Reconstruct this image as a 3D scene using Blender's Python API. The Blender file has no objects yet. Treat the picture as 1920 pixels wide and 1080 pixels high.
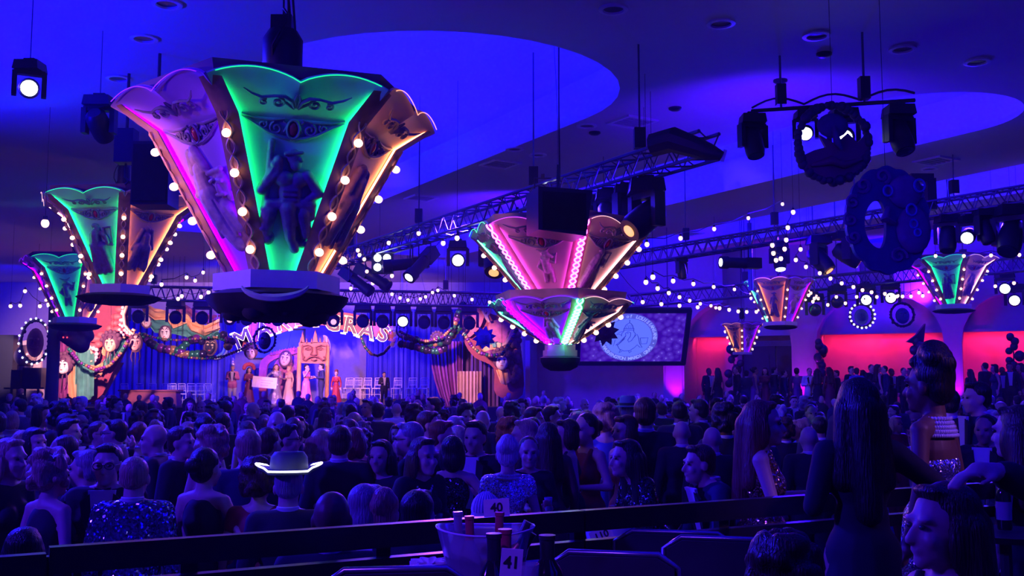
import bpy, math, random
from mathutils import Matrix, Vector
random.seed(7)
PI = math.pi
sc = bpy.context.scene
C = sc.collection

# ---------------------------------------------------------------- camera
FP = 1900.0                                  # focal length in pixels of a 1920 px wide frame
TILT = math.atan(180 / FP)
CAMZ = 2.1
cam = bpy.data.cameras.new('camera'); cam.sensor_width = 36; cam.lens = FP / 1920 * 36
cam.clip_start = .05; cam.clip_end = 300
co = bpy.data.objects.new('camera', cam); C.objects.link(co)
co.location = (0, 0, CAMZ); co.rotation_euler = (PI / 2 + TILT, 0, 0)
sc.camera = co
sc.view_settings.view_transform = 'Standard'; sc.view_settings.look = 'None'
sc.view_settings.exposure = 0.0; sc.view_settings.gamma = 1.0; sc.view_settings.use_curve_mapping = False
sc.cycles.use_denoising = True
sc.cycles.max_bounces = 6; sc.cycles.diffuse_bounces = 3; sc.cycles.glossy_bounces = 3
sc.cycles.transmission_bounces = 6; sc.cycles.transparent_max_bounces = 8
sc.cycles.sample_clamp_indirect = 4.0; sc.cycles.sample_clamp_direct = 0.0
sc.cycles.caustics_reflective = False; sc.cycles.caustics_refractive = False

_ct, _st = math.cos(TILT), math.sin(TILT)
def P(px, py, Y):
    """the point at depth Y (world y) on the line of sight through a pixel of the photograph"""
    u, v = (px - 960) / FP, (540 - py) / FP
    dy, dz = _ct - _st * v, _st + _ct * v
    return Vector((u * Y / dy, Y, CAMZ + dz * Y / dy))
def XZ(px, py, Y): return P(px, py, Y)

# ---------------------------------------------------------------- world and lights
w = bpy.data.worlds.new('world'); sc.world = w; w.use_nodes = True
w.node_tree.nodes['Background'].inputs[0].default_value = (.03, .004, .4, 1)
w.node_tree.nodes['Background'].inputs[1].default_value = .05

U = Vector((-.5, .866, 0)); V = Vector((.866, .5, 0))       # the ballroom's long axis and cross axis
def uv(u, v, z): q = U * u + V * v; return Vector((q.x, q.y, z))
ZS, ZC = 7.1, 7.9                                           # soffit and cove heights
COVES = [(15.5, 34.0, 7.45, 3.15), (12.4, 36.0, 16.1, 1.75), (9.5, 36.0, 23.1, 1.6), (16.0, 34.0, 29.8, 1.6), (-7.5, 6.0, 3.2, 1.9), (-6.5, 5.0, 10.2, 1.9)]   # u0, u1, centre v, half width

def light(name, kind, loc, power, col, aim=None, **k):
    d = bpy.data.lights.new(name, kind); d.energy = power; d.color = col
    for a, b in k.items(): setattr(d, a, b)
    o = bpy.data.objects.new(name, d); C.objects.link(o); o.location = loc
    if aim is not None:
        o.rotation_euler = (Vector(aim) - Vector(loc)).to_track_quat('-Z', 'Y').to_euler()
    return o
BLUE = (.004, .001, 1.0)
for i, (u0, u1, vc, hw) in enumerate(COVES):                # the cove lamps, hidden on the ledges, shine up
    q = uv((u0 + u1) / 2, vc, ZS + .12)
    o = light('cove_light', 'AREA', q, 9.5 * (u1 - u0 + hw) * hw * 2, BLUE, shape='RECTANGLE', size=(u1 - u0) + 1.6 * hw, size_y=hw * 1.9)
    ax = math.atan2(U.y, U.x)
    o.rotation_euler = (Matrix.Rotation(ax, 4, 'Z') @ Matrix.Rotation(PI, 4, 'X')).to_euler()
# blue wash of the truss lights over the guests
light('wash_and_fill_light', 'SPOT', P(860, 420, 21), 13000, (.03, .008, 1), (-2, 7, 0), spot_size=1.2, spot_blend=.8, shadow_soft_size=.25)
light('wash_and_fill_light', 'SPOT', P(1020, 380, 16), 5500, (.035, .012, 1), (3, 8, 0), spot_size=1.2, spot_blend=.8, shadow_soft_size=.25)
light('wash_and_fill_light', 'SPOT', (-9, 12, 6.2), 6500, (.02, .01, 1), (-1, 8, 1), spot_size=1.3, spot_blend=.8, shadow_soft_size=.25)
light('wash_and_fill_light', 'SPOT', P(1815, 405, 24), 11000, (.03, .006, 1), (7, 14, 0), spot_size=1.3, spot_blend=.8, shadow_soft_size=.25)
light('wash_and_fill_light', 'SPOT', (-14, 24, 6.4), 14000, (.03, .004, 1), (-4, 30, 0), spot_size=1.5, spot_blend=.8, shadow_soft_size=.25)
light('wash_and_fill_light', 'SPOT', (8, 30, 6.4), 12000, (.03, .004, 1), (2, 27, 0), spot_size=1.6, spot_blend=.8, shadow_soft_size=.25)
# a moving head at the left throws its beam on the ceiling
light('wash_and_fill_light', 'SPOT', (-10.5, 11, 4.2), 9000, (.004, .001, 1), (-8.3, 12.0, 7.1), spot_size=1.5, spot_blend=1, shadow_soft_size=.2)
light('wash_and_fill_light', 'SPOT', P(1480, 470, 24), 2600, (.012, .0, 1), (5.5, 14, 7.1), spot_size=1.7, spot_blend=1, shadow_soft_size=.2)
# pinkish white stage lights
for x, aim, pw, col, sz in ((-15.6, (-16.6, 40, 3.6), 5200, (1, .42, .4), .95), (-11.5, (-12.6, 40, 4.4), 2200, (1, .5, .5), .7), (-6.5, (-7.8, 41, 4.7), 4200, (1, .36, .46), 1.05), (-9.5, (-8.2, 43, 2.6), 4600, (1, .3, .6), .62), (-3.4, (-1.9, 40, 3.3), 4200, (1, .42, .46), .66)):
    light('stage_light', 'SPOT', (x, 34.8, 4.6), pw, col, aim, spot_size=sz, spot_blend=.5, shadow_soft_size=.15)
light('stage_light', 'SPOT', (-9.5, 39, 6.2), 5200, (.006, .002, 1), (-12, 48, 3), spot_size=1.9, spot_blend=.6, shadow_soft_size=.2)
light('stage_light', 'SPOT', (-4, 39, 6.2), 3500, (.006, .002, 1), (-3, 48, 3), spot_size=1.9, spot_blend=.6, shadow_soft_size=.2)
# warm pink light from the stage side onto the middle of the crowd
light('stage_light', 'SPOT', (-1.2, 19.3, 4.5), 420, (1, .16, .3), (-1, 12, 1.5), spot_size=1.0, spot_blend=.8, shadow_soft_size=.2)

# lilac key light on the lanterns, thrown from the left
for a, aim, pw, sz in (((-10.8, 7.0, 3.9), (-2.4, 9.4, 3.55), 560, .42), ((-6, 6, 3.6), (1.0, 15, 4.6), 1000, .36), ((-14, 10, 4.2), (-8, 20, 5), 500, .3), ((1, 20, 4.6), (8, 30, 4.2), 200, .3)):
    light('lantern_spot', 'SPOT', a, pw, (1, .38, .6), aim, spot_size=sz, spot_blend=.5, shadow_soft_size=.08)
# unseen fill spots added to brighten the soffit
for a, aim, pw in (((4, 16, 5.0), (5, 19, 7.1), 700), ((14, 21, 5.4), (14.5, 24, 7.1), 1300), ((0, 26, 5.2), (0, 29, 7.1), 1100), ((-9, 26, 5.4), (-10, 30, 7.1), 500), ((3, 5, 4.6), (3.5, 10, 7.1), 260), ((14, 34, 5), (13, 37, 7.1), 1300)):
    light('ceiling_fill', 'SPOT', a, pw, (.05, .002, 1), aim, spot_size=2.3, spot_blend=1, shadow_soft_size=.2)

# added violet spot brightening the front table, added blue fill over the near guests
light('table_fill', 'SPOT', (-1.6, .6, 4.6), 420, (.16, .03, 1), (.0, 3.4, 1.35), spot_size=.42, spot_blend=.7, shadow_soft_size=.06)
light('wash_and_fill_light', 'SPOT', (-9, 2, 5.6), 3600, (.04, .008, 1), (-1, 7, 1), spot_size=1.2, spot_blend=.8, shadow_soft_size=.25)
light('wash_and_fill_light', 'SPOT', (5.0, 2.6, 4.2), 300, (.5, .16, 1), (2.0, 4.7, 1.72), spot_size=.3, spot_blend=.8, shadow_soft_size=.15)  # added narrow spot brightening the back of the woman in pearls

def CZ(q):
    """height of the ceiling over a point: the soffit, or the cove top"""
    p = Vector((q[0], q[1], 0)); a, b = p.dot(U), p.dot(V)
    for u0, u1, vc, hw in COVES:
        if abs(b - vc) < hw and (u0 <= a <= u1 or (a < u0 and (a - u0) ** 2 + (b - vc) ** 2 < hw * hw)): return ZC
    return ZS

light('stage_light', 'SPOT', (-19.5, 34.8, 4.4), 1300, (1, .6, .75), (-20.2, 40.4, 2.8), spot_size=.5, spot_blend=.5, shadow_soft_size=.15)  # extra spot added to brighten the pale arch panel

light('wash_and_fill_light', 'SPOT', (-10.5, 14, 4.2), 4500, (.004, .001, 1), (-9.7, 15.2, 7.1), spot_size=1.75, spot_blend=1, shadow_soft_size=.2)  # second blue spot, added to brighten the left soffit
light('wash_and_fill_light', 'SPOT', (-15, 20, 4.4), 6500, (.004, .001, 1), (-26, 29, 4.6), spot_size=1.5, spot_blend=.9, shadow_soft_size=.2)  # unseen blue fill added for the left wall
light('wash_and_fill_light', 'SPOT', (6, 3.4, 5.2), 700, (.03, .006, 1), (6, 9, 1.2), spot_size=1.0, spot_blend=.9, shadow_soft_size=.2)

light('wash_and_fill_light', 'SPOT', (-20, 41, 5.6), 1500, (.006, .001, 1), (-25, 50, 3.6), spot_size=2.0, spot_blend=.9, shadow_soft_size=.2)  # blue fill added to brighten the left end of the stage wall
# ---------------------------------------------------------------- materials
MATS = {}
def mat(name, col, rough=.6, metal=0, emit=None, es=0, vary=.18, scale=9, bump=0, sample=True, trans=0, alpha=1, coat=0, spec=.5):
    if name in MATS: return MATS[name]
    m = bpy.data.materials.new(name); m.use_nodes = True; nt = m.node_tree; b = nt.nodes['Principled BSDF']
    b.inputs['Roughness'].default_value = rough; b.inputs['Metallic'].default_value = metal
    b.inputs['Specular IOR Level'].default_value = spec
    c4 = (*col, 1); b.inputs['Base Color'].default_value = c4
    if vary > 0:
        tc = nt.nodes.new('ShaderNodeTexCoord'); n = nt.nodes.new('ShaderNodeTexNoise'); r = nt.nodes.new('ShaderNodeMix'); r.data_type = 'RGBA'
        n.inputs['Scale'].default_value = scale; n.inputs['Detail'].default_value = 3
        nt.links.new(tc.outputs['Object'], n.inputs['Vector']); nt.links.new(n.outputs['Fac'], r.inputs['Factor'])
        r.inputs['A'].default_value = (*[max(0, c * (1 - vary)) for c in col], 1); r.inputs['B'].default_value = (*[min(1, c * (1 + vary)) for c in col], 1)
        nt.links.new(r.outputs['Result'], b.inputs['Base Color'])
        if bump:
            bp = nt.nodes.new('ShaderNodeBump'); bp.inputs['Strength'].default_value = bump; bp.inputs['Distance'].default_value = .02
            nt.links.new(n.outputs['Fac'], bp.inputs['Height']); nt.links.new(bp.outputs['Normal'], b.inputs['Normal'])
    if emit: b.inputs['Emission Color'].default_value = (*emit, 1); b.inputs['Emission Strength'].default_value = es
    if trans: b.inputs['Transmission Weight'].default_value = trans; b.inputs['IOR'].default_value = 1.2
    if alpha < 1: b.inputs['Alpha'].default_value = alpha
    if coat: b.inputs['Coat Weight'].default_value = coat
    if not sample: m.cycles.emission_sampling = 'NONE'
    MATS[name] = m; return m
def sequin(name, col, scale=160, metal=.9, rough=.22):
    if name in MATS: return MATS[name]
    m = bpy.data.materials.new(name); m.use_nodes = True; nt = m.node_tree; b = nt.nodes['Principled BSDF']
    tc = nt.nodes.new('ShaderNodeTexCoord'); v = nt.nodes.new('ShaderNodeTexVoronoi'); v.inputs['Scale'].default_value = scale
    nt.links.new(tc.outputs['Object'], v.inputs['Vector'])
    s = nt.nodes.new('ShaderNodeVectorMath'); s.operation = 'SUBTRACT'; s.inputs[1].default_value = (.5, .5, .5)
    nt.links.new(v.outputs['Color'], s.inputs[0])
    k = nt.nodes.new('ShaderNodeVectorMath'); k.operation = 'SCALE'; k.inputs['Scale'].default_value = 1.3
    nt.links.new(s.outputs[0], k.inputs[0])
    g = nt.nodes.new('ShaderNodeNewGeometry'); a = nt.nodes.new('ShaderNodeVectorMath'); a.operation = 'ADD'
    nt.links.new(g.outputs['Normal'], a.inputs[0]); nt.links.new(k.outputs[0], a.inputs[1])
    nn = nt.nodes.new('ShaderNodeVectorMath'); nn.operation = 'NORMALIZE'; nt.links.new(a.outputs[0], nn.inputs[0]); nt.links.new(nn.outputs[0], b.inputs['Normal'])
    b.inputs['Base Color'].default_value = (*col, 1); b.inputs['Metallic'].default_value = metal; b.inputs['Roughness'].default_value = rough
    MATS[name] = m; return m

# ---------------------------------------------------------------- mesh helpers
class MB:
    def __init__(s): s.v = []; s.f = []
    def add(s, vs, fs, M=None):
        o = len(s.v); s.v += [tuple(M @ Vector(p)) for p in vs] if M is not None else [tuple(p) for p in vs]
        s.f += [tuple(i + o for i in f) for f in fs]; return s
    def box(s, c, d, M=None, top=1.0):
        x, y, z = d[0] / 2, d[1] / 2, d[2] / 2; t = top
        vs = [(-x, -y, -z), (x, -y, -z), (x, y, -z), (-x, y, -z), (-x * t, -y * t, z), (x * t, -y * t, z), (x * t, y * t, z), (-x * t, y * t, z)]
        vs = [(a + c[0], b + c[1], q + c[2]) for a, b, q in vs]
        return s.add(vs, [(0, 3, 2, 1), (4, 5, 6, 7), (0, 1, 5, 4), (1, 2, 6, 5), (2, 3, 7, 6), (3, 0, 4, 7)], M)
    def tube(s, pts, r, n=6, M=None, closed=False):
        pts = [Vector(p) for p in pts]; m = len(pts); rs = r if isinstance(r, (list, tuple)) else [r] * m
        vs = []; ref = None
        for i, p in enumerate(pts):
            a = pts[(i - 1) % m] if closed or i else p; b = pts[(i + 1) % m] if closed or i < m - 1 else p
            t = (b - a); t = t.normalized() if t.length > 1e-9 else Vector((0, 0, 1))
            if ref is None: ref = Vector((0, 0, 1)) if abs(t.z) < .9 else Vector((1, 0, 0))
            x = (ref - t * ref.dot(t)); x = x.normalized() if x.length > 1e-6 else t.orthogonal().normalized(); ref = x; y = t.cross(x)
            vs += [p + (x * math.cos(2 * PI * k / n) + y * math.sin(2 * PI * k / n)) * rs[i] for k in range(n)]
        fs = []
        for i in range(m if closed else m - 1):
            j = (i + 1) % m
            fs += [(i * n + k, i * n + (k + 1) % n, j * n + (k + 1) % n, j * n + k) for k in range(n)]
        if not closed: fs += [tuple(range(n - 1, -1, -1)), tuple((m - 1) * n + k for k in range(n))]
        return s.add(vs, fs, M)
    def ball(s, c, r, nu=10, nv=6, M=None):
        r = r if isinstance(r, (tuple, list)) else (r, r, r); vs = [(c[0], c[1], c[2] + r[2])]
        for j in range(1, nv):
            a = PI * j / nv
            vs += [(c[0] + r[0] * math.sin(a) * math.cos(2 * PI * k / nu), c[1] + r[1] * math.sin(a) * math.sin(2 * PI * k / nu), c[2] + r[2] * math.cos(a)) for k in range(nu)]
        vs.append((c[0], c[1], c[2] - r[2])); fs = [(0, 1 + k, 1 + (k + 1) % nu) for k in range(nu)]
        for j in range(nv - 2):
            o = 1 + j * nu; fs += [(o + k, o + nu + k, o + nu + (k + 1) % nu, o + (k + 1) % nu) for k in range(nu)]
        o = 1 + (nv - 2) * nu; e = len(vs) - 1; fs += [(o + k, e, o + (k + 1) % nu) for k in range(nu)]
        return s.add(vs, fs, M)
    def lathe(s, prof, n=16, M=None, fold=None):
        vs = []; m = len(prof)
        for j, (r, z) in enumerate(prof):
            for k in range(n):
                a = 2 * PI * k / n; q = r * (1 + (fold(a, j / max(1, m - 1)) if fold else 0)); vs.append((q * math.cos(a), q * math.sin(a), z))
        fs = [(j * n + k, j * n + (k + 1) % n, (j + 1) * n + (k + 1) % n, (j + 1) * n + k) for j in range(m - 1) for k in range(n)]
        fs += [tuple(range(n - 1, -1, -1)), tuple((m - 1) * n + k for k in range(n))]
        return s.add(vs, fs, M)
    def prism(s, poly, z0, z1, M=None):
        n = len(poly); vs = [(x, y, z0) for x, y in poly] + [(x, y, z1) for x, y in poly]
        fs = [tuple(range(n - 1, -1, -1)), tuple(range(n, 2 * n))] + [(i, (i + 1) % n, n + (i + 1) % n, n + i) for i in range(n)]
        return s.add(vs, fs, M)
    def loft(s, rings, M=None, caps=True):
        n = len(rings[0]); vs = [p for r in rings for p in r]
        fs = [(j * n + k, j * n + (k + 1) % n, (j + 1) * n + (k + 1) % n, (j + 1) * n + k) for j in range(len(rings) - 1) for k in range(n)]
        if caps: fs += [tuple(range(n - 1, -1, -1)), tuple((len(rings) - 1) * n + k for k in range(n))]
        return s.add(vs, fs, M)
    def sheet(s, fn, nu, nv, th=0, M=None):
        """a surface fn(a, b) on the unit square, given a thickness th along its normal"""
        g = [[Vector(fn(i / nu, j / nv)) for j in range(nv + 1)] for i in range(nu + 1)]; W = nv + 1
        vs = [p for r in g for p in r]; fs = [(i * W + j, (i + 1) * W + j, (i + 1) * W + j + 1, i * W + j + 1) for i in range(nu) for j in range(nv)]
        if th:
            back = []
            for i in range(nu + 1):
                for j in range(nv + 1):
                    a = g[min(i + 1, nu)][j] - g[max(i - 1, 0)][j]; b = g[i][min(j + 1, nv)] - g[i][max(j - 1, 0)]
                    nrm = a.cross(b); nrm = nrm.normalized() if nrm.length > 1e-9 else Vector((0, 1, 0)); back.append(g[i][j] - nrm * th)
            o = len(vs); vs += back; fs += [tuple(o + q for q in reversed(f)) for f in list(fs)]
            ed = [(i * W, (i + 1) * W) for i in range(nu)] + [((i + 1) * W + nv, i * W + nv) for i in range(nu)] + [(j + 1, j) for j in range(nv)] + [(nu * W + j, nu * W + j + 1) for j in range(nv)]
            fs += [(b, a, o + a, o + b) for a, b in ed]
        return s.add(vs, fs, M)
    def mesh(s, name, m=None, smooth=35):
        me = bpy.data.meshes.new(name); me.from_pydata(s.v, [], s.f); me.update()
        if m: me.materials.append(m)
        if smooth:
            me.polygons.foreach_set('use_smooth', [True] * len(me.polygons)); me.set_sharp_from_angle(angle=math.radians(smooth))
        return me
    def obj(s, name, m, parent=None, smooth=35, M=None): return link(name, s.mesh(name, m, smooth), parent, None, M)
def link(name, me, parent=None, m=None, M=None):
    o = bpy.data.objects.new(name, me); C.objects.link(o)
    if parent is not None: o.parent = parent
    if M is not None: o.matrix_basis = M
    if m is not None:
        o.material_slots[0].link = 'OBJECT'; o.material_slots[0].material = m
    return o
def tag(o, label, cat, group=None, kind=None):
    if label: o['label'] = label
    if cat: o['category'] = cat
    if group: o['group'] = group
    if kind: o['kind'] = kind
    return o
def thing(name, label, cat, loc=(0, 0, 0), rz=0, group=None, M=None):
    o = bpy.data.objects.new(name, None); C.objects.link(o); o.empty_display_size = .1
    if M is not None: o.matrix_basis = M
    else: o.location = loc; o.rotation_euler = (0, 0, rz)
    return tag(o, label, cat, group)
def struct(name, mb, m, parent=None, smooth=0):
    o = mb.obj(name, m, parent, smooth)
    if parent is None: o['kind'] = 'structure'
    return o
def frame(o, x, y, z):
    """matrix with the given columns"""
    return Matrix(((x[0], y[0], z[0], o[0]), (x[1], y[1], z[1], o[1]), (x[2], y[2], z[2], o[2]), (0, 0, 0, 1)))
def blob(name, prims, voxel=.012, smooth=2, ratio=.35):
    """one continuous surface over ellipsoids ('e', centre, radii) and tapered capsules ('c', p, r, q, r)"""
    b = MB()
    for p in prims:
        if p[0] == 'e': b.ball(p[1], p[2], 14, 9, p[3] if len(p) > 3 else None)
        else:
            a, ra, q, rb = Vector(p[1]), p[2], Vector(p[3]), p[4]; d = q - a; L = d.length or 1e-6
            R = d.to_track_quat('Z', 'Y').to_matrix().to_4x4(); R.translation = a
            prof = [(ra * math.sin(t), -ra * math.cos(t)) for t in (.3, .8, 1.2, PI / 2)] + [(rb * math.sin(t), L + rb * math.cos(t)) for t in (PI / 2, 1.2, .8, .3)]
            b.lathe(prof, 12, R)
    me = bpy.data.meshes.new(name); me.from_pydata(b.v, [], b.f); o = bpy.data.objects.new('tmp', me); C.objects.link(o)
    m = o.modifiers.new('r', 'REMESH'); m.mode = 'VOXEL'; m.voxel_size = voxel
    if smooth: m = o.modifiers.new('s', 'SMOOTH'); m.iterations = smooth; m.factor = .6
    if ratio < 1: m = o.modifiers.new('d', 'DECIMATE'); m.ratio = ratio
    dg = bpy.context.evaluated_depsgraph_get(); out = bpy.data.meshes.new_from_object(o.evaluated_get(dg)); out.name = name
    bpy.data.objects.remove(o); bpy.data.meshes.remove(me)
    out.polygons.foreach_set('use_smooth', [True] * len(out.polygons)); out.materials.clear(); out.materials.append(None)
    return out
def arc(c, r, a0, a1, n=8): return [(c[0] + r * math.cos(a0 + (a1 - a0) * i / n), c[1] + r * math.sin(a0 + (a1 - a0) * i / n)) for i in range(n + 1)]
def spiral(c, r0, r1, a0, turns, n=18): return [(c[0] + (r0 + (r1 - r0) * i / n) * math.cos(a0 + 2 * PI * turns * i / n), c[1] + (r0 + (r1 - r0) * i / n) * math.sin(a0 + 2 * PI * turns * i / n)) for i in range(n + 1)]
def text_mesh(name, body, size, depth, bold=0.0, spacing=1.0):
    cu = bpy.data.curves.new(name, 'FONT'); cu.body = body; cu.size = size; cu.extrude = depth; cu.offset = bold; cu.align_x = 'CENTER'; cu.align_y = 'CENTER'; cu.space_character = spacing
    cu.resolution_u = 3
    o = bpy.data.objects.new('tmp', cu); C.objects.link(o); dg = bpy.context.evaluated_depsgraph_get()
    me = bpy.data.meshes.new_from_object(o.evaluated_get(dg)); me.name = name; bpy.data.objects.remove(o)
    if not me.materials: me.materials.append(None)
    return me
# ---------------------------------------------------------------- the room
m_ceil = mat('ceiling_paint', (.62, .55, .62), .8, vary=.06, scale=.6)
m_cove = mat('cove_paint', (.8, .8, .85), .8, vary=.03)
m_wall = mat('wall_paint', (.55, .5, .56), .75, vary=.08)
m_red = mat('wall_panel_cloth', (.72, .5, .52), .8, vary=.12, scale=3)
m_floor = mat('patterned_carpet', (.09, .06, .09), .95, vary=.5, scale=5)
m_trim = mat('dark_wood_trim', (.06, .035, .045), .5)
m_black = mat('black_metal', (.03, .028, .05), .45, vary=.1)
m_blackcloth = mat('black_cloth', (.022, .018, .035), .9, vary=.3)
m_alu = mat('truss_aluminium', (.16, .15, .22), .35, .7, vary=.1)

WN = Vector((.42, .907, 0)).normalized(); WT = Vector((.907, -.42, 0)).normalized(); WC = 39.0   # right wall
def wallp(px, off=0.0, z=0.0):
    """a point of the right wall (or a plane off metres in front of it) under a pixel column"""
    d = Vector(((px - 960) / FP, 1, 0)); t = (WC - off) / d.dot(WN); q = d * t; return Vector((q.x, q.y, z))
RISER = .55
bm = MB(); bm.box((4, 20, -.1), (64, 64, .2)); struct('floor', bm, m_floor)

# ceiling: a flat soffit with four long rounded coves
import bmesh
def ceiling():
    b = bmesh.new(); outer = [b.verts.new(p) for p in ((-28, -10, ZS), (36, -10, ZS), (36, 52, ZS), (-28, 52, ZS))]
    ed = [b.edges.new((outer[i], outer[(i + 1) % 4])) for i in range(4)]
    side = MB(); top = MB()
    for (u0, u1, vc, hw) in COVES:
        pts = [(u0 - hw * math.sin(a) , vc + hw * math.cos(a)) for a in [PI * i / 20 for i in range(21)]]
        pts += [(u1, vc - hw), (u1, vc + hw)]
        lo = [b.verts.new(uv(p, q, ZS)) for p, q in pts]; n = len(lo)
        ed += [b.edges.new((lo[i], lo[(i + 1) % n])) for i in range(n)]
        L = [uv(p, q, ZS) for p, q in pts]; H = [uv(p, q, ZC) for p, q in pts]
        side.add(L + H, [(i, (i + 1) % n, n + (i + 1) % n, n + i) for i in range(n)])
        top.add(H, [tuple(range(n))])
    bmesh.ops.triangle_fill(b, edges=ed, use_beauty=True)
    me = bpy.data.meshes.new('ceiling'); b.to_mesh(me); b.free(); me.materials.append(m_ceil)
    o = bpy.data.objects.new('ceiling', me); C.objects.link(o); o['kind'] = 'structure'
    s = side.obj('cove_riser', m_cove, o, 60); t = top.obj('cove_top', m_cove, o, 0)
    sl = MB(); sl.box((4, 21, 8.1), (64, 62, .1)); sl.obj('upper_slab', m_ceil, o, 0)
ceiling()
bm = MB(); bm.box((-26, 20, 4), (.3, 60, 8)); struct('wall_left', bm, m_wall)
bm = MB(); bm.box((4, -9, 4), (60, .3, 8)); struct('wall_rear', bm, m_wall)
bm = MB(); bm.box((34, 8, 4), (.3, 34, 8)); struct('wall_far_right', bm, m_wall)
bm = MB(); bm.box((-10, 50, 4), (36, .3, 8)); struct('wall_stage', bm, m_wall)
ST = 1.2                                                     # stage height

# right wall: red lit alcoves under a bulkhead, piers with curved heads between them
def wallbox(name, px0, px1, off, thick, z0, z1, m, parent=None):
    a, b2 = wallp(px0, off), wallp(px1, off); c = (a + b2) / 2; L = (b2 - a).length; x = (b2 - a).normalized()
    M = frame(c + WN * (thick / 2), x, WN, (0, 0, 1)); bm = MB(); bm.box((0, 0, (z0 + z1) / 2), (L, thick, z1 - z0), M)
    return struct(name, bm, m, parent)
wallbox('wall_right', 985, 2420, 0, .3, 0, ZS, m_red)
BZ = 3.9
wallbox('wall_bulkhead', 985, 2420, 1.1, 1.1, BZ, ZS, m_wall)
wallbox('floor_terrace', 985, 2420, 3.4, 3.4, 0, .95, m_floor)
wallbox('trim_bulkhead', 985, 2420, 1.16, .06, BZ - .03, BZ + .06, m_wall)
def pier(name, px, wid):
    a = wallp(px, 1.9); M = frame(a, WT, WN, (0, 0, 1)); bm = MB()
    h = wid / 2; prof = [(-h, .95), (h, .95), (h, 3.5)] + [(h + 1.5 - 1.5 * math.cos(t), 3.5 + 1.6 * math.sin(t)) for t in (.3, .6, .9, 1.2, PI / 2)] + [(h + 1.5, ZS), (-h - 1.5, ZS)] + [(-h - 1.5 + 1.5 * math.cos(t), 3.5 + 1.6 * math.sin(t)) for t in (PI / 2, 1.2, .9, .6, .3)] + [(-h, 3.5)]
    R = M @ Matrix.Rotation(PI / 2, 4, 'X')
    bm.prism(prof, -1.88, -.02, R); bm.prism([(x * .82, y) for x, y in prof], -.02, 0, R)
    return struct(name, bm, m_wall, None, 30)
p1 = pier('pillar_1', 1506, .85); p2 = pier('pillar_2', 1786, .55); p3 = pier('pillar_3', 1262, .8); p4 = pier('pillar_4', 2100, .7)
for px in (1506, 1786, 1262, 1690):
    if px != 1690:
        q = wallp(px, 2.35, 1.0); light('pier_uplight', 'SPOT', q, 300, (.6, .004, 1), wallp(px, 1.8, 4.0), spot_size=.9, spot_blend=.6, shadow_soft_size=.05)
for px in (1285, 1325, 1555, 1600, 1645, 1700, 1745, 1825, 1880, 1935):
    light('red_uplight', 'SPOT', wallp(px, .5, 1.02), 62, (1, .012, .12), wallp(px, .02, 3.0), spot_size=.75, spot_blend=.9, shadow_soft_size=.05)
for px in (1310, 1580, 1680, 1850, 1920):
    light('red_uplight', 'AREA', wallp(px, .45, BZ - .08), 20, (1, .015, .12), wallp(px, -.2, 2.2), shape='RECTANGLE', size=2.6, size_y=.08)
# double doors in the alcove under the small gold lantern
def door():
    a = wallp(1455, .02); M = frame(a, WT, WN, (0, 0, 1)); fr = MB()
    for x in (-1.35, 1.35): fr.box((x, -.06, 2.25), (.18, .2, 2.7), M)
    fr.box((0, -.06, 3.62), (2.9, .2, .2), M); d = struct('door_1', fr, mat('door_frame', (.3, .24, .28), .5)); dm = mat('door_wood', (.1, .06, .09), .45)
    for s in (-1, 1):
        lf = MB(); lf.box((s * .63, -.03, 2.23), (1.2, .08, 2.6), M); l = lf.obj('door_leaf', dm, d, 0)
        pn = MB()
        for z in (1.55, 2.75): pn.box((s * .63, -.085, z), (.8, .03, 1.0), M, .9)
        pn.obj('panel', dm, l, 0)
        h = MB(); h.tube([(s * .12, -.12, 1.9), (s * .12, -.12, 2.2)], .025, 6, M); h.obj('door_handle', m_alu, l)
door()

# recessed downlights and air diffusers in the soffit
m_trimring = mat('downlight_ring', (.7, .65, .72), .4); m_can = mat('downlight_can', (.05, .04, .1), .3, .6)
def ceil_pt(px, py):
    d = P(px, py, 10) - Vector((0, 0, CAMZ)); t = (ZS - CAMZ) / d.z; return Vector((0, 0, CAMZ)) + d * t
LAMPS = [(1150, 16, 'nearest the top edge beside the large cove'), (1352, 43, 'second along the row right of the large cove'), (1531, 66, 'third along the row, catching a blue glint'), (1692, 91, 'fourth along the row, above the hanging lamp bar'), (1832, 115, 'last of the row at the upper right'),
         (965, 279, 'beside the cove, left of the square diffuser'), (1100, 235, 'above the central truss, left of the square diffuser'), (1743, 316, 'beyond the crescent face ornament'), (1008, 290, 'just above the near end of the central truss'), (313, 6, 'above the big green lantern at the top edge'), (270, 71, 'above the purple side of the big lantern'), (222, 146, 'left of the big lantern rim')]
for i, (px, py, wh) in enumerate(LAMPS):
    q = ceil_pt(px, py); t = thing('ceiling_downlight', 'round recessed ceiling downlight ' + wh, 'downlight', q)
    a = MB(); a.lathe([(.2, .0), (.2, -.025), (.145, -.03), (.135, 0)], 20); a.obj('trim_ring', m_trimring, t)
    b = MB(); b.lathe([(.135, -.004), (.1, -.002), (.02, -.001)], 16); b.obj('reflector', m_can, t)
for px, py, wh in ((1185, 227, 'over the central truss'), (938, 306, 'between cove and central truss'), (790, 370, 'above the far part of the central truss'), (1755, 300, 'right of the round mask prop'), (1292, 437, 'above the right truss')):
    q = ceil_pt(px, py); t = thing('air_diffuser', 'square slatted ceiling air diffuser ' + wh, 'air vent', q, .55)
    a = MB()
    for s in (-1, 1): a.box((s * .33, 0, -.02), (.06, .72, .04)); a.box((0, s * .33, -.02), (.6, .06, .04))
    a.obj('frame', m_trimring, t, 0)
    for k in range(5):
        b = MB(); b.box((0, -.24 + .12 * k, -.015), (.6, .05, .02), Matrix.Identity(4)); b.obj('slat', mat('vent_grey', (.35, .33, .4), .5), t, 0)
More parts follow.
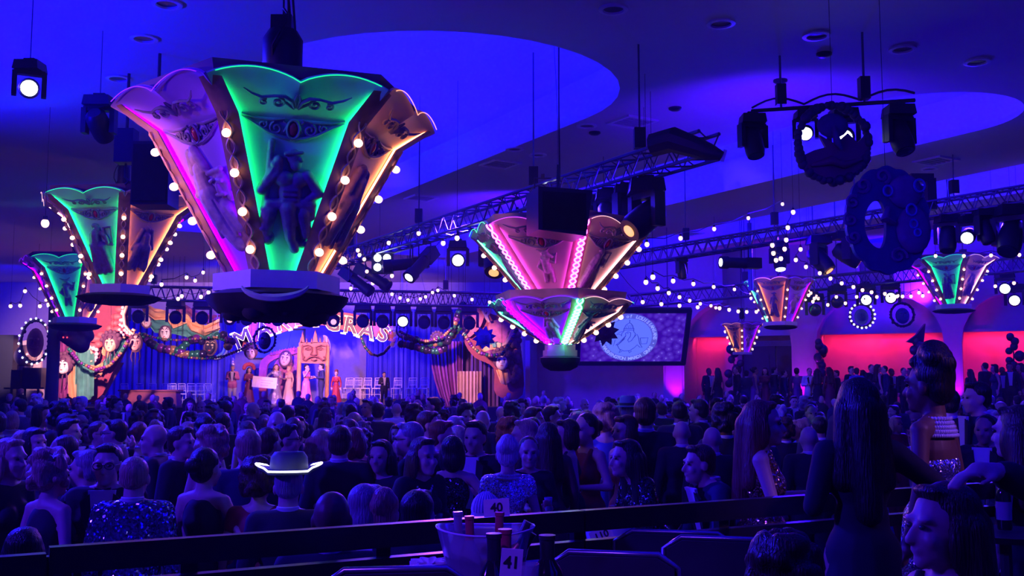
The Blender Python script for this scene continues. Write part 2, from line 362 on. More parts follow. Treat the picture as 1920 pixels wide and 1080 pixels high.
for px, py, wh in ((1463, 150, 'above the hanging lamp bar'), (1266, 202, 'right of the large cove'), (1545, 100, 'below the glinting downlight'), (1115, 248, 'by the central truss')):
    q = ceil_pt(px, py); t = MB(); t.lathe([(.12, 0), (.12, -.03), (.07, -.06), (.02, -.065)], 14); o = t.obj('smoke_detector', m_can); o.location = q; tag(o, 'small dark ceiling detector ' + wh, 'detector')

# ---------------------------------------------------------------- riser in front, railing
RL0, RL1 = P(0, 1035, 3.45), P(1500, 930, 5.13)
RD = (Vector((RL1.x, RL1.y, 0)) - Vector((RL0.x, RL0.y, 0))).normalized(); RNRM = Vector((-RD.y, RD.x, 0))
rail_o = Vector((RL0.x, RL0.y, 0))
M = frame(rail_o + RNRM * .08, RD, -RNRM, (0, 0, 1)) ; M[0][2] = M[1][2] = 0; M[2][2] = 1
bm = MB(); a = rail_o + RNRM * .1 - RD * 4; b2 = rail_o + RNRM * .1 + RD * 9
bm.prism([(a.x, a.y), (a.x + 2, a.y - 7), (b2.x + 2, b2.y - 9), (b2.x, b2.y)][::-1], 0, RISER); struct('floor_riser', bm, m_floor)
# a low tier just past the railing, at the right
TZ = .35; _a = rail_o + RNRM * .14 + RD * 2.3; _b = rail_o + RNRM * .14 + RD * 9; _k = RNRM * 3.4
bm = MB(); bm.prism([(_a.x, _a.y), (_b.x, _b.y), (_b.x + _k.x, _b.y + _k.y), (_a.x + _k.x, _a.y + _k.y)], 0, TZ); struct('floor_tier', bm, m_floor)
def floor_z(x, y):
    p = Vector((x, y, 0)) - rail_o; a, n = p.dot(RD), p.dot(RNRM)
    return TZ if 2.25 < a < 9 and .14 < n < 3.5 else 0.0

# thin stage haze through the whole ballroom
hz = MB(); hz.box((4, 20.6, 4), (59, 58, 7.7)); mh = bpy.data.materials.new('stage_haze'); mh.use_nodes = True; nt = mh.node_tree; nt.nodes.clear()
vs = nt.nodes.new('ShaderNodeVolumeScatter'); vs.inputs['Density'].default_value = .0014; vs.inputs['Anisotropy'].default_value = .2; vs.inputs['Color'].default_value = (1, 1, 1, 1); mo = nt.nodes.new('ShaderNodeOutputMaterial'); nt.links.new(vs.outputs[0], mo.inputs['Volume'])
o = hz.obj('haze', mh, None, 0); tag(o, 'thin blue stage haze filling the whole ballroom', 'haze', None, 'stuff')
# ---------------------------------------------------------------- lantern shaped chandeliers
WOOD = mat('carved_post', (.42, .2, .16), .6, vary=.55, scale=7, bump=.6)
CARV = mat('carving_light', (.62, .34, .24), .6, vary=.4)
RIMM = mat('rim_board', (.2, .07, .12), .7, vary=.5, scale=5)
SLAB = mat('slab_paint', (.62, .48, .68), .6, vary=.08)
RELIEF = mat('relief_paint', (.2, .12, .26), .6, vary=.5, scale=14, bump=.5)
RELIEF2 = mat('relief_paint_mauve', (.42, .26, .4), .6, vary=.5, scale=14, bump=.5)
SCROLL = mat('scroll_paint', (.22, .16, .28), .55, vary=.35, scale=12)
GEM = mat('gem_red', (.55, .03, .08), .25, vary=.05)
GEMP = mat('gem_purple', (.25, .02, .2), .25, vary=.05)
BULB = mat('lit_bulb', (1, .85, .75), .3, emit=(1, .55, .36), es=3.6, vary=0, sample=False)
SOCK = mat('bulb_socket', (.35, .18, .15), .5)
LED = {'green': mat('led_green', (.1, 1, .5), .4, emit=(.008, 1, .2), es=20, vary=0), 'purple': mat('led_purple', (.6, .2, 1), .4, emit=(.17, .0, 1), es=27, vary=0),
       'orange': mat('led_warm', (1, .7, .4), .4, emit=(1, .36, .14), es=13, vary=0), 'pink': mat('led_pink', (1, .3, .9), .4, emit=(.75, .06, .8), es=13, vary=0),
       'red': mat('led_red', (1, .1, .2), .4, emit=(1, .03, .12), es=12, vary=0), 'white': mat('led_white', (1, .9, 1), .4, emit=(1, .5, .55), es=11, vary=0), 'mint': mat('led_mint', (.6, 1, .8), .4, emit=(.06, 1, .36), es=14, vary=0)}
EDGE = {k: mat(v.name + '_edge', (.4, .4, .4), .4, emit=tuple(v.node_tree.nodes['Principled BSDF'].inputs['Emission Color'].default_value)[:3], es=1.6, vary=0) for k, v in LED.items()}
PANEL = {'green': mat('panel_green', (.4, .62, .6), .55, vary=.1, scale=4), 'purple': mat('panel_purple', (.42, .2, .7), .55, vary=.1, scale=4), 'orange': mat('panel_orange', (.72, .48, .4), .55, vary=.12, scale=4),
         'pink': mat('panel_tan', (.66, .42, .5), .55, vary=.1, scale=4), 'gold': mat('panel_gold', (.75, .42, .3), .55, vary=.12, scale=4)}
def _relief(kind):
    e = lambda x, y, rx, ry, rz=.045, z=.02: ('e', (x, y, z), (rx, ry, rz))
    c = lambda x, y, r, x2, y2, r2, z=.03: ('c', (x, y, z), r, (x2, y2, z), r2)
    if kind == 'bearded_king':      # seated bearded figure holding a torch, drapery and lion's head below
        p = [e(.03, .36, .07, .09), e(.05, .29, .06, .06, .06), c(-.05, .4, .025, .1, .42, .02, .05), c(.09, .36, .02, .11, .34, .015, .05), c(-.12, .33, .05, -.11, .13, .04), c(-.19, .5, .035, -.22, -.22, .035, .01),
             e(-.05, .15, .1, .09, .07), e(.09, .14, .09, .08, .07), e(.02, .02, .12, .14, .06), c(-.13, .2, .05, -.27, .02, .05), c(-.27, .02, .05, -.15, .26, .04), e(-.15, .29, .05, .05, .06),
             c(.17, .19, .06, .3, .02, .05), c(.3, .02, .05, .15, -.08, .045), c(.15, -.08, .04, .25, -.16, .03), c(-.18, -.12, .06, .22, -.1, .06), c(0, -.14, .085, .05, -.45, .055, .05), c(.05, -.45, .05, .1, -.56, .05, .05),
             c(-.18, -.2, .09, -.19, -.4, .06), e(-.17, -.46, .07, .08, .06), c(.15, -.2, .09, .2, -.4, .06), e(.18, -.5, .06, .06), c(.24, -.1, .05, .22, -.22, .06)]
        for i in range(5):
            p.append(e(-.22 + .03 * (i % 2), -.16 - .05 * i, .05, .03, .05, .05))
        for i in range(3): p.append(c(-.05, .04 - .05 * i, .015, .08, .045 - .05 * i, .015, .075))
    elif kind == 'lyre_player':
        p = [e(-.03, .34, .065, .08, .06), e(-.06, .4, .08, .06), c(-.08, .25, .09, -.1, .05, .1), c(-.16, .22, .05, -.2, .02, .045), c(-.2, .02, .045, .08, 0, .04, .06), c(.06, .25, .05, .16, .08, .04), c(.16, .08, .04, .14, .2, .035, .06),
             c(.1, .36, .02, .12, .0, .02), c(.26, .38, .02, .24, .0, .02), c(.1, .36, .02, .26, .38, .02), c(.12, .02, .03, .24, .02, .03), c(-.12, .0, .12, -.14, -.5, .11), c(.02, -.02, .1, .1, -.5, .08), c(-.04, -.1, .08, -.02, -.55, .06, .05)]
        for i in range(5): p.append(c(-.17 + .065 * i, -.1, .018, -.2 + .08 * i, -.54, .022, .09))
    elif kind == 'masked_dancer':   # woman lifting one mask, a weeping theatre mask beside her
        p = [e(-.14, .42, .07, .085, .06), c(-.2, .48, .04, -.24, .28, .04), c(-.1, .5, .05, -.02, .3, .05), c(-.12, .3, .07, -.12, .1, .09), c(-.2, .22, .045, -.26, .05, .04), c(-.26, .05, .04, -.02, .04, .04, .05),
             e(.14, .12, .12, .15, .05), c(.02, .24, .03, .24, .26, .03, .05), c(.06, .16, .025, .1, .17, .02, .08), c(.17, .17, .02, .22, .15, .025, .08), c(.14, .12, .02, .14, .06, .03, .08), c(.08, .02, .02, .2, .01, .02, .08), e(.23, -.03, .05, .05, .05),
             c(-.1, .02, .12, 0, -.26, .13), c(0, -.26, .12, .14, -.5, .1), c(.1, -.1, .08, .24, -.34, .07)]
        for i in range(4): p.append(c(-.12 + .06 * i, -.02, .016, -.04 + .08 * i, -.4, .02, .11))
    elif kind == 'caped_guest':
        p = [e(0, .36, .075, .09, .06), c(-.1, .36, .05, -.16, .12, .06), c(.1, .36, .05, .14, .12, .06), c(0, .24, .1, 0, 0, .13), c(-.14, .2, .05, -.22, -.05, .05), c(.14, .2, .05, .2, 0, .05), c(-.1, 0, .12, -.16, -.42, .09), c(.06, 0, .12, .12, -.4, .1)]
        for i in range(6): p.append(c(-.16 + .06 * i, .04 - .03 * (i % 2), .02, -.2 + .07 * i, -.4 - .04 * (i % 3), .025, .09))
    elif kind == 'wolf_jester':     # dog headed figure in ruff, coat and tails
        p = [e(.01, .3, .1, .085, .06), c(.06, .28, .065, .17, .22, .035, .05), c(-.06, .36, .03, -.16, .4, .015), c(.06, .37, .03, .14, .44, .012), c(-.07, .2, .045, .07, .17, .045, .05), c(0, .14, .1, .02, -.12, .1), c(-.1, .1, .05, -.17, -.03, .045), c(-.17, -.03, .045, -.06, -.14, .04, .05), e(-.05, -.16, .04, .04, .05),
             c(.12, .1, .045, .2, .06, .04), c(.2, .06, .035, .24, .22, .03), c(.24, .22, .03, .28, .3, .016), c(.24, .22, .03, .2, .3, .014), c(-.04, -.12, .065, -.06, -.42, .05), c(.08, -.12, .065, .1, -.42, .05)]
        for i in range(5): p.append(e(.01 + .005 * i, .1 - .06 * i, .014, .014, .02, .12))
    elif kind == 'flute_player':
        p = [e(.02, .34, .06, .07, .05), c(-.06, .42, .03, .1, .42, .03, .04), e(.03, .44, .06, .04), c(0, .24, .08, -.04, 0, .1), c(-.1, .22, .05, -.16, .02, .045), c(-.16, .02, .04, .04, .12, .035, .05), c(.1, .22, .045, .16, .1, .04), c(.16, .1, .035, .08, .28, .03, .05), c(-.04, 0, .11, -.02, -.3, .12), c(0, -.3, .12, .08, -.52, .1), c(-.12, -.2, .06, -.2, -.5, .06)]
        for i in range(4): p.append(c(-.1 + .06 * i, 0, .016, -.1 + .08 * i, -.5, .02, .1))
    return blob('relief_' + kind, p, .0095 if kind in ('bearded_king', 'masked_dancer') else .013, 1, .5)
RELIEFS = {}
def relief(k):
    if k not in RELIEFS: RELIEFS[k] = _relief(k)
    return RELIEFS[k]
def _scroll():
    b = MB()
    for s in (-1, 1):
        f = lambda pts: [(s * x, y, .012) for x, y in pts]
        b.tube(f([(.02, -.16), (.1, -.15), (.22, -.11), (.36, -.03), (.46, .02)]), [.02, .02, .018, .014, .006], 5)
        b.tube(f([(.08, .02), (.18, .0), (.34, .01), (.46, .04)]), [.012] * 4, 5)
        b.tube(f(spiral((.15, -.07), .06, .015, 1.2, -1.3)), .013, 5); b.tube(f(spiral((.27, -.045), .04, .01, 2.4, 1.2)), .011, 5); b.tube(f([(.08, -.1), (.05, -.03), (.09, .0)]), .012, 5)
    b.tube([(.055 * math.cos(a), -.07 + .085 * math.sin(a), .02) for a in [2 * PI * i / 16 for i in range(16)]], .014, 5, closed=True)
    return b.mesh('scrollwork', None, 60)
def _crest():
    b = MB()
    for s in (-1, 1):
        f = lambda pts: [(s * x, y, .012) for x, y in pts]
        b.tube(f([(.02, 0), (.05, .08), (.12, .13), (.22, .13), (.34, .1), (.44, .14), (.52, .2)]), [.022, .022, .02, .016, .016, .014, .006], 5)
        b.tube(f(spiral((.18, .05), .065, .015, 1.6, 1.3)), .016, 5); b.tube(f(spiral((.32, .04), .045, .012, 2.2, -1.2)), .013, 5)
        b.tube(f([(.02, -.02), (.08, .03), (.12, .06)]), .016, 5); b.tube(f([(0, 0), (.03, .1), (.01, .17)]), [.02, .014, .006], 5)
    return b.mesh('crest', None, 60)
SCR, CRS = _scroll(), _crest()
for q in (SCR, CRS): q.materials.append(SCROLL)
_g = MB(); _g.ball((0, -.07, .012), (.042, .068, .025), 12, 6); GEMME = _g.mesh('gem', None, 60); GEMME.materials.append(None)
_bu = MB(); _bu.ball((0, 0, .045), (.042, .042, .046), 12, 8); BULBME = _bu.mesh('bulb', BULB, 60)
_so = MB(); _so.lathe([(.026, -.05), (.026, .0), (.02, .012)], 8); SOCKME = _so.mesh('socket', SOCK, 40)

def hexcorners(R, phi, n=6): return [Vector((-R * math.sin(phi - 2 * PI * k / n), -R * math.cos(phi - 2 * PI * k / n), 0)) for k in range(n)]
def lantern(label, loc, phi, colors, figs, s=1.0, levels=((.47, .16), (1.18, 1.44), (1.5, 1.66)), slab=True, bulbs=4, braid=None, rimcol=RIMM, faces=None, parent=None, sc_gem=None, group=None, scallop=.1):
    t = parent or thing('lantern_chandelier', label, 'chandelier', loc, 0, group)
    (r0, z0), (r1, z1), (r2, z2) = [(r * s, z * s) for r, z in levels]
    cs = [hexcorners(r, phi) for r in (r0, r1, r2)]; zz = (z0, z1, z2)
    faces = faces if faces is not None else range(6); d = .09 * s; W = .085 * s
    for k in range(6):                                   # corner posts
        rings = []
        for lv in range(3):
            c0 = cs[lv][k]; ea = (cs[lv][(k + 1) % 6] - c0).normalized(); eb = (cs[lv][(k - 1) % 6] - c0).normalized()
            na = Vector((ea.y, -ea.x, 0)); na = na if na.dot(c0) > 0 else -na; nb = Vector((eb.y, -eb.x, 0)); nb = nb if nb.dot(c0) > 0 else -nb
            w = min(W, (cs[lv][(k + 1) % 6] - c0).length * .2); zc = Vector((0, 0, zz[lv])); out = c0.normalized()
            lp = .034 * s; rings.append([c0 + ea * (w + lp) + zc, c0 + zc, c0 + eb * (w + lp) + zc, c0 + eb * (w + lp) - nb * d * .22 + zc, c0 + eb * w - nb * d * .22 + zc, c0 + eb * w - nb * d + zc, c0 - out * d * 1.2 + zc, c0 + ea * w - na * d + zc, c0 + ea * w - na * d * .22 + zc, c0 + ea * (w + lp) - na * d * .22 + zc])
        b = MB(); b.loft(rings); post = b.obj('corner_post', WOOD, t, 40)
        if bulbs and not (braid and braid[k]):
            for i in range(bulbs):
                f = (i + .6) / bulbs * .97; lo, hi = (0, 1) 
                p = (cs[0][k] + Vector((0, 0, z0))).lerp(cs[1][k] + Vector((0, 0, z1)), min(1, f)); out = (cs[0][k].normalized() + Vector((0, 0, -.35))).normalized()
                Mx = Matrix.Translation(p) @ out.to_track_quat('Z', 'Y').to_matrix().to_4x4() @ Matrix.Scale(max(s, .8) * .92, 4)
                bo = link('bulb', BULBME, post, None, Mx); 
                so = link('socket', SOCKME, post, None, Mx)
        if not (braid and braid[k]) and s > .6:
            for ph in (0, PI):
                b = MB(); tg = cs[1][k].cross(Vector((0, 0, 1))).normalized(); o_ = cs[0][k].normalized()
                b.tube([(cs[0][k] + Vector((0, 0, z0))).lerp(cs[1][k] + Vector((0, 0, z1)), i / 40) + o_ * .006 * s + tg * .038 * s * math.sin(i * .75 + ph) for i in range(41)], .011 * s, 4); b.obj('carving', CARV, post, 60)
        if braid and braid[k]:
            for ph in (0, PI):
                b = MB(); pts = []
                for i in range(61):
                    f = i / 60; p = (cs[0][k] + Vector((0, 0, z0))).lerp(cs[1][k] + Vector((0, 0, z1)), f / .9) if f < .9 else (cs[1][k] + Vector((0, 0, z1))).lerp(cs[2][k] + Vector((0, 0, z2)), (f - .9) / .1)
                    tg = cs[1][k].cross(Vector((0, 0, 1))).normalized(); pts.append(p + cs[0][k].normalized() * .03 * s + tg * .045 * s * math.sin(f * 40 + ph))
                b.tube(pts, .013 * s, 5); b.obj('led_strand', LED[braid[k]], post)
    for k in faces:                                      # painted panels with reliefs, lit along their edges
        a, e = [cs[l][k] for l in range(3)], [cs[l][(k + 1) % 6] for l in range(3)]
        col = colors[k]
        if col is None: continue
        x = (e[0] - a[0]).normalized(); n = Vector((x.y, -x.x, 0)); n = n if n.dot(a[0]) > 0 else -n
        A = [a[l] - n * d * .8 + Vector((0, 0, zz[l])) for l in range(3)]; E = [e[l] - n * d * .8 + Vector((0, 0, zz[l])) for l in range(3)]
        A[2] += n * d * 1.15; E[2] += n * d * 1.15
        b = MB(); b.sheet(lambda i, j: A[0].lerp(E[0], i).lerp(A[1].lerp(E[1], i), j), 2, 2, .02)
        panel = b.obj('panel', PANEL[col[1]], t, 0)
        b = MB()
        def up(i, j):
            topz = scallop * s * abs(math.sin(2 * PI * i)) ** .8 * (1 if 0 < i < 1 else 0); q = A[1].lerp(E[1], i).lerp(A[2].lerp(E[2], i), j); return q + Vector((0, 0, topz * j))
        b.sheet(up, 24, 3, .02); flare = b.obj('panel_flare', PANEL[col[1]], t, 30)
        for side in (0, 1):
            pts = []
            for l in range(3):
                w = min(W, (e[l] - a[l]).length * .2) + .013 * s; q = (a[l] + x * w if side == 0 else e[l] - x * w) - n * d * .42 + Vector((0, 0, zz[l])); pts.append(q)
            b = MB(); b.tube(pts, .012 * s, 6); b.obj('led_strip', LED[col[0] if not isinstance(col[0], tuple) else col[0][side]], panel)
        b = MB(); pts = [up(i / 24, 1) + n * .03 * s + Vector((0, 0, -.012 * s)) for i in range(1, 24)]
        b.tube(pts, .0045 * s, 5); b.obj('led_strip', EDGE[col[0]], flare)
        # relief figure and scrollwork, standing on the slanted panel
        m0, m1, m2 = A[0].lerp(E[0], .5), A[1].lerp(E[1], .5), A[2].lerp(E[2], .5)
        yv = (m1 - m0).normalized(); zv = x.cross(yv); 
        xv = x
        if zv.dot(n) < 0: xv = -x; zv = xv.cross(yv)
        L = (m1 - m0).length; ctr = m0.lerp(m1, .53)
        if figs[k]:
            fs = L * .64
            link('relief', relief(figs[k]), panel, RELIEF if col[1] in ('green',) else (RELIEF2 if col[1] in ('purple', 'pink') else RELIEF), frame(ctr, xv * fs, yv * fs, zv * fs * .95))
        wd = (E[1] - A[1]).length; fs = wd * .82
        link('scrollwork', SCR, panel, None, frame(m0.lerp(m1, .985) + zv * .0, xv * fs, yv * fs, zv * fs))
        link('gem', GEMME, panel, sc_gem or GEM, frame(m0.lerp(m1, .985), xv * fs, yv * fs, zv * fs))
        yv2 = (m2 - m1).normalized(); zv2 = xv.cross(yv2)
        link('crest', CRS, flare, None, frame(m1.lerp(m2, .38) + zv2 * .015 * s, xv * fs * .9, yv2 * fs * .9, zv2 * fs * .9))
    b = MB(); rk = (r2 - .04 * s, r2 + .03 * s)
    o1, i1 = hexcorners(r2 * .945, phi), hexcorners(r2 * .91, phi); o2 = hexcorners(r2 * 1.0, phi)
    zt = z2 + .17 * s; zb = z2 - .03 * s
    vs = [p + Vector((0, 0, zb)) for p in hexcorners(r2 * .9, phi)] + [p + Vector((0, 0, zt)) for p in o1] + [p + Vector((0, 0, zt)) for p in i1] + [p + Vector((0, 0, zb)) for p in hexcorners(r2 * .86, phi)]
    fs = [(r * 6 + k, r * 6 + (k + 1) % 6, ((r + 1) % 4) * 6 + (k + 1) % 6, ((r + 1) % 4) * 6 + k) for r in range(4) for k in range(6)]
    b.add(vs, fs); b.obj('rim', rimcol, t, 0)
    b = MB(); b.prism([(p.x, p.y) for p in hexcorners(r2 * .84, phi)][::-1], z2 - .1 * s, z2 - .05 * s); b.obj('top_board', m_black, t, 0)
    if slab:
        b = MB(); b.prism([(p.x, p.y) for p in hexcorners(r0 + .12 * s, phi)][::-1], 0, .16 * s); b.obj('base_slab', SLAB, t, 0)
    return t
def under_drape(t, s=1.0, r=.62, drop=.32, seed=1, z=0.0):
    rnd = random.Random(seed); b = MB(); ph = [rnd.random() * 6 for _ in range(4)]
    ex = MB()
    for k in range(7): a = k * .9 + rnd.random(); ex.ball((r * .62 * s * math.cos(a), r * .62 * s * math.sin(a), z - drop * s * (.65 + .25 * rnd.random())), (.12 * s, .12 * s, .08 * s), 8, 6)
    prof = [(r * .8 * s, z), (r * s, z - .05 * s), (r * .95 * s, z - drop * .4 * s), (r * .8 * s, z - drop * .75 * s), (r * .45 * s, z - drop * s), (.05, z - drop * 1.02 * s)]
    b.lathe(prof, 40, None, lambda a, f: .1 * f * math.sin(5 * a + ph[0]) + .08 * math.sin(9 * a + ph[1]) * f + .05 * math.sin(17 * a + ph[2]) * f)
    if s >= 1 and seed == 3: b.add(ex.v, ex.f)
    return b.obj('drape', m_blackcloth, t, 50)
m_chain = mat('chain_motor', (.025, .022, .045), .5, vary=.2)
def hoist(t, zb, zt, s=1.0, coils=5, seed=0, thick=.12, cable=.012):
    """chain motor and coiled cable between the lantern and the ceiling, in the thing's own coordinates"""
    rnd = random.Random(seed); b = MB(); b.tube([(0, 0, zb), (0, 0, zt)], .01, 6)
    for k in range(3):
        a = rnd.random() * 6; b.tube([(.1 * s * math.cos(a) * f, .1 * s * math.sin(a) * f, zb + (zt - zb) * i / 6) for i in range(7) for f in [1 + .6 * math.sin(i + k)]], cable * s, 5)
    b.obj('suspension_cable', m_chain, t)
    b = MB(); b.lathe([(thick * s, 0), (thick * 1.15 * s, .1 * s), (thick * 1.15 * s, .4 * s), (thick * .8 * s, .5 * s)], 12, Matrix.Translation((0, 0, zb + .3 * s))); b.box((0, 0, zb + .72 * s), (.2 * s, .2 * s, .42 * s)); b.obj('chain_motor', m_chain, t)
    b = MB()
    for k in range(coils):
        rr = (.13 + .08 * rnd.random()) * s; cz = zb + (.1 + .5 * rnd.random()) * s + rr * .6; yaw = rnd.random() * 3; M2 = Matrix.Translation((0, 0, cz)) @ Matrix.Rotation(yaw, 4, 'Z') @ Matrix.Rotation(PI / 2 + .3 * rnd.random(), 4, 'X')
        b.tube([(rr * math.cos(q) * 1.1, rr * math.sin(q) * 1.5, .05 * math.sin(3 * q)) for q in [2 * PI * i / 16 for i in range(16)]], cable * s, 5, M2, True)
    b.obj('cable_coil', m_chain, t)

# A, the big one
cA = Vector((-2.22, 9.55, CAMZ + .86))
G, Pu, Or = ('green', 'green'), ('purple', 'purple'), ('orange', 'orange')
tA = lantern('largest hanging lantern with green front panel of a bearded torch bearer, nearest the camera', cA, 1.23, [Pu, G, Or, Pu, G, Or], ['masked_dancer', 'bearded_king', 'caped_guest', None, None, None])
under_drape(tA, 1, .66, .27, 3)
b = MB(); b.tube([(.3 * math.sin(a) + .12, -.6 - .05 * math.cos(a), -.015 - .13 * math.cos(a) + .04) for a in [-1.4 + 2.8 * i / 14 for i in range(15)]], [.01 + .028 * math.sin(PI * i / 14) for i in range(15)], 6); b.obj('mask_crescent', mat('pale_crescent', (.4, .5, .45), .6), tA)  # pale crescent of a mask peeking out under the drape
hoist(tA, 1.75, CZ(cA) - cA.z, 1.0, 9, 2, .17)
# B, left, behind the big one
cB = P(224, 553, 20.5); tB = lantern('green lantern with a lyre player panel, hanging left behind the largest lantern', cB, 1.7, [('white', 'purple'), G, Or, Pu, G, Or], ['caped_guest', 'lyre_player', 'caped_guest', None, None, None], 1.1)
under_drape(tB, 1.1, .75, .18, 5); hoist(tB, 1.95, CZ(cB) - cB.z, .9, 3, 4)
# C, far left, half hidden
cC = P(140, 607, 31); tC = lantern('farthest left lantern, half hidden behind the column of fairy lights', cC, 1.5, [('purple', 'pink'), G, Or, Pu, G, Or], ['flute_player', 'wolf_jester', 'flute_player', None, None, None], 1.12)
under_drape(tC, 1.1, .7, .2, 6); hoist(tC, 1.95, CZ(cC) - cC.z, .9, 2, 5)
# D, the two tiered one
cD = P(1050, 668, 15.4)
tD = thing('lantern_chandelier', 'two tiered lantern with pink rope lights and a dog headed figure, above the crowd centre', 'chandelier', cD)
def tiers():
    ph = 1.88; up = P(1050, 558, 15.4).z - cD.z; lo = P(1050, 645, 15.4).z - cD.z
    top = P(1050, 440, 15.4).z - cD.z; lt = P(1050, 572, 15.4).z - cD.z
    cols = [('mint', 'green'), ('pink', 'pink'), ('white', 'orange'), ('mint', 'green'), ('pink', 'pink'), ('white', 'orange')]
    br = ['pink', 'pink', 'pink', 'pink', 'pink', 'pink']
    lantern('', None, ph, [(('mint'), 'green'), ('pink', 'pink'), ('white', 'orange')] * 2, ['flute_player', 'wolf_jester', 'lyre_player', None, None, None], 1.0, ((.55, up), (1.28, top - .16), (1.42, top)), False, 4, [None, 'pink', 'pink', None, None, None], mat('rim_tan', (.5, .28, .3), .6, vary=.4, scale=6), parent=tD)
    lantern('', None, ph, [(('mint'), 'green'), ('purple', 'purple'), ('white', 'orange')] * 2, ['flute_player', 'caped_guest', 'masked_dancer', None, None, None], 1.0, ((.22, lo), (1.0, lt - .13), (1.1, lt)), False, 4, [None, 'purple', 'mint', None, None, None], mat('rim_tan', (.5, .28, .3), .6), parent=tD, scallop=.06)
    b = MB(); b.prism([(p.x, p.y) for p in hexcorners(.27, ph)][::-1], 0, .09); b.prism([(p.x, p.y) for p in hexcorners(.24, ph)][::-1], .09, .17); b.obj('base_slab', mat('slab_tan', (.6, .42, .4), .6), tD, 0)
    b = MB(); b.tube([(0, 0, .15), (0, 0, top)], .1, 8); b.obj('spine', m_black, tD)
tiers(); under_drape(tD, .55, .55, .4, 9); hoist(tD, P(1050, 440, 15.4).z - cD.z, CZ(cD) - cD.z, .5, 3, 6, .12, .008)
# E, F, G, the small ones on the right
cE = P(1463, 611, 30); tE = lantern('orange and purple lantern with a hatted flute player, hanging before the right wall', cE, 2.09, [('mint', 'green'), ('orange', 'gold'), ('purple', 'purple')] * 2, ['caped_guest', 'flute_player', 'wolf_jester', None, None, None], .70, ((.6, .14), (1.3, 1.62), (1.48, 1.85)), True, 4, None, mat('rim_tan', (.5, .28, .3), .6))
under_drape(tE, .7, .7, .16, 11); hoist(tE, 1.4, CZ(cE) - cE.z, .7, 2, 7)
cF = P(1392, 665, 35); tF = lantern('smallest gold and purple lantern, hanging in front of the double doors', cF, 1.27, [('orange', 'gold'), ('purple', 'purple')] * 3, ['flute_player', 'wolf_jester', None, None, None, None], .52, ((.6, .14), (1.3, 1.75), (1.48, 1.95)), True, 4, None, mat('rim_tan', (.5, .28, .3), .6))
hoist(tF, 1.05, CZ(cF) - cF.z, .6, 2, 8)
cG = P(1788, 580, 26); tG = lantern('green lantern with a lyre player panel, hanging at the far right by the crescent face', cG, 2.17, [Pu, G, ('white', 'pink'), Pu, G, Or], ['masked_dancer', 'lyre_player', 'caped_guest', None, None, None], .74)
under_drape(tG, .74, .7, .14, 12); hoist(tG, 1.3, CZ(cG) - cG.z, .7, 2, 9)
# ---------------------------------------------------------------- trusses and stage lights
LENS_ON = mat('lens_white', (1, 1, 1), .2, emit=(.75, .85, 1), es=9, vary=0, sample=False)
LENS_WARM = mat('lens_warm', (1, .8, .6), .2, emit=(1, .4, .1), es=1.5, vary=0, sample=False)
LENS_BLUE = mat('lens_blue', (.5, .8, 1), .2, emit=(.05, .3, 1), es=4, vary=0, sample=False)
LENS_OFF = mat('lens_off', (.05, .05, .12), .1, .3)
def truss(label, a, b, s=.32, bays=24, drops=(), drop_top=ZS, square=True):
    a, b = Vector(a), Vector(b); t = thing('lighting_truss', label, 'truss', a); d = b - a; x = d.normalized(); y = Vector((-x.y, x.x, 0)).normalized(); z = x.cross(y)
    h = s / 2; offs = [(-h, -h), (h, -h), (h, h), (-h, h)]; pt = lambda k, f: d * f + y * offs[k][0] + z * offs[k][1]
    for k in range(4):
        m = MB(); m.tube([pt(k, 0), pt(k, 1)], .028, 6); m.obj('chord', m_alu, t)
    m = MB()
    for i in range(bays):
        f, g = i / bays, (i + 1) / bays
        for k in range(4):
            q = (k + 1) % 4
            m.tube([pt(k, f), pt(q, (f + g) / 2)], .014, 4); m.tube([pt(q, (f + g) / 2), pt(k, g)], .014, 4)
    o = m.obj('lattice', m_alu, t); o['kind'] = 'stuff'
    for f in drops:
        q = d * f; m = MB(); m.tube([q + z * h, Vector((q.x, q.y, CZ(q + a) - a.z))], .016, 5); m.obj('drop_rod', m_alu, t)
        m = MB(); m.box((q.x, q.y, q.z + h + .25), (.16, .16, .3)); m.obj('hoist', m_black, t)
    return t
def cyl(n, r0, r1, z0, z1, M=None, b=None): b = b or MB(); return b.lathe([(r0, z0), (r1, z1)], n, M)
def _mh():
    base = MB(); base.box((0, 0, -.09), (.38, .34, .14), None, .9); base.box((0, 0, .0), (.16, .1, .06)); base = base.mesh('base', m_black, 0)
    yo = MB(); yo.box((0, 0, -.19), (.42, .12, .07)); yo.box((-.2, 0, -.36), (.07, .14, .36), None); yo.box((.2, 0, -.36), (.07, .14, .36)); yo = yo.mesh('yoke', m_black, 0)
    hd = MB(); hd.lathe([(.09, .22), (.14, .16), (.155, 0), (.15, -.2), (.13, -.28)], 16); hd = hd.mesh('head', m_black, 40)
    ln = MB(); ln.lathe([(.115, -.281), (.115, -.29), (.06, -.3)], 16); ln = ln.mesh('lens', LENS_OFF, 40)
    return base, yo, hd, ln
MH = _mh()
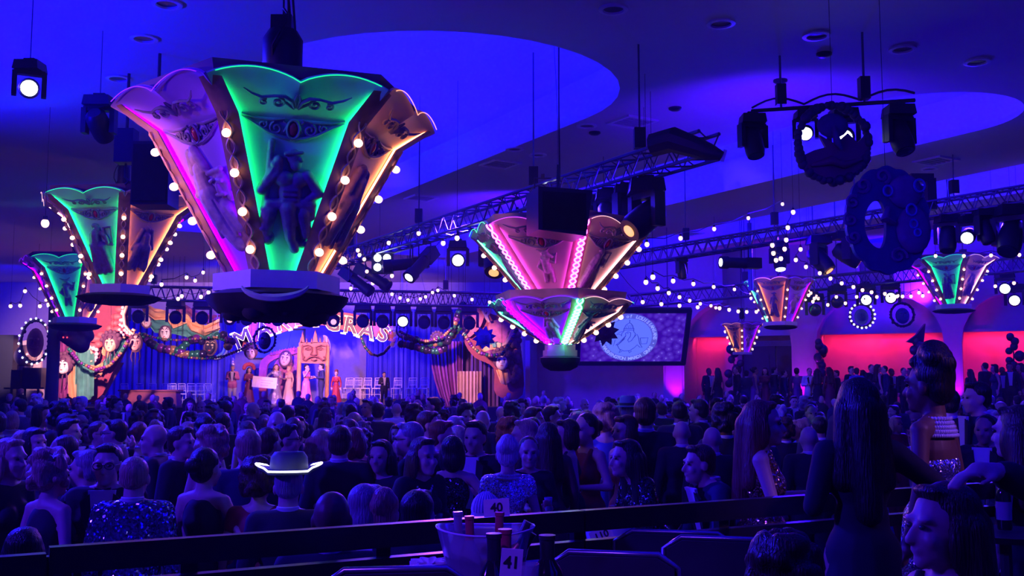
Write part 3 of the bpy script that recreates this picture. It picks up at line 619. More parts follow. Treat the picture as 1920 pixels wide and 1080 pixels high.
def mhead(label, pos, aim, lens=None, s=1.0, rz=0.0, group=None, hang=0):
    """moving head: pos is the clamp on the truss, aim a direction of the beam"""
    t = thing('moving_head_light', label, 'stage light', pos, 0, group); S = Matrix.Scale(s, 4); a = Vector(aim).normalized()
    yaw = math.atan2(a.y, a.x) - PI / 2; R = Matrix.Rotation(yaw, 4, 'Z')
    if hang: m = MB(); m.tube([(0, 0, -.05), (0, 0, hang)], .03, 6); m.obj('hanger_pipe', m_black, t)
    link('base', MH[0], t, None, S @ Matrix.Rotation(rz, 4, 'Z')); link('yoke', MH[1], t, None, S @ R)
    x = Vector((math.cos(yaw), math.sin(yaw), 0)); zv = -a; yv = zv.cross(x)
    H = S @ frame(Vector((0, 0, -.42)), x, yv, zv)
    h = link('head', MH[2], t, None, H); link('lens', MH[3], h, lens or LENS_OFF, None if lens is not LENS_WARM else Matrix.Translation((0, 0, -.12)) @ Matrix.Scale(.6, 4))
    return t
def _par():
    c = MB(); c.lathe([(.07, .2), (.1, .16), (.115, 0), (.12, -.12), (.105, -.12), (.09, .0)], 16); c = c.mesh('can', m_black, 40)
    ln = MB(); ln.lathe([(.104, -.115), (.05, -.125), (.01, -.127)], 14); ln = ln.mesh('lens', LENS_OFF, 40)
    br = MB(); br.tube([(-.14, 0, 0), (-.14, 0, .28), (.14, 0, .28), (.14, 0, 0)], .014, 5); br.box((0, 0, .31), (.06, .05, .08)); br = br.mesh('bracket', m_black, 40)
    el = MB(); el.box((0, 0, .15), (.2, .2, .3)); el.lathe([(.1, 0), (.1, -.35), (.12, -.36), (.12, -.5), (.1, -.5)], 14); el = el.mesh('barrel', m_black, 40)
    return c, ln, br, el
PAR = _par()
def par(label, pos, aim, lens=None, s=1.0, ellipsoidal=False):
    t = thing('spotlight' if ellipsoidal else 'par_light', label, 'stage light', pos); a = Vector(aim).normalized(); S = Matrix.Scale(s, 4)
    yaw = math.atan2(a.y, a.x) - PI / 2; x = Vector((math.cos(yaw), math.sin(yaw), 0)); zv = -a
    link('bracket', PAR[2], t, None, S @ Matrix.Translation((0, 0, -.35)) @ Matrix.Rotation(yaw, 4, 'Z'))
    h = link('barrel' if ellipsoidal else 'can', PAR[3] if ellipsoidal else PAR[0], t, None, S @ frame(Vector((0, 0, -.35)), x, zv.cross(x), zv))
    link('lens', PAR[1], h, lens or LENS_OFF, Matrix.Translation((0, 0, -.38 if ellipsoidal else 0)))
    return t
CAMV = Vector((0, 0, CAMZ))
# central truss, running away from the right to the far left
a, b = P(1330, 272, 13.2), P(620, 492, 27); T1 = truss('central black box truss running diagonally above the crowd, loaded with lights', a, b, .34, 30, (.1, .3, .62, .9)); 
def on(px, f, dz=-.2, A=a, B=b):
    q = A.lerp(B, f); return Vector((q.x, q.y, q.z + dz))
def fx(A, B, px):
    """fraction along a truss at which it passes a pixel column"""
    lo, hi = 0., 1.
    dec = (A.x / A.y) > (B.x / B.y)
    for _ in range(40):
        m = (lo + hi) / 2; q = A.lerp(B, m); v = 960 + FP * q.x / q.y
        if (v > px) == dec: lo = m
        else: hi = m
    return lo
def onx(px, A=a, B=b, dz=-.2): q = A.lerp(B, fx(A, B, px)); return Vector((q.x, q.y, q.z + dz))
tocam = lambda q, dx=0, dy=0, dz=0: (CAMV - q) + Vector((dx, dy, dz))
for px, lens, aim, lab, s in ((1215, LENS_WARM, (-1.2, -.7, -1), 'large moving head light with amber lens tilted to the left, near end of central truss', 1.35), (1175, None, (.3, -.4, -1), 'dark moving head light pointing down, second from near end of central truss', .9),
                           (1142, LENS_BLUE, (.1, .1, -1), 'moving head light with blue lit lens facing down on central truss', 1.0), (1105, None, (.2, .3, -1), 'dark moving head light beside the blue one on central truss', .8)):
    q = onx(px); mhead(lab, q, aim, lens, s)
for px, lab, s in ((1022, 'moving head light with white lit lens beside the black hanging loudspeaker', 1.25), (970, 'moving head light with white lit lens, upper left of the two tiered lantern', .95), (858, 'moving head light with white lit lens, halfway along the central truss', .95)):
    q = onx(px, dz=-.35 if px < 1000 else -.75); mhead(lab, q, tocam(q), LENS_ON, s, hang=.3 if px < 1000 else .7)
q = onx(1018, dz=.1); par('par light with warm white lens on top of the central truss', q + Vector((0, -.2, .25)), tocam(q), LENS_WARM if False else LENS_ON, 1.0)
q = onx(930, dz=-.3); mhead('big moving head light with amber lens before the green tip of the two tiered lantern', q, (-.1, -.6, -.8), LENS_WARM, 1.35, hang=.3)
for px, py, Y, aim, lens, lab in ((795, 452, 20, (-.4, -.5, -.55), LENS_ON, 'ellipsoidal spotlight with white lens below the far half of central truss'), (690, 485, 24, (.8, -.3, -.5), None, 'dark ellipsoidal spotlight pointing right at the far end of central truss'), (660, 488, 25, (.8, -.3, -.6), None, 'dark ellipsoidal spotlight beside the edge of the largest lantern'), (770, 412, 19, (-.8, -.2, -.1), None, 'dark ellipsoidal spotlight clamped along the central truss')):
    q = onx(px, dz=-.15); par(lab, q, aim, lens, 1.25, True)
q = onx(716, dz=-.15); t = thing('led_blinder', 'four cell blinder light with cool white lenses on far central truss', 'stage light', q)
m = MB(); m.box((0, 0, -.25), (.5, .2, .5)); m.obj('housing', m_black, t, 0)
for i in range(4):
    m = MB(); m.ball((-.11 + .22 * (i % 2), -.1, -.14 - .22 * (i // 2)), (.09, .04, .09)); m.obj('lens', LENS_ON, t)
for i in range(7):                                         # cloth wrapped cable loom at the near end
    pass
q0 = P(1240, 268, 13.0); m = MB(); pts = [P(1225, 272, 13.2), P(1262, 262, 13), P(1300, 275, 12.9), P(1330, 285, 12.8), P(1356, 292, 12.7)]
m.tube([p - q0 for p in pts], [.16, .17, .14, .11, .05], 10); o = m.obj('cable_loom', m_black); o.location = q0; tag(o, 'thick black cable loom at the near end of the central truss', 'cable')
m = MB(); q = P(1357, 292, 12.7); m.box((0, 0, 0), (.05, .03, .16)); o = m.obj('connector_plug', mat('plug_white', (.75, .8, .9), .4)); o.location = q; o.rotation_euler = (0, .3, 0); tag(o, 'pale plug at the tip of the thick cable loom', 'plug')
# black hanging loudspeaker before the two tiered lantern, flown from the truss
q = P(1046, 400, 13.6); t = thing('hanging_loudspeaker', 'big black hanging loudspeaker in front of the two tiered lantern', 'loudspeaker', q, .25)
m = MB(); m.prism([(-.36, -.28), (.3, -.34), (.4, .28), (-.36, .3)], -.3, .3, Matrix.Rotation(PI / 2, 4, 'X')); m.obj('cabinet', m_black, t, 0)
m = MB(); m.box((.0, -.31, -.02), (.6, .02, .5)); m.obj('grille', m_blackcloth, t, 0); m = MB()
m.tube([(0, 0, .25), (0, 0, onx(1046).z - q.z)], .012, 6); m.obj('suspension_cable', m_black, t)
q = P(292, 330, 15); t = thing('hanging_loudspeaker', 'black box loudspeaker hanging behind the left edge of the largest lantern', 'loudspeaker', q)
m = MB(); m.box((0, 0, 0), (.55, .5, .95)); m.obj('cabinet', m_black, t, 0); m = MB(); m.box((0, -.26, 0), (.5, .03, .85)); m.obj('grille', m_blackcloth, t, 0); m = MB(); m.tube([(0, 0, .4), (0, 0, CZ(q) - q.z)], .025, 6); m.obj('suspension_cable', m_black, t)
# left: floodlight and chain motors
q = P(55, 155, 11); q2 = P(55, 188, 11); mhead('moving head light with white honeycomb lens at the far upper left', q + Vector((0, 0, .25)), tocam(q2), LENS_ON, .75)
m = MB(); m.tube([(0, 0, .2), (0, 0, CZ(q) - q.z)], .007, 6); o = m.obj('drop_rod', m_alu); o.location = q; tag(o, 'drop rod holding the upper left moving head light', 'rod')
q = P(188, 180, 14); t = thing('moving_head_light', 'dark moving head light left of the largest lantern rim', 'stage light', q); link('base', MH[0], t); link('yoke', MH[1], t); h = link('head', MH[2], t, None, frame(Vector((0, 0, -.4)), (1, 0, 0), (0, .5, .86), (0, -.86, .5))); link('lens', MH[3], h)
m = MB(); m.tube([(0, 0, .02), (0, 0, CZ(q) - q.z)], .007, 6); m.obj('drop_rod', m_alu, t)
q = P(237, 275, 16); t = thing('chain_hoist', 'dark chain hoist with hook hanging left of the largest lantern', 'hoist', q)
m = MB(); m.box((0, 0, 0), (.3, .26, .55)); m.lathe([(.16, -.1), (.16, .12)], 12, Matrix.Rotation(PI / 2, 4, 'X')); m.obj('motor', m_chain, t, 0); m = MB(); m.tube([(0, 0, .2), (0, 0, CZ(q) - q.z)], .025, 6); m.obj('chain', m_chain, t)
m = MB(); m.tube([(0, 0, -.25), (0, 0, -.5), (.06, 0, -.56), (.0, 0, -.62)], .02, 6); m.obj('hook', m_chain, t)
# upper right lamp bar
a2, b2 = P(1410, 208, 15.5), P(1715, 188, 13.5); t = thing('lamp_bar', 'black pipe bar with four moving heads below the upper right ceiling', 'lamp bar', a2)
m = MB(); m.tube([(0, 0, 0), b2 - a2], .03, 8); m.obj('pipe', m_black, t)
for f in (.2, .72): 
    d = (b2 - a2) * f; m = MB(); m.tube([d, Vector((d.x, d.y, CZ(d + a2) - a2.z))], .018, 6); m.obj('drop_rod', m_alu, t); m = MB(); m.box((d.x, d.y, d.z + .22), (.14, .14, .32)); m.obj('hoist', m_black, t, 0)
m = MB(); d = b2 - a2; m.tube([d * f + Vector((0, 0, .05 + .12 * abs(math.sin(9 * f)))) for f in [i / 20 for i in range(21)]], .018, 5); m.obj('power_cable', m_black, t)
for px, lens, aim, lab in ((1420, None, (.1, -.3, -1), 'dark moving head light at the left end of the upper right lamp bar'), (1700, None, (.15, -.4, -1), 'dark moving head light at the right end of the upper right lamp bar')):
    mhead(lab, onx(px, a2, b2, -.05), aim, lens, 1.0)
for px, lab in ((1521, 'moving head light with small lit lens behind the round mask prop'), (1594, 'moving head light with bright white lens behind the round mask prop')):
    q = onx(px, a2, b2, -.05); mhead(lab, q, tocam(q, 0, 0, -.6), LENS_ON, .8 if px < 1550 else 1.0)
# right truss, far: 1160,490 -> 1920,375
a3, b3 = P(1150, 492, 27), P(2000, 352, 20.5); truss('far right black truss running from the two tiered lantern to the right edge', a3, b3, .34, 34, (.2, .42, .6, .8))
for px, aim, lens, lab, s in ((1280, (.1, -.1, -1), None, 'small dark moving head light near the left end of right truss', .8), (1540, (.5, -.4, -.8), LENS_WARM, 'big moving head light with amber lens under the right truss', 1.35), (1590, (.7, -.2, -.5), None, 'dark moving head light behind the crescent face prop', 1.3),
                              (1465, (0, -.3, -1), LENS_ON, 'moving head light with white lens in the cluster of bulbs on right truss', 1.0), (1785, (-.2, -.3, -1), None, 'dark moving head light right of the crescent face prop', 1.2), (1856, (.15, -.3, -1), None, 'dark moving head light second from right edge on right truss', 1.1), (1905, (-.5, -.5, -1), None, 'big dark moving head light at the right edge on right truss', 1.6)):
    mhead(lab, onx(px, a3, b3, -.15), aim, lens, s)
q = onx(1824, a3, b3, -.25); mhead('moving head light with white lit lens under the right truss near the right edge', q, tocam(q, -3, 0, -4), LENS_ON, 1.05)
par('par light with lit lens facing left on right truss', onx(1400, a3, b3, -.1), (-1, -.25, 0), LENS_ON, 1.3, True)
q = P(1755, 350, 20); t = thing('cable_bracket', 'black bracket arm standing up from the right truss', 'bracket', onx(1755, a3, b3, .1)); m = MB(); m.box((0, 0, .25), (.2, .2, .7)); m.box((-.2, 0, .62), (.5, .22, .16)); m.obj('arm', m_black, t, 0)
# a second far truss low on the right and its lights
a4, b4 = P(1180, 565, 34), P(1990, 488, 29); truss('distant low truss behind the strings of bulbs on the right', a4, b4, .4, 30, (.3, .8))
for px, py, lab, lens in ((1624, 556, 'distant white spotlight above the left fairy light wreath', LENS_ON), (1670, 552, 'distant cool white spotlight right of the left wreath', LENS_ON), (1884, 535, 'distant white spotlight right of the far right lantern, upper of two', LENS_ON), (1902, 557, 'distant white spotlight right of the far right lantern, lower of two', LENS_ON), (1570, 560, 'dark distant spotlight among the bulbs on the low truss', None), (1528, 575, 'dark distant spotlight right of the orange lantern', None)):
    q = P(px, py, 31); mhead(lab, q + Vector((0, 0, .42)), tocam(q), lens, 1.25)
    m = MB(); m.tube([(0, 0, .4), (0, 0, max(.5, CZ(q) - q.z))], .02, 5); o = m.obj('drop_rod', m_alu); o.location = q; tag(o, 'thin rod over the ' + lab.replace('distant ', ''), 'rod')
# the stage truss, left to centre
a5, b5 = P(215, 549, 33.5), P(945, 563, 33.5); truss('long horizontal black truss in front of the stage', a5, b5, .45, 40, (.1, .35, .62, .85))
STG = [(258, None, 'first from left, beside the carved scenery'), (328, None, 'second from left, before the draped swag'), (378, None, 'third from left, before the draped swag'), (430, LENS_WARM, 'with small amber glint, left of the big M'), (462, None, 'right of the one with the amber glint'), (520, None, 'under the cloth of the largest lantern'), (592, LENS_WARM, 'with small lit lens between the two words'), (625, LENS_WARM, 'with amber glint before the letter G'), (680, None, 'right of the letter G'), (717, None, 'above the letter A of the second word'), (755, LENS_ON, 'with bright white lens above the end of the sign'), (795, None, 'left of the bead garland'), (832, None, 'right above the bead garland'), (880, None, 'before the right jester scenery')]
for px, lens, lab in STG:
    q = onx(px, a5, b5, -.2); mhead('stage truss moving head light ' + lab, q, tocam(q, 0, 0, -5) if lens is not LENS_ON else tocam(q), lens, 1.35)

# ---------------------------------------------------------------- strings of bulbs
m_wire = mat('black_wire', (.02, .02, .03), .6)
SB = MB(); SB.ball((0, 0, -.05), (.041, .041, .047), 10, 7); SB = SB.mesh('bulb', BULB, 60)
SS = MB(); SS.lathe([(.022, .03), (.026, .0), (.024, -.02)], 8); SS = SS.mesh('socket', m_black, 40)
def string(label, pts, y0, y1, s=1.0, group=None):
    n = len(pts); W = [P(x, y, y0 + (y1 - y0) * i / max(1, n - 1)) for i, (x, y) in enumerate(pts)]; t = thing('string_light', label, 'string lights', W[0])
    m = MB(); path = []
    for i, q in enumerate(W):
        path.append(q - W[0] + Vector((0, 0, .06)))
        if i < n - 1: path.append(q.lerp(W[i + 1], .5) - W[0] + Vector((0, 0, .0)))
    if n > 1: m.tube(path, .009, 4)
    for q in (W[0], W[-1]): m.tube([q - W[0], Vector((q.x - W[0].x, q.y - W[0].y, CZ(q) - W[0].z))], .004, 4)
    m.obj('wire', m_wire, t)
    for q in W:
        M2 = Matrix.Translation(q - W[0]) @ Matrix.Scale(s, 4); b = link('bulb', SB, t, None, M2); link('socket', SS, t, None, M2)
    return t
string('string of bulbs rising from the two tiered lantern rim to the right truss', [(1213, 453), (1276, 442), (1339, 425), (1403, 405), (1467, 379)], 16, 23, .9)
string('vertical string of bulbs hanging through the right truss above the orange lantern', [(1487, 393), (1477, 422), (1474, 445), (1471, 462), (1464, 480), (1450, 470), (1448, 455), (1455, 483)], 22, 22, 1.15)
string('string of bulbs from the two tiered lantern to the orange lantern, upper', [(1224, 514), (1262, 522), (1300, 528), (1338, 534), (1377, 539), (1408, 556)], 17, 29, 1.0)
string('string of bulbs sagging above the round seal screen', [(1211, 524), (1233, 536), (1254, 545), (1274, 553), (1293, 560), (1313, 566), (1333, 570), (1342, 574)], 18, 30, 1.0)
string('low string of bulbs above the top edge of the screen', [(1150, 500), (1205, 562), (1240, 566), (1274, 569), (1308, 572), (1349, 574), (1367, 577), (1384, 580), (1400, 581), (1418, 581)], 26, 31, 1.2)
string('string of bulbs running from the right truss down to the far right lantern', [(1501, 463), (1492, 483), (1511, 496), (1537, 508), (1557, 518), (1578, 527), (1600, 534), (1617, 540), (1634, 544), (1659, 547), (1681, 552), (1692, 552), (1708, 552)], 22, 27, 1.05)
string('lower string of bulbs above the two wreaths', [(1516, 550), (1527, 556), (1552, 568), (1585, 565), (1621, 561), (1644, 553), (1668, 556), (1683, 551), (1723, 545), (1730, 551)], 29, 28, 1.1)
string('short string of bulbs right of the orange lantern', [(1520, 546), (1530, 552), (1534, 556), (1524, 562), (1568, 553), (1606, 553)], 29, 29, 1.1)
string('string of bulbs across the top of the far right lantern', [(1754, 476), (1807, 476), (1858, 475), (1911, 474)], 25, 24, 1.0)
string('pair of bulbs strung right of the far right lantern', [(1901, 527), (1866, 533)], 25, 26, 1.0)
string('long string of bulbs descending before the far cove beside the largest lantern', [(857, 441), (831, 451), (802, 474), (768, 494), (735, 513), (699, 527), (658, 537)], 19, 27, 1.1)
string('string of bulbs dipping to the stage truss right of the largest lantern', [(711, 522), (722, 538), (735, 548), (750, 555), (765, 559), (788, 557), (798, 553), (811, 545), (821, 541)], 28, 31, 1.1)
string('string of bulbs along the right end of the stage truss', [(821, 541), (852, 551), (885, 558), (918, 563)], 31, 29, 1.1)
string('bulbs along the far end of the central truss', [(785, 433), (729, 451), (671, 465), (674, 474), (683, 482), (688, 505), (648, 487)], 20, 25, 1.0)
string('string of bulbs at the left edge below the farthest left lantern', [(20, 570), (38, 569), (47, 542), (75, 570), (91, 567)], 31, 31, 1.3)
string('string of bulbs in the gap between the two left lanterns', [(303, 529), (350, 516), (366, 522), (381, 507)], 24, 27, 1.1)
string('string of bulbs above the draped swag', [(391, 544), (377, 552), (341, 551), (334, 556), (289, 560), (236, 562), (246, 565)], 31, 32, 1.4)
string('single large bulb beside the green lantern rim at left', [(85, 410)], 18, 18, 1.7)
# ---------------------------------------------------------------- the stage and its scenery
bm = MB(); bm.box((-9.2, 44.5, ST / 2), (20.4, 11, ST)); struct('floor_stage', bm, mat('stage_black', (.03, .025, .05), .7))
bm = MB(); bm.box((.9, 46.2, 4), (.3, 8, 8)); struct('wall_stage_right', bm, m_wall)
def cut(pts, Y, th, m, parent=None, name='board', o=(0, 0, 0), smooth=0):
    """flat scenery of real thickness standing at depth Y, its outline given in the photograph's pixels"""
    b = MB(); q = [P(x, y, Y) for x, y in pts]; poly = [(p.x - o[0], p.z - o[2]) for p in q]
    ar = sum(poly[i - 1][0] * poly[i][1] - poly[i][0] * poly[i - 1][1] for i in range(len(poly)))
    if ar < 0: poly = poly[::-1]
    M = Matrix.Translation((0, Y - o[1], 0)) @ Matrix.Rotation(PI / 2, 4, 'X'); b.prism(poly, -th, 0, M)
    return b.obj(name, m, parent, smooth)
def smooth_px(pts, n=6):
    """closed Catmull-Rom curve through pixel points"""
    out = []; N = len(pts)
    for i in range(N):
        p0, p1, p2, p3 = pts[i - 1], pts[i], pts[(i + 1) % N], pts[(i + 2) % N]
        for k in range(n):
            t = k / n; out.append(tuple(.5 * (2 * p1[d] + (p2[d] - p0[d]) * t + (2 * p0[d] - 5 * p1[d] + 4 * p2[d] - p3[d]) * t * t + (3 * p1[d] - p0[d] - 3 * p2[d] + p3[d]) * t ** 3) for d in (0, 1)))
    return out
def tubepx(pts, Y, r, m, parent, name, o=(0, 0, 0), n=6):
    b = MB(); b.tube([P(x, y, Y) - Vector(o) for x, y in pts], r, n); return b.obj(name, m, parent, 60)
def pleats(name, label, px0, px1, py0, py1, Y, m, waves, amp=.12, cat='curtain', taper=None, seed=0, parent=None):
    a, b2 = P(px0, py0, Y), P(px1, py0, Y); z0, z1 = P(px0, py0, Y).z, P(px0, py1, Y).z; rnd = random.Random(seed); ph = rnd.random() * 6
    def f(i, j):
        g = i if taper is None else taper(i, j); x = a.x + (b2.x - a.x) * g
        return (x, Y + amp * math.sin(2 * PI * waves * i + ph + .4 * math.sin(7 * i)) + .3 * amp * math.sin(2 * PI * waves * 2.3 * i), z0 + (z1 - z0) * j)
    b = MB(); b.sheet(f, int(waves * 8), 5, .02); o = b.obj(name, m, parent, 60)
    return tag(o, label, cat) if parent is None else o
m_bluec = mat('blue_curtain', (.06, .06, .5), .85, vary=.15)
pleats('stage_curtain', 'long pleated blue stage curtain at the left behind the chairs', 150, 442, 590, 758, 47.5, m_bluec, 26, .1, seed=1)
pleats('stage_curtain', 'long pleated blue stage curtain at the right behind the chairs', 688, 905, 580, 758, 47.5, m_bluec, 22, .1, seed=2)
bm = MB(); q = P(565, 700, 48.6); bm.box((q.x, 49.2, 3.4), (7, .3, 4.6)); struct('wall_alcove', bm, mat('alcove_wall', (.42, .4, .5), .8))
bm = MB(); a, b2 = P(478, 618, 49.0), P(570, 672, 49.0); 
t = thing('projection_screen', 'bright blue projection screen behind the stage sign', 'screen', (a + b2) / 2); bm.box((0, 0, 0), (b2.x - a.x, .06, a.z - b2.z)); bm.obj('screen', mat('blue_screen', (.05, .1, .8), .5, emit=(.01, .03, 1), es=.5, vary=.1), t, 0)
bm = MB()
for s in (-1, 1): bm.box((0, -.03, s * (a.z - b2.z) / 2), (b2.x - a.x + .1, .1, .08)); bm.box((s * (b2.x - a.x) / 2, -.03, 0), (.08, .1, a.z - b2.z))
bm.obj('frame', m_black, t, 0)
# two framed portraits on the alcove wall
m_frame = mat('portrait_frame', (.5, .4, .45), .5); m_print = mat('portrait_print', (.08, .06, .12), .7, vary=.6, scale=4)
for px, lab in ((484, 'framed dark portrait on the alcove wall, left of two'), (506, 'framed dark portrait on the alcove wall, right of two')):
    q = P(px, 700, 49.03); t = thing('framed_portrait', lab, 'picture', q); b = MB(); b.box((0, 0, 0), (.46, .05, .62)); b.obj('mat_board', m_frame, t, 0); b = MB(); b.box((0, -.035, 0), (.34, .03, .48)); b.obj('print', m_print, t, 0); b = MB(); b.ball((0, -.05, .06), (.1, .02, .14)); b.obj('sitter', mat('portrait_skin', (.3, .22, .3), .7), t)
# ---- the arched sign
m_sign = mat('sign_maroon', (.5, .1, .13), .6, vary=.4, scale=5, bump=.4); m_stripe = mat('letter_face', (.09, .06, .08), .5, vary=.3, scale=20); m_neon = mat('letter_neon', (1, .9, .6), .4, emit=(1, .68, .34), es=2.6, vary=0, sample=False)
YS = 41.0
qs = P(590, 612, YS); tS = thing('arched_sign', 'arched maroon sign with glowing outlined letters above the stage', 'sign', qs)
up = [(440, 640), (470, 606), (500, 594), (530, 582), (565, 575), (600, 574), (635, 584), (670, 590), (705, 604), (738, 612)]; dn = [(742, 640), (705, 632), (670, 624), (635, 617), (600, 609), (565, 612), (530, 623), (500, 632), (470, 646), (452, 655)]
cut(smooth_px(up + dn, 4), YS + .12, .1, m_sign, tS, 'board', qs)
LET = [('M', 456, 636, 24, 1.12), ('A', 495, 619, 20, .95), ('R', 530, 606, 14, 1.05), ('D', 567, 596, 7, 1.05), ('I', 593, 597, 2, 1.0), ('G', 625, 607, -9, 1.02), ('R', 658, 611, -10, 1.05), ('A', 689, 620, -14, 1.0), ('S', 719, 627, -18, 1.02)]
def serif_pts(ch):
    return {'M': [(-.31, -.35, .2), (.31, -.35, .2), (-.33, .35, .16), (.33, .35, .16)], 'A': [(-.3, -.35, .22), (.3, -.35, .22)], 'R': [(-.25, -.35, .24), (.28, -.35, .18), (-.27, .35, .14)], 'D': [(-.3, -.35, .14), (-.3, .35, .14)], 'I': [(0, -.35, .28), (0, .35, .28)], 'G': [(.22, -.0, .2)], 'S': [(.24, .24, .05), (-.24, -.24, .05)]}[ch]
for ch, px, py, rot, s in LET:
    q = P(px, py, YS) - qs + Vector((0, -.02, 0)); size = .86 * s
    M = Matrix.Translation(q) @ Matrix.Rotation(math.radians(rot), 4, 'Y').inverted() @ Matrix.Rotation(PI / 2, 4, 'X')
    me = text_mesh('letter', ch, size, .04, .02); l = link('letter', me, tS, m_stripe, M)
    cu = bpy.data.curves.new('tmp', 'FONT'); cu.body = ch; cu.size = size; cu.align_x = 'CENTER'; cu.align_y = 'CENTER'; cu.fill_mode = 'NONE'; cu.bevel_depth = .010; cu.offset = .028; cu.resolution_u = 3; cu.bevel_resolution = 0
    to = bpy.data.objects.new('tmp', cu); C.objects.link(to); dg = bpy.context.evaluated_depsgraph_get(); me = bpy.data.meshes.new_from_object(to.evaluated_get(dg)); bpy.data.objects.remove(to); me.name = 'neon_outline'
    b = MB(); vs = [v.co[:] for v in me.vertices]; fs = [tuple(p.vertices) for p in me.polygons]; b.add(vs, fs, Matrix.Translation((0, 0, .05)))
    for x, y, wd in serif_pts(ch): b.box((x * size * 1.05, y * size * 1.12, .05), (wd * size, .06, .05))
    b.obj('neon_outline', m_neon, l, 0)
# end figure of the sign and the pink crest on its top
m_pinkc = mat('crest_pink', (.7, .35, .4), .7, vary=.4, scale=3, bump=.5)
cut(smooth_px([(536, 590), (545, 574), (556, 578), (568, 570), (580, 575), (588, 580), (586, 590), (560, 594)], 4), YS + .2, .12, m_pinkc, tS, 'crest', qs)
cut(smooth_px([(736, 612), (746, 600), (756, 616), (754, 640), (742, 650), (730, 650), (738, 632)], 4), YS, .14, mat('clown_grey', (.35, .26, .33), .7, vary=.3), tS, 'clown_face', qs)
for x, y in ((736, 617), (742, 618)): b = MB(); b.ball(P(x, y, YS - .18) - qs, .08, 8, 6); b.obj('eye', mat('eye_white', (.8, .75, .8), .4), tS)
cut(smooth_px([(731, 634), (738, 636), (743, 632), (740, 641), (733, 640)], 4), YS - .14, .05, mat('red_lips', (.65, .06, .08), .4), tS, 'lips', qs)
for px in (470, 720):
    q = P(px, 600, YS + .3) - qs; b = MB(); b.tube([q, Vector((q.x, q.y, CZ(q + qs) - qs.z))], .012, 5); b.obj('hanging_cable', m_wire, tS)

# ---- masks
m_face = {'white': mat('mask_white', (.78, .66, .7), .5, vary=.08), 'gold': mat('mask_gold', (.75, .5, .35), .5, vary=.3, scale=6), 'dark': mat('mask_black', (.03, .025, .05), .3), 'rose': mat('mask_rose', (.75, .42, .42), .5, vary=.25, scale=6)}
m_paint = mat('mask_paint', (.06, .02, .07), .5); m_lip = MATS['red_lips']; m_hat = mat('mask_hat', (.08, .03, .08), .7, vary=.4)
MASKME = blob('mask_face', [('e', (0, 0, 0), (.26, .12, .36)), ('e', (0, -.08, -.16), (.17, .1, .18)), ('c', (0, -.12, .08), .03, (0, -.17, -.06), .05), ('e', (.1, -.08, .1), (.09, .06, .05)), ('e', (-.1, -.08, .1), (.09, .06, .05)), ('e', (0, -.12, -.17), (.08, .06, .035)), ('e', (.13, -.06, -.05), (.08, .08, .1)), ('e', (-.13, -.06, -.05), (.08, .08, .1))], .03, 2, .6)
_m = MB()
for s in (-1, 1): _m.ball((s * .1, -.125, .075), (.055, .02, .028), 10, 6); _m.tube([(s * .03, -.14, .17), (s * .1, -.14, .22), (s * .19, -.1, .17)], .014, 5)
MASKEYE = _m.mesh('eye_paint', m_paint, 40); _m = MB(); _m.ball((0, -.165, -.165), (.06, .03, .022), 10, 6); MASKLIP = _m.mesh('lips', m_lip, 40)
_m = MB()
for s in (-1, 1): _m.tube([(s * .08, -.13, .2), (s * .12, -.11, .3), (s * .06, -.09, .34)], .02, 5); _m.tube([(s * .1, -.14, .04), (s * .11, -.13, -.06), (s * .08, -.12, -.14)], .014, 5)
MASKPAT = _m.mesh('harlequin_paint', m_paint, 40)
def mask(label, px, py, Y, s_, face='white', tilt=0, hat=None, paint=True, ribbons=False, yaw=0, hang=False):
    s = s_ * .72; q = P(px, py, Y); t = thing('carnival_mask', label, 'mask', M=Matrix.Translation(q) @ Matrix.Rotation(yaw, 4, 'Z') @ Matrix.Rotation(math.radians(tilt), 4, 'Y') @ Matrix.Scale(s, 4))
    f = link('face', MASKME, t, m_face[face]); link('eye_paint', MASKEYE, f, None if face != 'dark' else m_face['gold']); link('lips', MASKLIP, f, None)
    if paint: link('harlequin_paint', MASKPAT, f)
    if hat:
        b = MB(); b.ball((0, .06, .1), (.38, .16, .42), 14, 8); b.obj('headdress', m_hat, t)
        b = MB()
        for k in range(7): a = .2 + k * .46; b.ball((.38 * math.cos(a), .02, .12 + .4 * math.sin(a)), (.1, .08, .1), 8, 5)
        b.obj('ruffle', m_hat, t)
    else:
        b = MB(); b.lathe([(.3, -.02), (.31, .03), (.27, .05)], 20, Matrix.Rotation(PI / 2, 4, 'X') @ Matrix.Scale(1.35, 4, (0, 1, 0))); b.obj('back_shell', m_hat, t)
    b = MB(); b.tube([(0, .06, .3), (0, .06, (CZ(q) - q.z) / s)], .008, 4); b.obj('hanging_cable', m_wire, t)
    if ribbons:
        for k in range(3): b = MB(); b.tube([(-.15 + .15 * k, .02, -.3), (-.2 + .2 * k, .0, -.6), (-.14 + .13 * k, .02, -.85 - .1 * (k % 2))], [.03, .025, .01], 5); b.obj('ribbon', m_hat, t)
    return t
YL = 40.0
mask('white harlequin mask in a dark ruffled hood at the bottom of the left scenery', 119, 686, YL - .5, 1.3, 'white', 4, True, True, True)
mask('mask in a wide dark hat on the middle of the left scenery', 207, 645, YL - .5, 1.3, 'gold', -2, True, True, True)
mask('rosy mask with red lips hanging right of the left scenery', 255, 643, YL - .6, 1.25, 'rose', 0, None, True, True)
mask('pale mask half hidden behind a stage light, at the left end of the swag', 275, 602, YL, 1.0, 'white', -10, None)
mask('pale mask with dark eye patches hanging under the swag', 310, 625, YL, 1.15, 'white', 0, None)
mask('pale mask in a ruffled hood hanging below the letter M', 470, 662, YL, 1.05, 'white', 0, True)
mask('black mask with white eyes inside the blue and white ring', 395, 650, YL - .3, 1.25, 'dark', 3, None, False)
mask('pale mask hanging at the right end of the arched sign', 754, 618, YL, 1.15, 'white', 0, None, True, True)
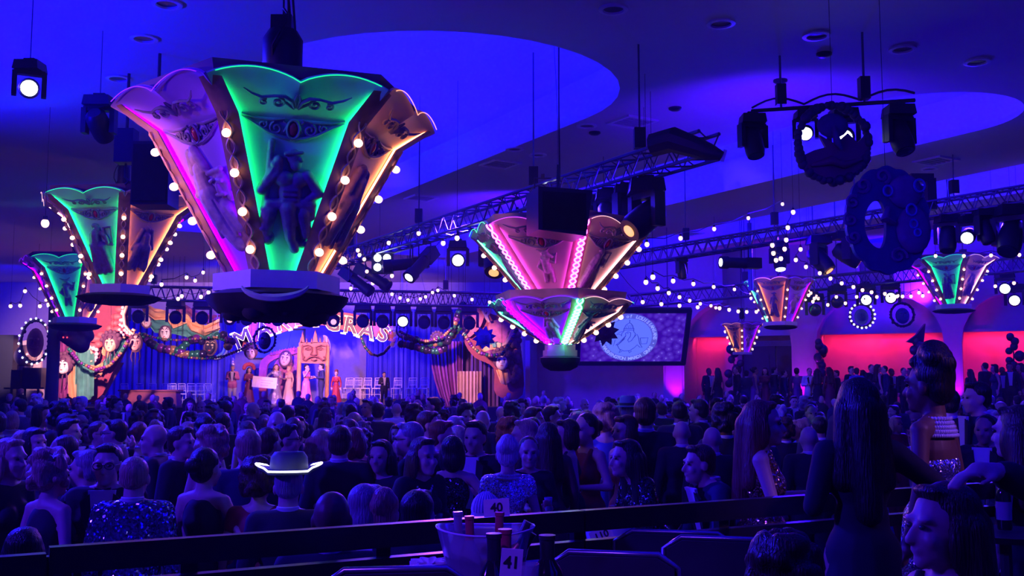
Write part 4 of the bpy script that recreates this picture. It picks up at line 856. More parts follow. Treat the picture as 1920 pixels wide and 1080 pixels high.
mask('pale mask with gold trim among the beads right of the sign', 821, 638, YL, .9, 'white', -15, True)
mask('white mask with black cross marks at the foot of the right scenery', 941, 678, YL - .5, 1.35, 'white', 0, True)
# ---- the blue and white ring behind the black mask
q = P(406, 652, YL); t = thing('ring_ornament', 'blue and white ring ornament with crescent, left of the letter M', 'ornament', q); b = MB()
b.tube([(.46 * math.cos(a), 0, .42 * math.sin(a)) for a in [2 * PI * i / 28 for i in range(28)]], .07, 6, None, True); b.obj('ring', mat('ring_pale', (.6, .65, .9), .4), t, 60)
b = MB(); b.tube([(.3 * math.cos(a), -.02, -.05 + .3 * math.sin(a)) for a in [-2.4 + 2.6 * i / 14 for i in range(15)]], [.02 + .07 * math.sin(PI * i / 14) for i in range(15)], 6); b.tube([(0, 0, .42), (0, 0, CZ(q) - q.z)], .008, 4); b.obj('crescent', mat('crescent_blue', (.1, .25, .9), .4), t, 60)
# ---- beads
m_bead = [mat('bead_purple', (.16, .03, .28), .18, .5, vary=0), mat('bead_green', (.03, .16, .12), .18, .5, vary=0), mat('bead_gold', (.4, .22, .12), .18, .5, vary=0), mat('bead_dark', (.03, .02, .08), .15, .5, vary=0)]
_m = MB(); _m.ball((0, 0, 0), 1, 12, 8); BEAD = _m.mesh('bead', None, 60); BEAD.materials.append(None)
def garland(label, pts, Y, n, r, pick=None, seed=0, name='bead_garland', dy=0):
    W = [P(x, y, Y + dy * math.sin(i * 1.7)) for i, (x, y) in enumerate(pts)]; ac = [0]
    for i in range(1, len(W)): ac.append(ac[-1] + (W[i] - W[i - 1]).length)
    t = thing(name, label, 'beads', W[0]); rnd = random.Random(seed); m = MB(); m.tube([w_ - W[0] for w_ in W], .012, 4)
    for q in (W[0], W[-1]): m.tube([q - W[0], Vector((q.x - W[0].x, q.y - W[0].y, CZ(q) - W[0].z))], .006, 4)
    m.obj('cord', m_wire, t)
    for k in range(n):
        L = ac[-1] * k / max(1, n - 1); i = max(j for j in range(len(W) - 1) if ac[j] <= L + 1e-9); f = (L - ac[i]) / max(1e-9, ac[i + 1] - ac[i]); q = W[i].lerp(W[i + 1], f) - W[0]
        link('bead', BEAD, t, (pick or m_bead)[rnd.randrange(len(pick or m_bead))], Matrix.Translation(q) @ Matrix.Scale(r * (.85 + .3 * rnd.random()), 4))
    return t
YB = 39.6
garland('big dark metallic bead garland sagging from left scenery towards the ring', [(270, 632), (282, 643), (296, 651), (310, 655), (325, 656), (340, 660)], YB, 11, .17, None, 1)
garland('big metallic bead garland between the swag and the ring, lower row', [(332, 663), (348, 664), (364, 665), (380, 664)], YB, 6, .16, None, 2)
garland('big metallic beads rising beside the black mask', [(342, 652), (352, 642), (366, 633), (378, 640)], YB, 5, .16, None, 3)
garland('big dark beads clustered between the ring and the letter M', [(408, 630), (420, 628), (430, 642), (424, 652), (436, 640)], YB, 6, .17, None, 4)
garland('upper string of small beads from left scenery to the ring', [(262, 625), (290, 633), (330, 638), (370, 635), (405, 632), (425, 640)], YB - .2, 34, .055, m_bead[:3], 5)
garland('lower string of small beads from left scenery to the letter M', [(320, 663), (345, 670), (385, 673), (420, 668), (450, 656), (480, 640)], YB - .2, 34, .055, m_bead[:3], 6)
garland('string of beads looping across the left scenery', [(130, 655), (150, 680), (180, 694), (205, 686), (225, 665), (240, 640)], YL - 1.0, 30, .075, m_bead[:3], 7)
garland('string of beads hanging in a loop below the letter S', [(677, 632), (684, 650), (696, 664), (708, 667), (720, 662), (730, 650)], YB, 26, .06, m_bead[1:3], 8)
garland('big shiny bead garland right of the sign, lower row', [(752, 645), (770, 648), (786, 652), (802, 657), (818, 659), (832, 653)], YB, 13, .15, None, 9)
garland('big shiny bead garland right of the sign, upper row', [(762, 632), (790, 640), (815, 645), (835, 640), (850, 628), (860, 614)], YB - .3, 13, .14, None, 10)
garland('shiny beads climbing beside the right jester scenery', [(840, 640), (848, 620), (855, 600), (862, 582), (868, 572)], YB - .6, 11, .13, None, 11)
garland('string of small beads right of the sign', [(750, 622), (775, 634), (800, 640), (830, 632), (846, 616)], YB - .8, 26, .06, m_bead[:3], 12)
garland('string of beads looping across the right scenery', [(872, 628), (884, 648), (900, 662), (920, 667), (942, 664), (958, 640), (968, 618)], YL - 1.0, 30, .075, m_bead[:3], 13)
# ---- the draped swag
def swag(label, top, bot, Y, m, name='draped_swag', parent=None, th=.04):
    n = len(top)
    def f(i, j):
        x = i * (n - 1); k = min(int(x), n - 2); g = x - k; g2 = g * g * (3 - 2 * g); a = Vector(top[k]).lerp(Vector(top[k + 1]), g); c = Vector(bot[k]).lerp(Vector(bot[k + 1]), g)
        p = a.lerp(c, j); return P(p.x, p.y, Y + .12 * math.sin(j * 9 + i * 5) + .06 * math.sin(j * 23 + i * 14))
    b = MB(); b.sheet(f, (n - 1) * 5, 8, th); o = b.obj(name, m, parent, 60); return tag(o, label, 'drape') if parent is None else o
m_gold = mat('gold_cloth', (.72, .4, .2), .55, vary=.35, scale=4, bump=.5); m_green = mat('green_cloth', (.08, .3, .26), .6, vary=.5, scale=4, bump=.6); m_purp = mat('purple_cloth', (.2, .04, .2), .6, vary=.5, scale=4, bump=.6)
zz = [(268, 566), (290, 580), (313, 582), (325, 596), (350, 588), (360, 600), (385, 610), (412, 598)]
swag('gold drape band of the swag left of the sign', zz, [(x, y + 20 if i % 2 else y + 18) for i, (x, y) in enumerate(zz)], YL - .1, m_gold)
swag('green drape band under the gold one, left of the sign', [(x, y + 17) for x, y in zz], [(x, y + (44 if i % 3 else 30)) for i, (x, y) in enumerate(zz)][:-1] + [(410, 622)], YL + .1, m_green)
swag('purple drape band above the gold one, left of the sign', [(330, 578), (350, 572), (375, 588), (400, 590), (414, 588)], [(332, 594), (352, 590), (372, 604), (396, 606), (412, 600)], YL + .2, m_purp)
# ---- left scenery: red padded blocks, dotted scrolls, coloured draperies
m_redp = mat('red_padding', (.62, .1, .12), .55, vary=.3, scale=5, bump=.4); m_maroon = mat('maroon_board', (.22, .03, .08), .7, vary=.3); m_dot = mat('white_dot', (.85, .7, .78), .4); m_scroll = mat('gold_scroll', (.78, .5, .35), .45, vary=.2)
q = P(180, 745, YL); tL = thing('carved_scenery', 'tall carved carnival scenery with red padding, dotted scrolls and draperies at stage left edge', 'scenery', (q.x, q.y, ST))
oL = (q.x, q.y, ST)
cut(smooth_px([(112, 650), (130, 600), (175, 560), (225, 552), (243, 575), (238, 610), (246, 630), (232, 660), (210, 700), (182, 748), (112, 752)], 4), YL + .25, .2, m_maroon, tL, 'backing_board', oL)
for i, (x, y) in enumerate([(226, 566), (226, 580), (221, 594), (229, 604), (216, 606), (222, 618), (207, 616), (192, 628), (180, 636), (186, 646), (176, 650)]):
    b = MB(); p = P(x, y, YL); b.ball(Vector((p.x - oL[0], -.05, p.z - oL[2])), (.17 + .05 * (i % 3), .14, .14), 10, 7); b.obj('padding', m_redp, tL)
def dots(parent, pts, Y, o, n, r):
    W = [P(x, y, Y) - Vector(o) for x, y in pts]; 
    for k in range(n):
        f = k / (n - 1) * (len(W) - 1); i = min(int(f), len(W) - 2); p = W[i].lerp(W[i + 1], f - i); link('bead', BEAD, parent, m_dot, Matrix.Translation(p) @ Matrix.Scale(r, 4))
band = cut(smooth_px([(224, 556), (238, 562), (232, 585), (238, 612), (250, 622), (246, 632), (228, 622), (222, 590)], 4), YL - .05, .12, m_maroon, tL, 'dotted_band', oL)
dots(band, [(229, 562), (231, 572), (229, 590), (229, 610), (236, 622), (244, 626)], YL - .2, oL, 9, .075); dots(band, [(234, 566), (226, 600), (224, 618), (231, 628)], YL - .2, oL, 7, .06)
band2 = cut(smooth_px([(152, 652), (172, 648), (186, 655), (186, 672), (174, 682), (168, 676), (176, 664), (164, 656)], 4), YL - .05, .12, m_maroon, tL, 'dotted_band', oL)
dots(band2, [(160, 650), (172, 652), (181, 656), (181, 668), (177, 676)], YL - .2, oL, 7, .085)
tubepx([(240, 568), (232, 590), (234, 610), (244, 622), (252, 628), (253, 620), (248, 618)], YL - .25, .07, m_scroll, band, 'scroll_edge', oL)
tubepx([(154, 651), (168, 656), (176, 666), (175, 676), (169, 678)], YL - .25, .05, m_scroll, band2, 'scroll_edge', oL)
for nm, tp, bt, mm, yy in (('green_drape', [(142, 656), (152, 654), (166, 655), (177, 664)], [(140, 738), (150, 750), (166, 750), (176, 742)], m_green, -.25), ('gold_drape', [(126, 668), (134, 662), (142, 665)], [(128, 738), (138, 752), (150, 733)], m_gold, -.15), ('purple_drape', [(108, 640), (116, 636), (126, 640)], [(107, 742), (118, 750), (128, 738)], m_purp, -.1),
                           ('gold_drape', [(196, 636), (206, 628), (236, 632)], [(190, 662), (200, 672), (216, 662)], m_gold, -.12), ('green_drape', [(216, 640), (228, 634), (238, 640)], [(186, 690), (205, 690), (218, 672)], m_green, -.18), ('gold_drape', [(166, 682), (180, 688), (194, 678)], [(168, 692), (182, 694), (192, 690)], m_gold, -.3),
                           ('gold_drape', [(176, 706), (184, 702), (192, 698)], [(174, 712), (184, 709), (192, 701)], m_gold, -.3)):
    n = len(tp); 
    def f(i, j, tp=tp, bt=bt, yy=yy, n=n):
        x = i * (n - 1); k = min(int(x), n - 2); g = x - k; p = Vector(tp[k]).lerp(Vector(tp[k + 1]), g).lerp(Vector(bt[k]).lerp(Vector(bt[k + 1]), g), j); w_ = P(p.x, p.y, YL + yy + .08 * math.sin(i * 17) + .03 * math.sin(j * 9 + i * 5)); return w_ - Vector(oL)
    b = MB(); b.sheet(f, 14, 8, .04); b.obj(nm, mm, tL, 60)
pleats('stage_curtain', 'brown tapering side curtain at the foot of the left scenery', 175, 232, 680, 758, YL + .6, mat('brown_cloth', (.3, .14, .18), .8, vary=.3), 6, .08, taper=lambda i, j: i * (1 - .75 * j), seed=3)
q = P(140, 605, 33.8); t = thing('crowned_creature_prop', 'dark purple crowned creature head prop hanging before the left scenery', 'prop', M=Matrix.Translation(q) @ Matrix.Scale(.82, 4))
mm = mat('creature_dark', (.07, .025, .12), .6, vary=.3)
link('head', blob('creature', [('e', (0, 0, 0), (.42, .25, .45)), ('c', (-.1, -.1, -.1), .25, (-.25, -.35, -.45), .16), ('c', (.25, 0, .05), .3, (.55, .05, -.55), .25), ('c', (-.4, 0, -.5), .3, (.3, 0, -.9), .35), ('c', (-.2, 0, .35), .08, (-.3, 0, .62), .04), ('c', (.2, 0, .35), .08, (.3, 0, .62), .04)], .05, 2, .6), t, mm)
b = MB(); b.lathe([(.3, .38), (.36, .5), (.33, .5), (.28, .4)], 12)
for k in range(6): a = k * PI / 3; b.box((.34 * math.cos(a), .34 * math.sin(a), .6), (.12, .12, .24), None, .1)
b.obj('crown', mm, t); b = MB(); b.tube([(-.55, 0, .55), (-.62, 0, .1), (-.45, 0, -.5), (-.25, 0, -.9)], [.03, .06, .07, .04], 6); b.obj('horn', mm, t)
b = MB()
for s in (-.15, .0): b.ball((s - .1, -.42, -.62), .035, 6, 5)
b.obj('eye', mat('eye_glow', (1, .1, .1), .4, emit=(1, .05, .08), es=2, vary=0), t); b = MB(); b.tube([(0, 0, .5), (0, 0, (CZ(q) - q.z) / .82)], .01, 5); b.obj('hanging_cable', m_wire, t)
# ---- right scenery
q = P(915, 745, YL); oR = (q.x, q.y, ST); tR = thing('carved_scenery', 'carved jester collar scenery with mottled purple lobes and gold scrolls at stage right edge', 'scenery', oR)
m_mott = mat('mottled_purple', (.4, .1, .24), .6, vary=.7, scale=4, bump=.5)
cut(smooth_px([(870, 640), (866, 600), (880, 572), (905, 578), (925, 590), (965, 600), (975, 640), (980, 740), (930, 740), (925, 690), (890, 670)], 4), YL + .3, .15, m_maroon, tR, 'backing_board', oR)
cut(smooth_px([(874, 625), (878, 590), (892, 576), (903, 574), (908, 590), (902, 610), (892, 622), (880, 632)], 4), YL, .18, m_mott, tR, 'lobe', oR); cut(smooth_px([(918, 604), (935, 600), (954, 604), (962, 618), (955, 640), (940, 646), (924, 636), (916, 620)], 4), YL, .18, m_mott, tR, 'lobe', oR)
tubepx([(869, 590), (874, 605), (873, 618), (866, 628), (861, 624), (864, 618)], YL - .25, [.05, .08, .08, .07, .05, .03], m_scroll, tR, 'scroll', oR); tubepx([(898, 573), (905, 582), (912, 596), (918, 604)], YL - .25, .06, m_scroll, tR, 'scroll', oR)
tubepx([(911, 586), (907, 578), (912, 573), (919, 575), (918, 584), (913, 592), (916, 602)], YL - .25, .07, m_scroll, tR, 'scroll', oR); tubepx([(962, 618), (956, 632), (948, 644), (940, 648)], YL - .25, .08, m_scroll, tR, 'scroll', oR)
for nm, tp, bt, mm in (('gold_drape', [(902, 654), (915, 648), (935, 642), (950, 650)], [(904, 662), (918, 656), (936, 654), (944, 662)], m_gold), ('green_drape', [(918, 644), (932, 640), (946, 646)], [(920, 652), (934, 650), (946, 654)], m_green), ('purple_drape', [(904, 660), (925, 655), (946, 660)], [(908, 666), (926, 668), (944, 664)], m_purp), ('gold_drape', [(930, 694), (944, 690), (955, 694)], [(938, 718), (948, 722), (960, 712)], m_gold)):
    n = len(tp)
    def f(i, j, tp=tp, bt=bt, n=n):
        x = i * (n - 1); k = min(int(x), n - 2); g = x - k; p = Vector(tp[k]).lerp(Vector(tp[k + 1]), g).lerp(Vector(bt[k]).lerp(Vector(bt[k + 1]), g), j); return P(p.x, p.y, YL - .25 + .07 * math.sin(i * 15)) - Vector(oR)
    b = MB(); b.sheet(f, 12, 5, .04); b.obj(nm, mm, tR, 60)
rnd = random.Random(4); b = MB()
for k in range(40): p = P(955 + 18 * rnd.random(), 620 + 95 * rnd.random(), YL - .1) - Vector(oR); b.ball(p, .1 + .08 * rnd.random(), 7, 5)
b.obj('fruit_cluster', mat('cluster_brown', (.2, .1, .13), .5, vary=.6), tR)
m_tan = mat('tan_cloth', (.5, .32, .28), .7, vary=.3, scale=2)
pleats('stage_curtain', 'purple and tan pleated side curtain left of the right scenery', 806, 868, 640, 763, YL + 1.2, m_purp, 9, .12, taper=lambda i, j: i + (1 - i) * .45 * j * j, seed=5)
pleats('stage_curtain', 'tan pleated curtain under the right scenery', 858, 902, 696, 763, YL + .9, m_tan, 7, .1, seed=6); pleats('stage_curtain', 'dark purple pleated curtain behind the right scenery', 866, 938, 640, 763, YL + 1.5, mat('dark_purple_cloth', (.09, .03, .14), .8), 9, .1, seed=7)
# ---- king's face board, throne arch
m_terra = mat('terracotta', (.55, .25, .24), .7, vary=.15, scale=3); m_line = mat('carved_line', (.28, .11, .12), .7)
YK = 43.0; q = P(589, 745, YK); oK = (q.x, q.y, ST); tK = thing('king_face_board', 'square terracotta board with a moustached king face and crown on two posts', 'scenery', oK)
cut([(560, 644), (563, 642), (614, 642), (617, 646), (616, 678), (612, 682), (566, 681), (562, 677)], YK, .15, m_terra, tK, 'face_board', oK)
for x0, x1, x2, ytop in ((560, 564, 568, 632), (564, 567, 571, 620), (573, 575, 578, 634), (581, 584, 587, 634), (586, 591, 596, 618), (598, 600, 603, 632), (605, 608, 611, 630), (611, 614, 617, 633)): cut([(x0, 643), ((x0 + x1) / 2, ytop + 10), (x1, ytop), ((x1 + x2) / 2, ytop + 10), (x2, 643)], YK, .12, m_terra, tK, 'crown_spike', oK)
for pts, r in (([(585, 650), (584, 660), (582, 664), (588, 666), (594, 664), (593, 660), (592, 650)], .03), ([(572, 654), (578, 651), (583, 654), (577, 656), (572, 654)], .02), ([(595, 654), (601, 651), (606, 654), (600, 656), (595, 654)], .02), ([(569, 649), (577, 647), (584, 650)], .025), ([(594, 650), (602, 647), (609, 649)], .025), ([(588, 668), (580, 670), (573, 676), (568, 673), (571, 668)], .035), ([(589, 668), (598, 670), (605, 676), (610, 673), (607, 668)], .035), ([(583, 674), (588, 676), (594, 674)], .025), ([(567, 646), (566, 660), (569, 676)], .02), ([(612, 646), (612, 660), (609, 676)], .02)):
    tubepx(pts, YK - .17, r, m_line, tK, 'carved_line', oK)
for px in (561, 614): a = P(px, 650, YK) - Vector(oK); b = MB(); b.tube([(a.x, .05, 0), (a.x, .05, a.z)], .09, 8); b.obj('post', m_gold, tK)
q = P(525, 740, 45); oT = (q.x, q.y, ST); tT = thing('throne_arch', 'magenta curved throne arch with small crown points left of the king board', 'scenery', oT); m_mag = mat('magenta_board', (.6, .12, .35), .6, vary=.3)
cut(smooth_px([(487, 757), (486, 690), (496, 670), (520, 658), (556, 652), (557, 662), (530, 668), (508, 678), (500, 694), (500, 757)], 4), 45, .2, m_mag, tT, 'arch', oT); cut(smooth_px([(530, 668), (558, 662), (558, 756), (512, 756), (512, 690)], 4), 45.15, .1, mat('dotted_pink', (.55, .18, .42), .7, vary=.7, scale=12), tT, 'back_panel', oT)
for k in range(9): x = 508 + 5.4 * k; y = 664 - 1.1 * k; cut([(x - 2, y + 2), (x, y - 6), (x + 2, y + 2)], 44.9, .08, m_mag, tT, 'crown_point', oT)
mask('glowing blue and white mask on the throne arch', 535, 673, 44.6, 1.3, 'white', 10, None, True)
t = cut(smooth_px([(606, 628), (614, 632), (620, 648), (619, 664), (614, 664), (614, 646), (608, 636)], 4), 45, .1, mat('white_board', (.75, .7, .8), .5), tT, 'crescent_board', oT)
# ---- chiavari chairs on the stage
m_chair = mat('white_chair', (.62, .62, .72), .4, vary=.05)
def _chair():
    fr = MB()
    legs = [[(-.19, -.19, 0), (-.19, -.19, .45)], [(.19, -.19, 0), (.19, -.19, .45)], [(-.18, .2, 0), (-.18, .18, .45), (-.17, .26, .92)], [(.18, .2, 0), (.18, .18, .45), (.17, .26, .92)]]
    L = []
    for l in legs: b = MB(); b.tube(l, .015, 6); L.append(b.mesh('leg', m_chair, 60))
    st = MB(); st.box((0, 0, .46), (.42, .42, .035)); st = st.mesh('seat', m_chair, 0)
    bk = MB(); bk.tube([(-.17, .26, .91), (.17, .26, .91)], .016, 6); bk.tube([(-.17, .25, .82), (.17, .25, .82)], .012, 6); bk.tube([(-.17, .21, .6), (.17, .21, .6)], .012, 6)
    for k in range(5): bk.tube([(-.12 + .06 * k, .21, .6), (-.12 + .06 * k, .25, .82)], .009, 5)
    bk = bk.mesh('backrest', m_chair, 60); sr = MB()
    for y in (-.19, .19): sr.tube([(-.19, y, .2), (.19, y, .2)], .01, 5)
    for x in (-.19, .19): sr.tube([(x, -.19, .26), (x, .19, .26)], .01, 5)
    return L, st, bk, sr.mesh('stretcher', m_chair, 60)
CH = _chair()
def chair(label, x, y, z, rz, m=None, group=None):
    t = thing('chiavari_chair', label, 'chair', (x, y, z), rz, group)
    for l in CH[0]: link('leg', l, t, m)
    link('seat', CH[1], t, m); link('backrest', CH[2], t, m); link('stretcher', CH[3], t, m); return t
nth = ['first', 'second', 'third', 'fourth', 'fifth', 'sixth', 'seventh', 'eighth', 'ninth', 'tenth']
for i, (px, Y) in enumerate([(239, 44.6), (265, 46), (287, 46), (316, 46), (325, 43.2), (346, 45.6), (362, 43.4), (377, 43.6), (393, 46)]):
    q = P(px, 730, Y); chair('white chiavari chair on the stage left of the performers, %s from left' % nth[i], q.x, Y, ST, PI + .1 * ((i * 7) % 5 - 2), None, 'white chairs on the stage')
for i, (px, Y) in enumerate([(653, 44.6), (669, 44.6), (687, 44.6), (708, 44.6), (744, 44.6), (772, 44.6), (794, 44.6)]):
    q = P(px, 716, Y); chair('white chiavari chair on the stage right of the king board, %s from left' % nth[i], q.x, Y, ST + .25, .06 * ((i * 5) % 5 - 2), None, 'white chairs on the stage')
bm = MB(); a, b2 = P(630, 730, 45), P(815, 730, 45); bm.box(((a.x + b2.x) / 2, 45.2, ST + .125), (b2.x - a.x, 2, .25)); struct('floor_stage_step', bm, m_black)
q = P(287, 752, 43); b = MB(); b.box((0, 0, .3), (2.4, .6, .6), None, .95); b.box((0, 0, .63), (2.5, .7, .06)); o = b.obj('low_bench', mat('bench_maroon', (.2, .04, .1), .6)); o.location = (q.x, 42.7, ST); tag(o, 'low maroon bench in front of the left stage chairs', 'bench')
# presentation board held on stage
q = P(496, 717, 42.84); t = thing('presentation_board', 'large white printed presentation board held on the stage', 'board', q); t.rotation_euler = (0, .1, .2); b = MB(); b.box((0, 0, 0), (1.0, .03, .46)); b.obj('board', mat('white_card', (.75, .72, .82), .5), t, 0)
b = MB()
for k in range(3): b.box((.1 - .05 * k, -.02, .08 - .1 * k), (.5 - .1 * k, .006, .02))
b.obj('printed_lines', mat('print_grey', (.35, .3, .5), .6), t, 0)
# ---- far left: arch panels, sphere, speaker, fairy light column
q = P(40, 745, 40); oA = (q.x, 40, 0); t = thing('white_arch_panel', 'pale arched panel wall with dark opening at the far left of the stage', 'scenery', oA)
cut(smooth_px([(8, 648), (40, 640), (74, 640), (76, 700), (76, 752), (26, 752), (28, 690), (26, 660), (18, 650), (10, 656)], 3), 40.4, .15, mat('pale_panel', (.62, .5, .58), .7), t, 'panel', oA)
b = MB(); p = P(8, 700, 39.9) - Vector(oA); b.box(p, (.8, .4, 3.0)); b.obj('dark_opening', m_black, t, 0)
q = P(48, 667, 39.2); t = thing('glitter_sphere', 'large pale glitter sphere behind the wreath at far left', 'sphere', q); b = MB(); b.ball((0, 0, 0), .42, 20, 14); b.obj('ball', mat('glitter_gold', (.6, .48, .5), .3, .4, vary=.6, scale=30), t, 60); b = MB(); b.lathe([(.25, -.62), (.2, -.4), (.3, -.36)], 12); b.tube([(0, 0, -.6), (0, 0, -q.z + 1.9)], .05, 6); b.obj('stand', m_alu, t)
q = P(52, 726, 38.5); t = thing('stage_monitor', 'black loudspeaker stack on a table at far left', 'loudspeaker', (q.x, q.y, q.z - .03))
for i, x in enumerate((-.38, .05, .4)): b = MB(); b.box((x, 0, .35 + .04 * (i > 0)), (.36, .4, .66 + .08 * (i > 0))); b.obj('cabinet', m_black, t, 0)
q = P(52, 726, 38.5); t = thing('speaker_table', 'black table with open legs under the loudspeaker stack at far left', 'table', (q.x, q.y, 0)); b = MB(); b.box((0, 0, q.z - .04), (1.5, .6, .06)); b.obj('tabletop', m_black, t, 0)
for x in (-.6, -.1, .4, .7): b = MB(); b.tube([(x, 0, 0), (x, 0, q.z - .05)], .05, 6); b.obj('leg', m_black, t)
q = P(103, 600, 34); t = thing('fairy_light_column', 'dark column wrapped in tiny blue white fairy lights at the left', 'column', (q.x, q.y, 0)); zt = P(103, 482, 34).z; b = MB(); b.lathe([(.2, 0), (.2, zt * .6), (.22, zt)], 14); b.obj('column', mat('column_blue', (.04, .04, .2), .6), t)
rnd = random.Random(8); m_fairy = mat('fairy_bulb', (.8, .8, 1), .3, emit=(.6, .6, 1), es=3, vary=0, sample=False); b = MB()
for k in range(34): a = rnd.random() * 6.28; b.ball((.24 * math.cos(a), .24 * math.sin(a), P(103, 484 + 125 * rnd.random(), 34).z), .03, 6, 4)
o = b.obj('fairy_lights', m_fairy, t); o['kind'] = 'stuff'
# standing blue lit pole over the orange lantern
q = P(1408, 560, 29); t = thing('lighting_pole', 'blue lit vertical pole left above the orange lantern', 'pole', (q.x, q.y, P(1408, 545, 29).z)); b = MB(); b.tube([(0, 0, 0), (0, 0, P(1408, 418, 29).z - P(1408, 545, 29).z)], .07, 8); b.obj('pole', mat('pole_blue', (.1, .12, .7), .5), t); b = MB(); b.tube([(0, 0, 1.8), (0, 0, ZS - P(1408, 545, 29).z)], .02, 5); b.obj('drop_rod', m_alu, t)
# ---- the projection screen with the round seal
SX = (P(1275, 630, 33) - P(1075, 630, 37.5)); m_scr = bpy.data.materials.new('screen_image'); m_scr.use_nodes = True; nt = m_scr.node_tree; bs = nt.nodes['Principled BSDF']; bs.inputs['Base Color'].default_value = (.02, .02, .05, 1)
tc = nt.nodes.new('ShaderNodeTexCoord'); vo = nt.nodes.new('ShaderNodeTexVoronoi'); vo.inputs['Scale'].default_value = 5.5; mp = nt.nodes.new('ShaderNodeMapping'); mp.inputs['Scale'].default_value = (1, 1, 1.9); nt.links.new(tc.outputs['Object'], mp.inputs['Vector']); nt.links.new(mp.outputs[0], vo.inputs['Vector'])
cr = nt.nodes.new('ShaderNodeValToRGB'); e = cr.color_ramp.elements; e[0].position = .0; e[0].color = (.3, .26, .95, 1); e[1].position = .75; e[1].color = (.04, .002, .36, 1); e.new(.18).color = (.1, .03, .6, 1); nt.links.new(vo.outputs['Distance'], cr.inputs[0]); nt.links.new(cr.outputs[0], bs.inputs['Emission Color']); bs.inputs['Emission Strength'].default_value = .95
A0, A1, A2 = P(1092, 682, 33.6), P(1271, 682, 33.6), P(1286, 580, 32.2)
xv = (A1 - A0).normalized(); yv = (A2 - A1); yv = (yv - xv * yv.dot(xv)); hh = yv.length; yv.normalize(); zv = xv.cross(yv); W = (A1 - A0).length + .35
MS = frame((A0 + A1) / 2 + yv * hh / 2, xv, yv, zv); tP = thing('projection_screen', 'large tilted screen showing a pale round seal on purple ripples', 'screen', M=MS)
b = MB(); b.box((0, 0, 0), (W - .2, hh - .2, .03)); b.obj('image', m_scr, tP, 0); b = MB()
for s in (-1, 1): b.box((0, s * (hh / 2 - .04), 0), (W + .1, .15, .12)); b.box((s * (W / 2), 0, 0), (.15, hh, .12))
b.obj('frame', m_black, tP, 0)
se = lambda n, c, s=1: mat(n, c, .6, emit=c, es=s, vary=.04)
m_ring, m_disc, m_ln, m_txt = se('seal_ring', (.1, .11, .5), .9), se('seal_disc', (.13, .2, .85), .9), mat('seal_line', (.05, .06, .4), .6, emit=(.04, .06, .38), es=.6, vary=0), se('seal_text', (.32, .38, .9), .9)
_d = P(1178, 632, 33) - Vector((0, 0, CAMZ)); q = Vector((0, 0, CAMZ)) + _d * ((MS.translation - Vector((0, 0, CAMZ))).dot(zv) / _d.dot(zv)); c2 = MS.inverted() @ q; R = .95; seal = MB(); seal.lathe([(R, .02), (R, .035), (R * .8, .037)], 48, Matrix.Translation((c2.x, c2.y, 0))); seal = seal.obj('seal_ring', m_ring, tP, 0)
b = MB(); b.lathe([(R * .8, .03), (R * .8, .042), (.01, .043)], 40, Matrix.Translation((c2.x, c2.y, 0))); b.obj('seal_disc', m_disc, tP, 0)
def ring_text(txt, a0, a1, inward):
    n = len(txt)
    for i, ch in enumerate(txt):
        if ch == ' ': continue
        a = math.radians(a0 + (a1 - a0) * i / (n - 1)); rr = R * .9; rot = a - PI / 2 if not inward else a + PI / 2
        M = Matrix.Translation((c2.x + rr * math.cos(a), c2.y + rr * math.sin(a), .045)) @ Matrix.Rotation(rot, 4, 'Z'); key = ch
        link('seal_letter', text_mesh('seal_letter', ch, .17, .004, .003), seal, m_txt, M)
ring_text('MYSTICK KREWE of LOUISIANIANS', 192, -2, False); ring_text('WASHINGTON MARDI GRAS', 207, 333, True)
b = MB()
for a in (200, -15): b.ball((c2.x + R * .9 * math.cos(math.radians(a)), c2.y + R * .9 * math.sin(math.radians(a)), .045), (.025, .025, .01), 8, 4)
b.obj('seal_dot', m_txt, seal)
def ln(pts, r=.012): 
    b = MB(); b.tube([(c2.x + x * R * .8, c2.y + y * R * .8, .05) for x, y in pts], r, 4); return b.obj('seal_drawing', m_ln, tP, 60)
ln([(-.2, .5), (-.16, .66), (-.06, .76), (0, .8), (.06, .76), (.14, .66), (.18, .5)]); ln([(0, .8), (0, .95)]); ln([(-.24, .5), (.22, .5)]); ln([(-.22, .42), (.2, .42)]); ln([(-.22, .5), (-.22, .34), (-.3, .24), (-.3, .1)]); ln([(.2, .5), (.2, .34), (.28, .24), (.26, .05)])
for k in range(4): ln([(-.12 + .08 * k, .52), (-.08 + .06 * k, .68)], .007)
ln([(-.45, -.4), (-.3, -.2), (-.12, .1), (-.14, .25), (-.04, .34), (.08, .28), (.08, .1), (-.02, -.1), (.02, -.22), (.14, -.14), (.26, .1), (.36, .2), (.42, .05), (.5, -.3), (.62, -.5), (.5, -.48), (.4, -.36), (.3, -.5), (.1, -.68), (-.15, -.7), (-.35, -.6), (-.45, -.4)]); ln([(-.12, .12), (-.35, -.2), (-.52, -.38), (-.4, -.34), (-.14, -.02)]); ln([(-.3, -.62), (-.36, -.78), (-.22, -.72)]); ln([(.05, -.68), (.08, -.8), (.18, -.7)])
ln([(.5, .0), (.84, .02), (.8, -.3), (.56, -.32), (.5, .0)]); ln([(-.82, -.1), (-.76, -.4), (-.7, -.12), (-.62, -.45), (-.56, -.1)]); ln([(-.2, .38), (-.4, .3), (-.52, .18), (-.4, .2), (-.3, .14)], .009)
b = MB(); b.ball((c2.x - .03 * R, c2.y + .2 * R, .05), (.02, .02, .01), 8, 4); b.obj('seal_eye', m_ln, tP)
for s in (-.3, .3): 
    q = MS @ Vector((W * s, hh / 2, 0)); b = MB(); b.tube([q - q, Vector((0, 0, ZS - q.z))], .02, 5); o = b.obj('drop_rod', m_alu); o.location = q; tag(o, 'thin rod holding the %s part of the seal screen to the ceiling' % ('left' if s < 0 else 'right'), 'rod')
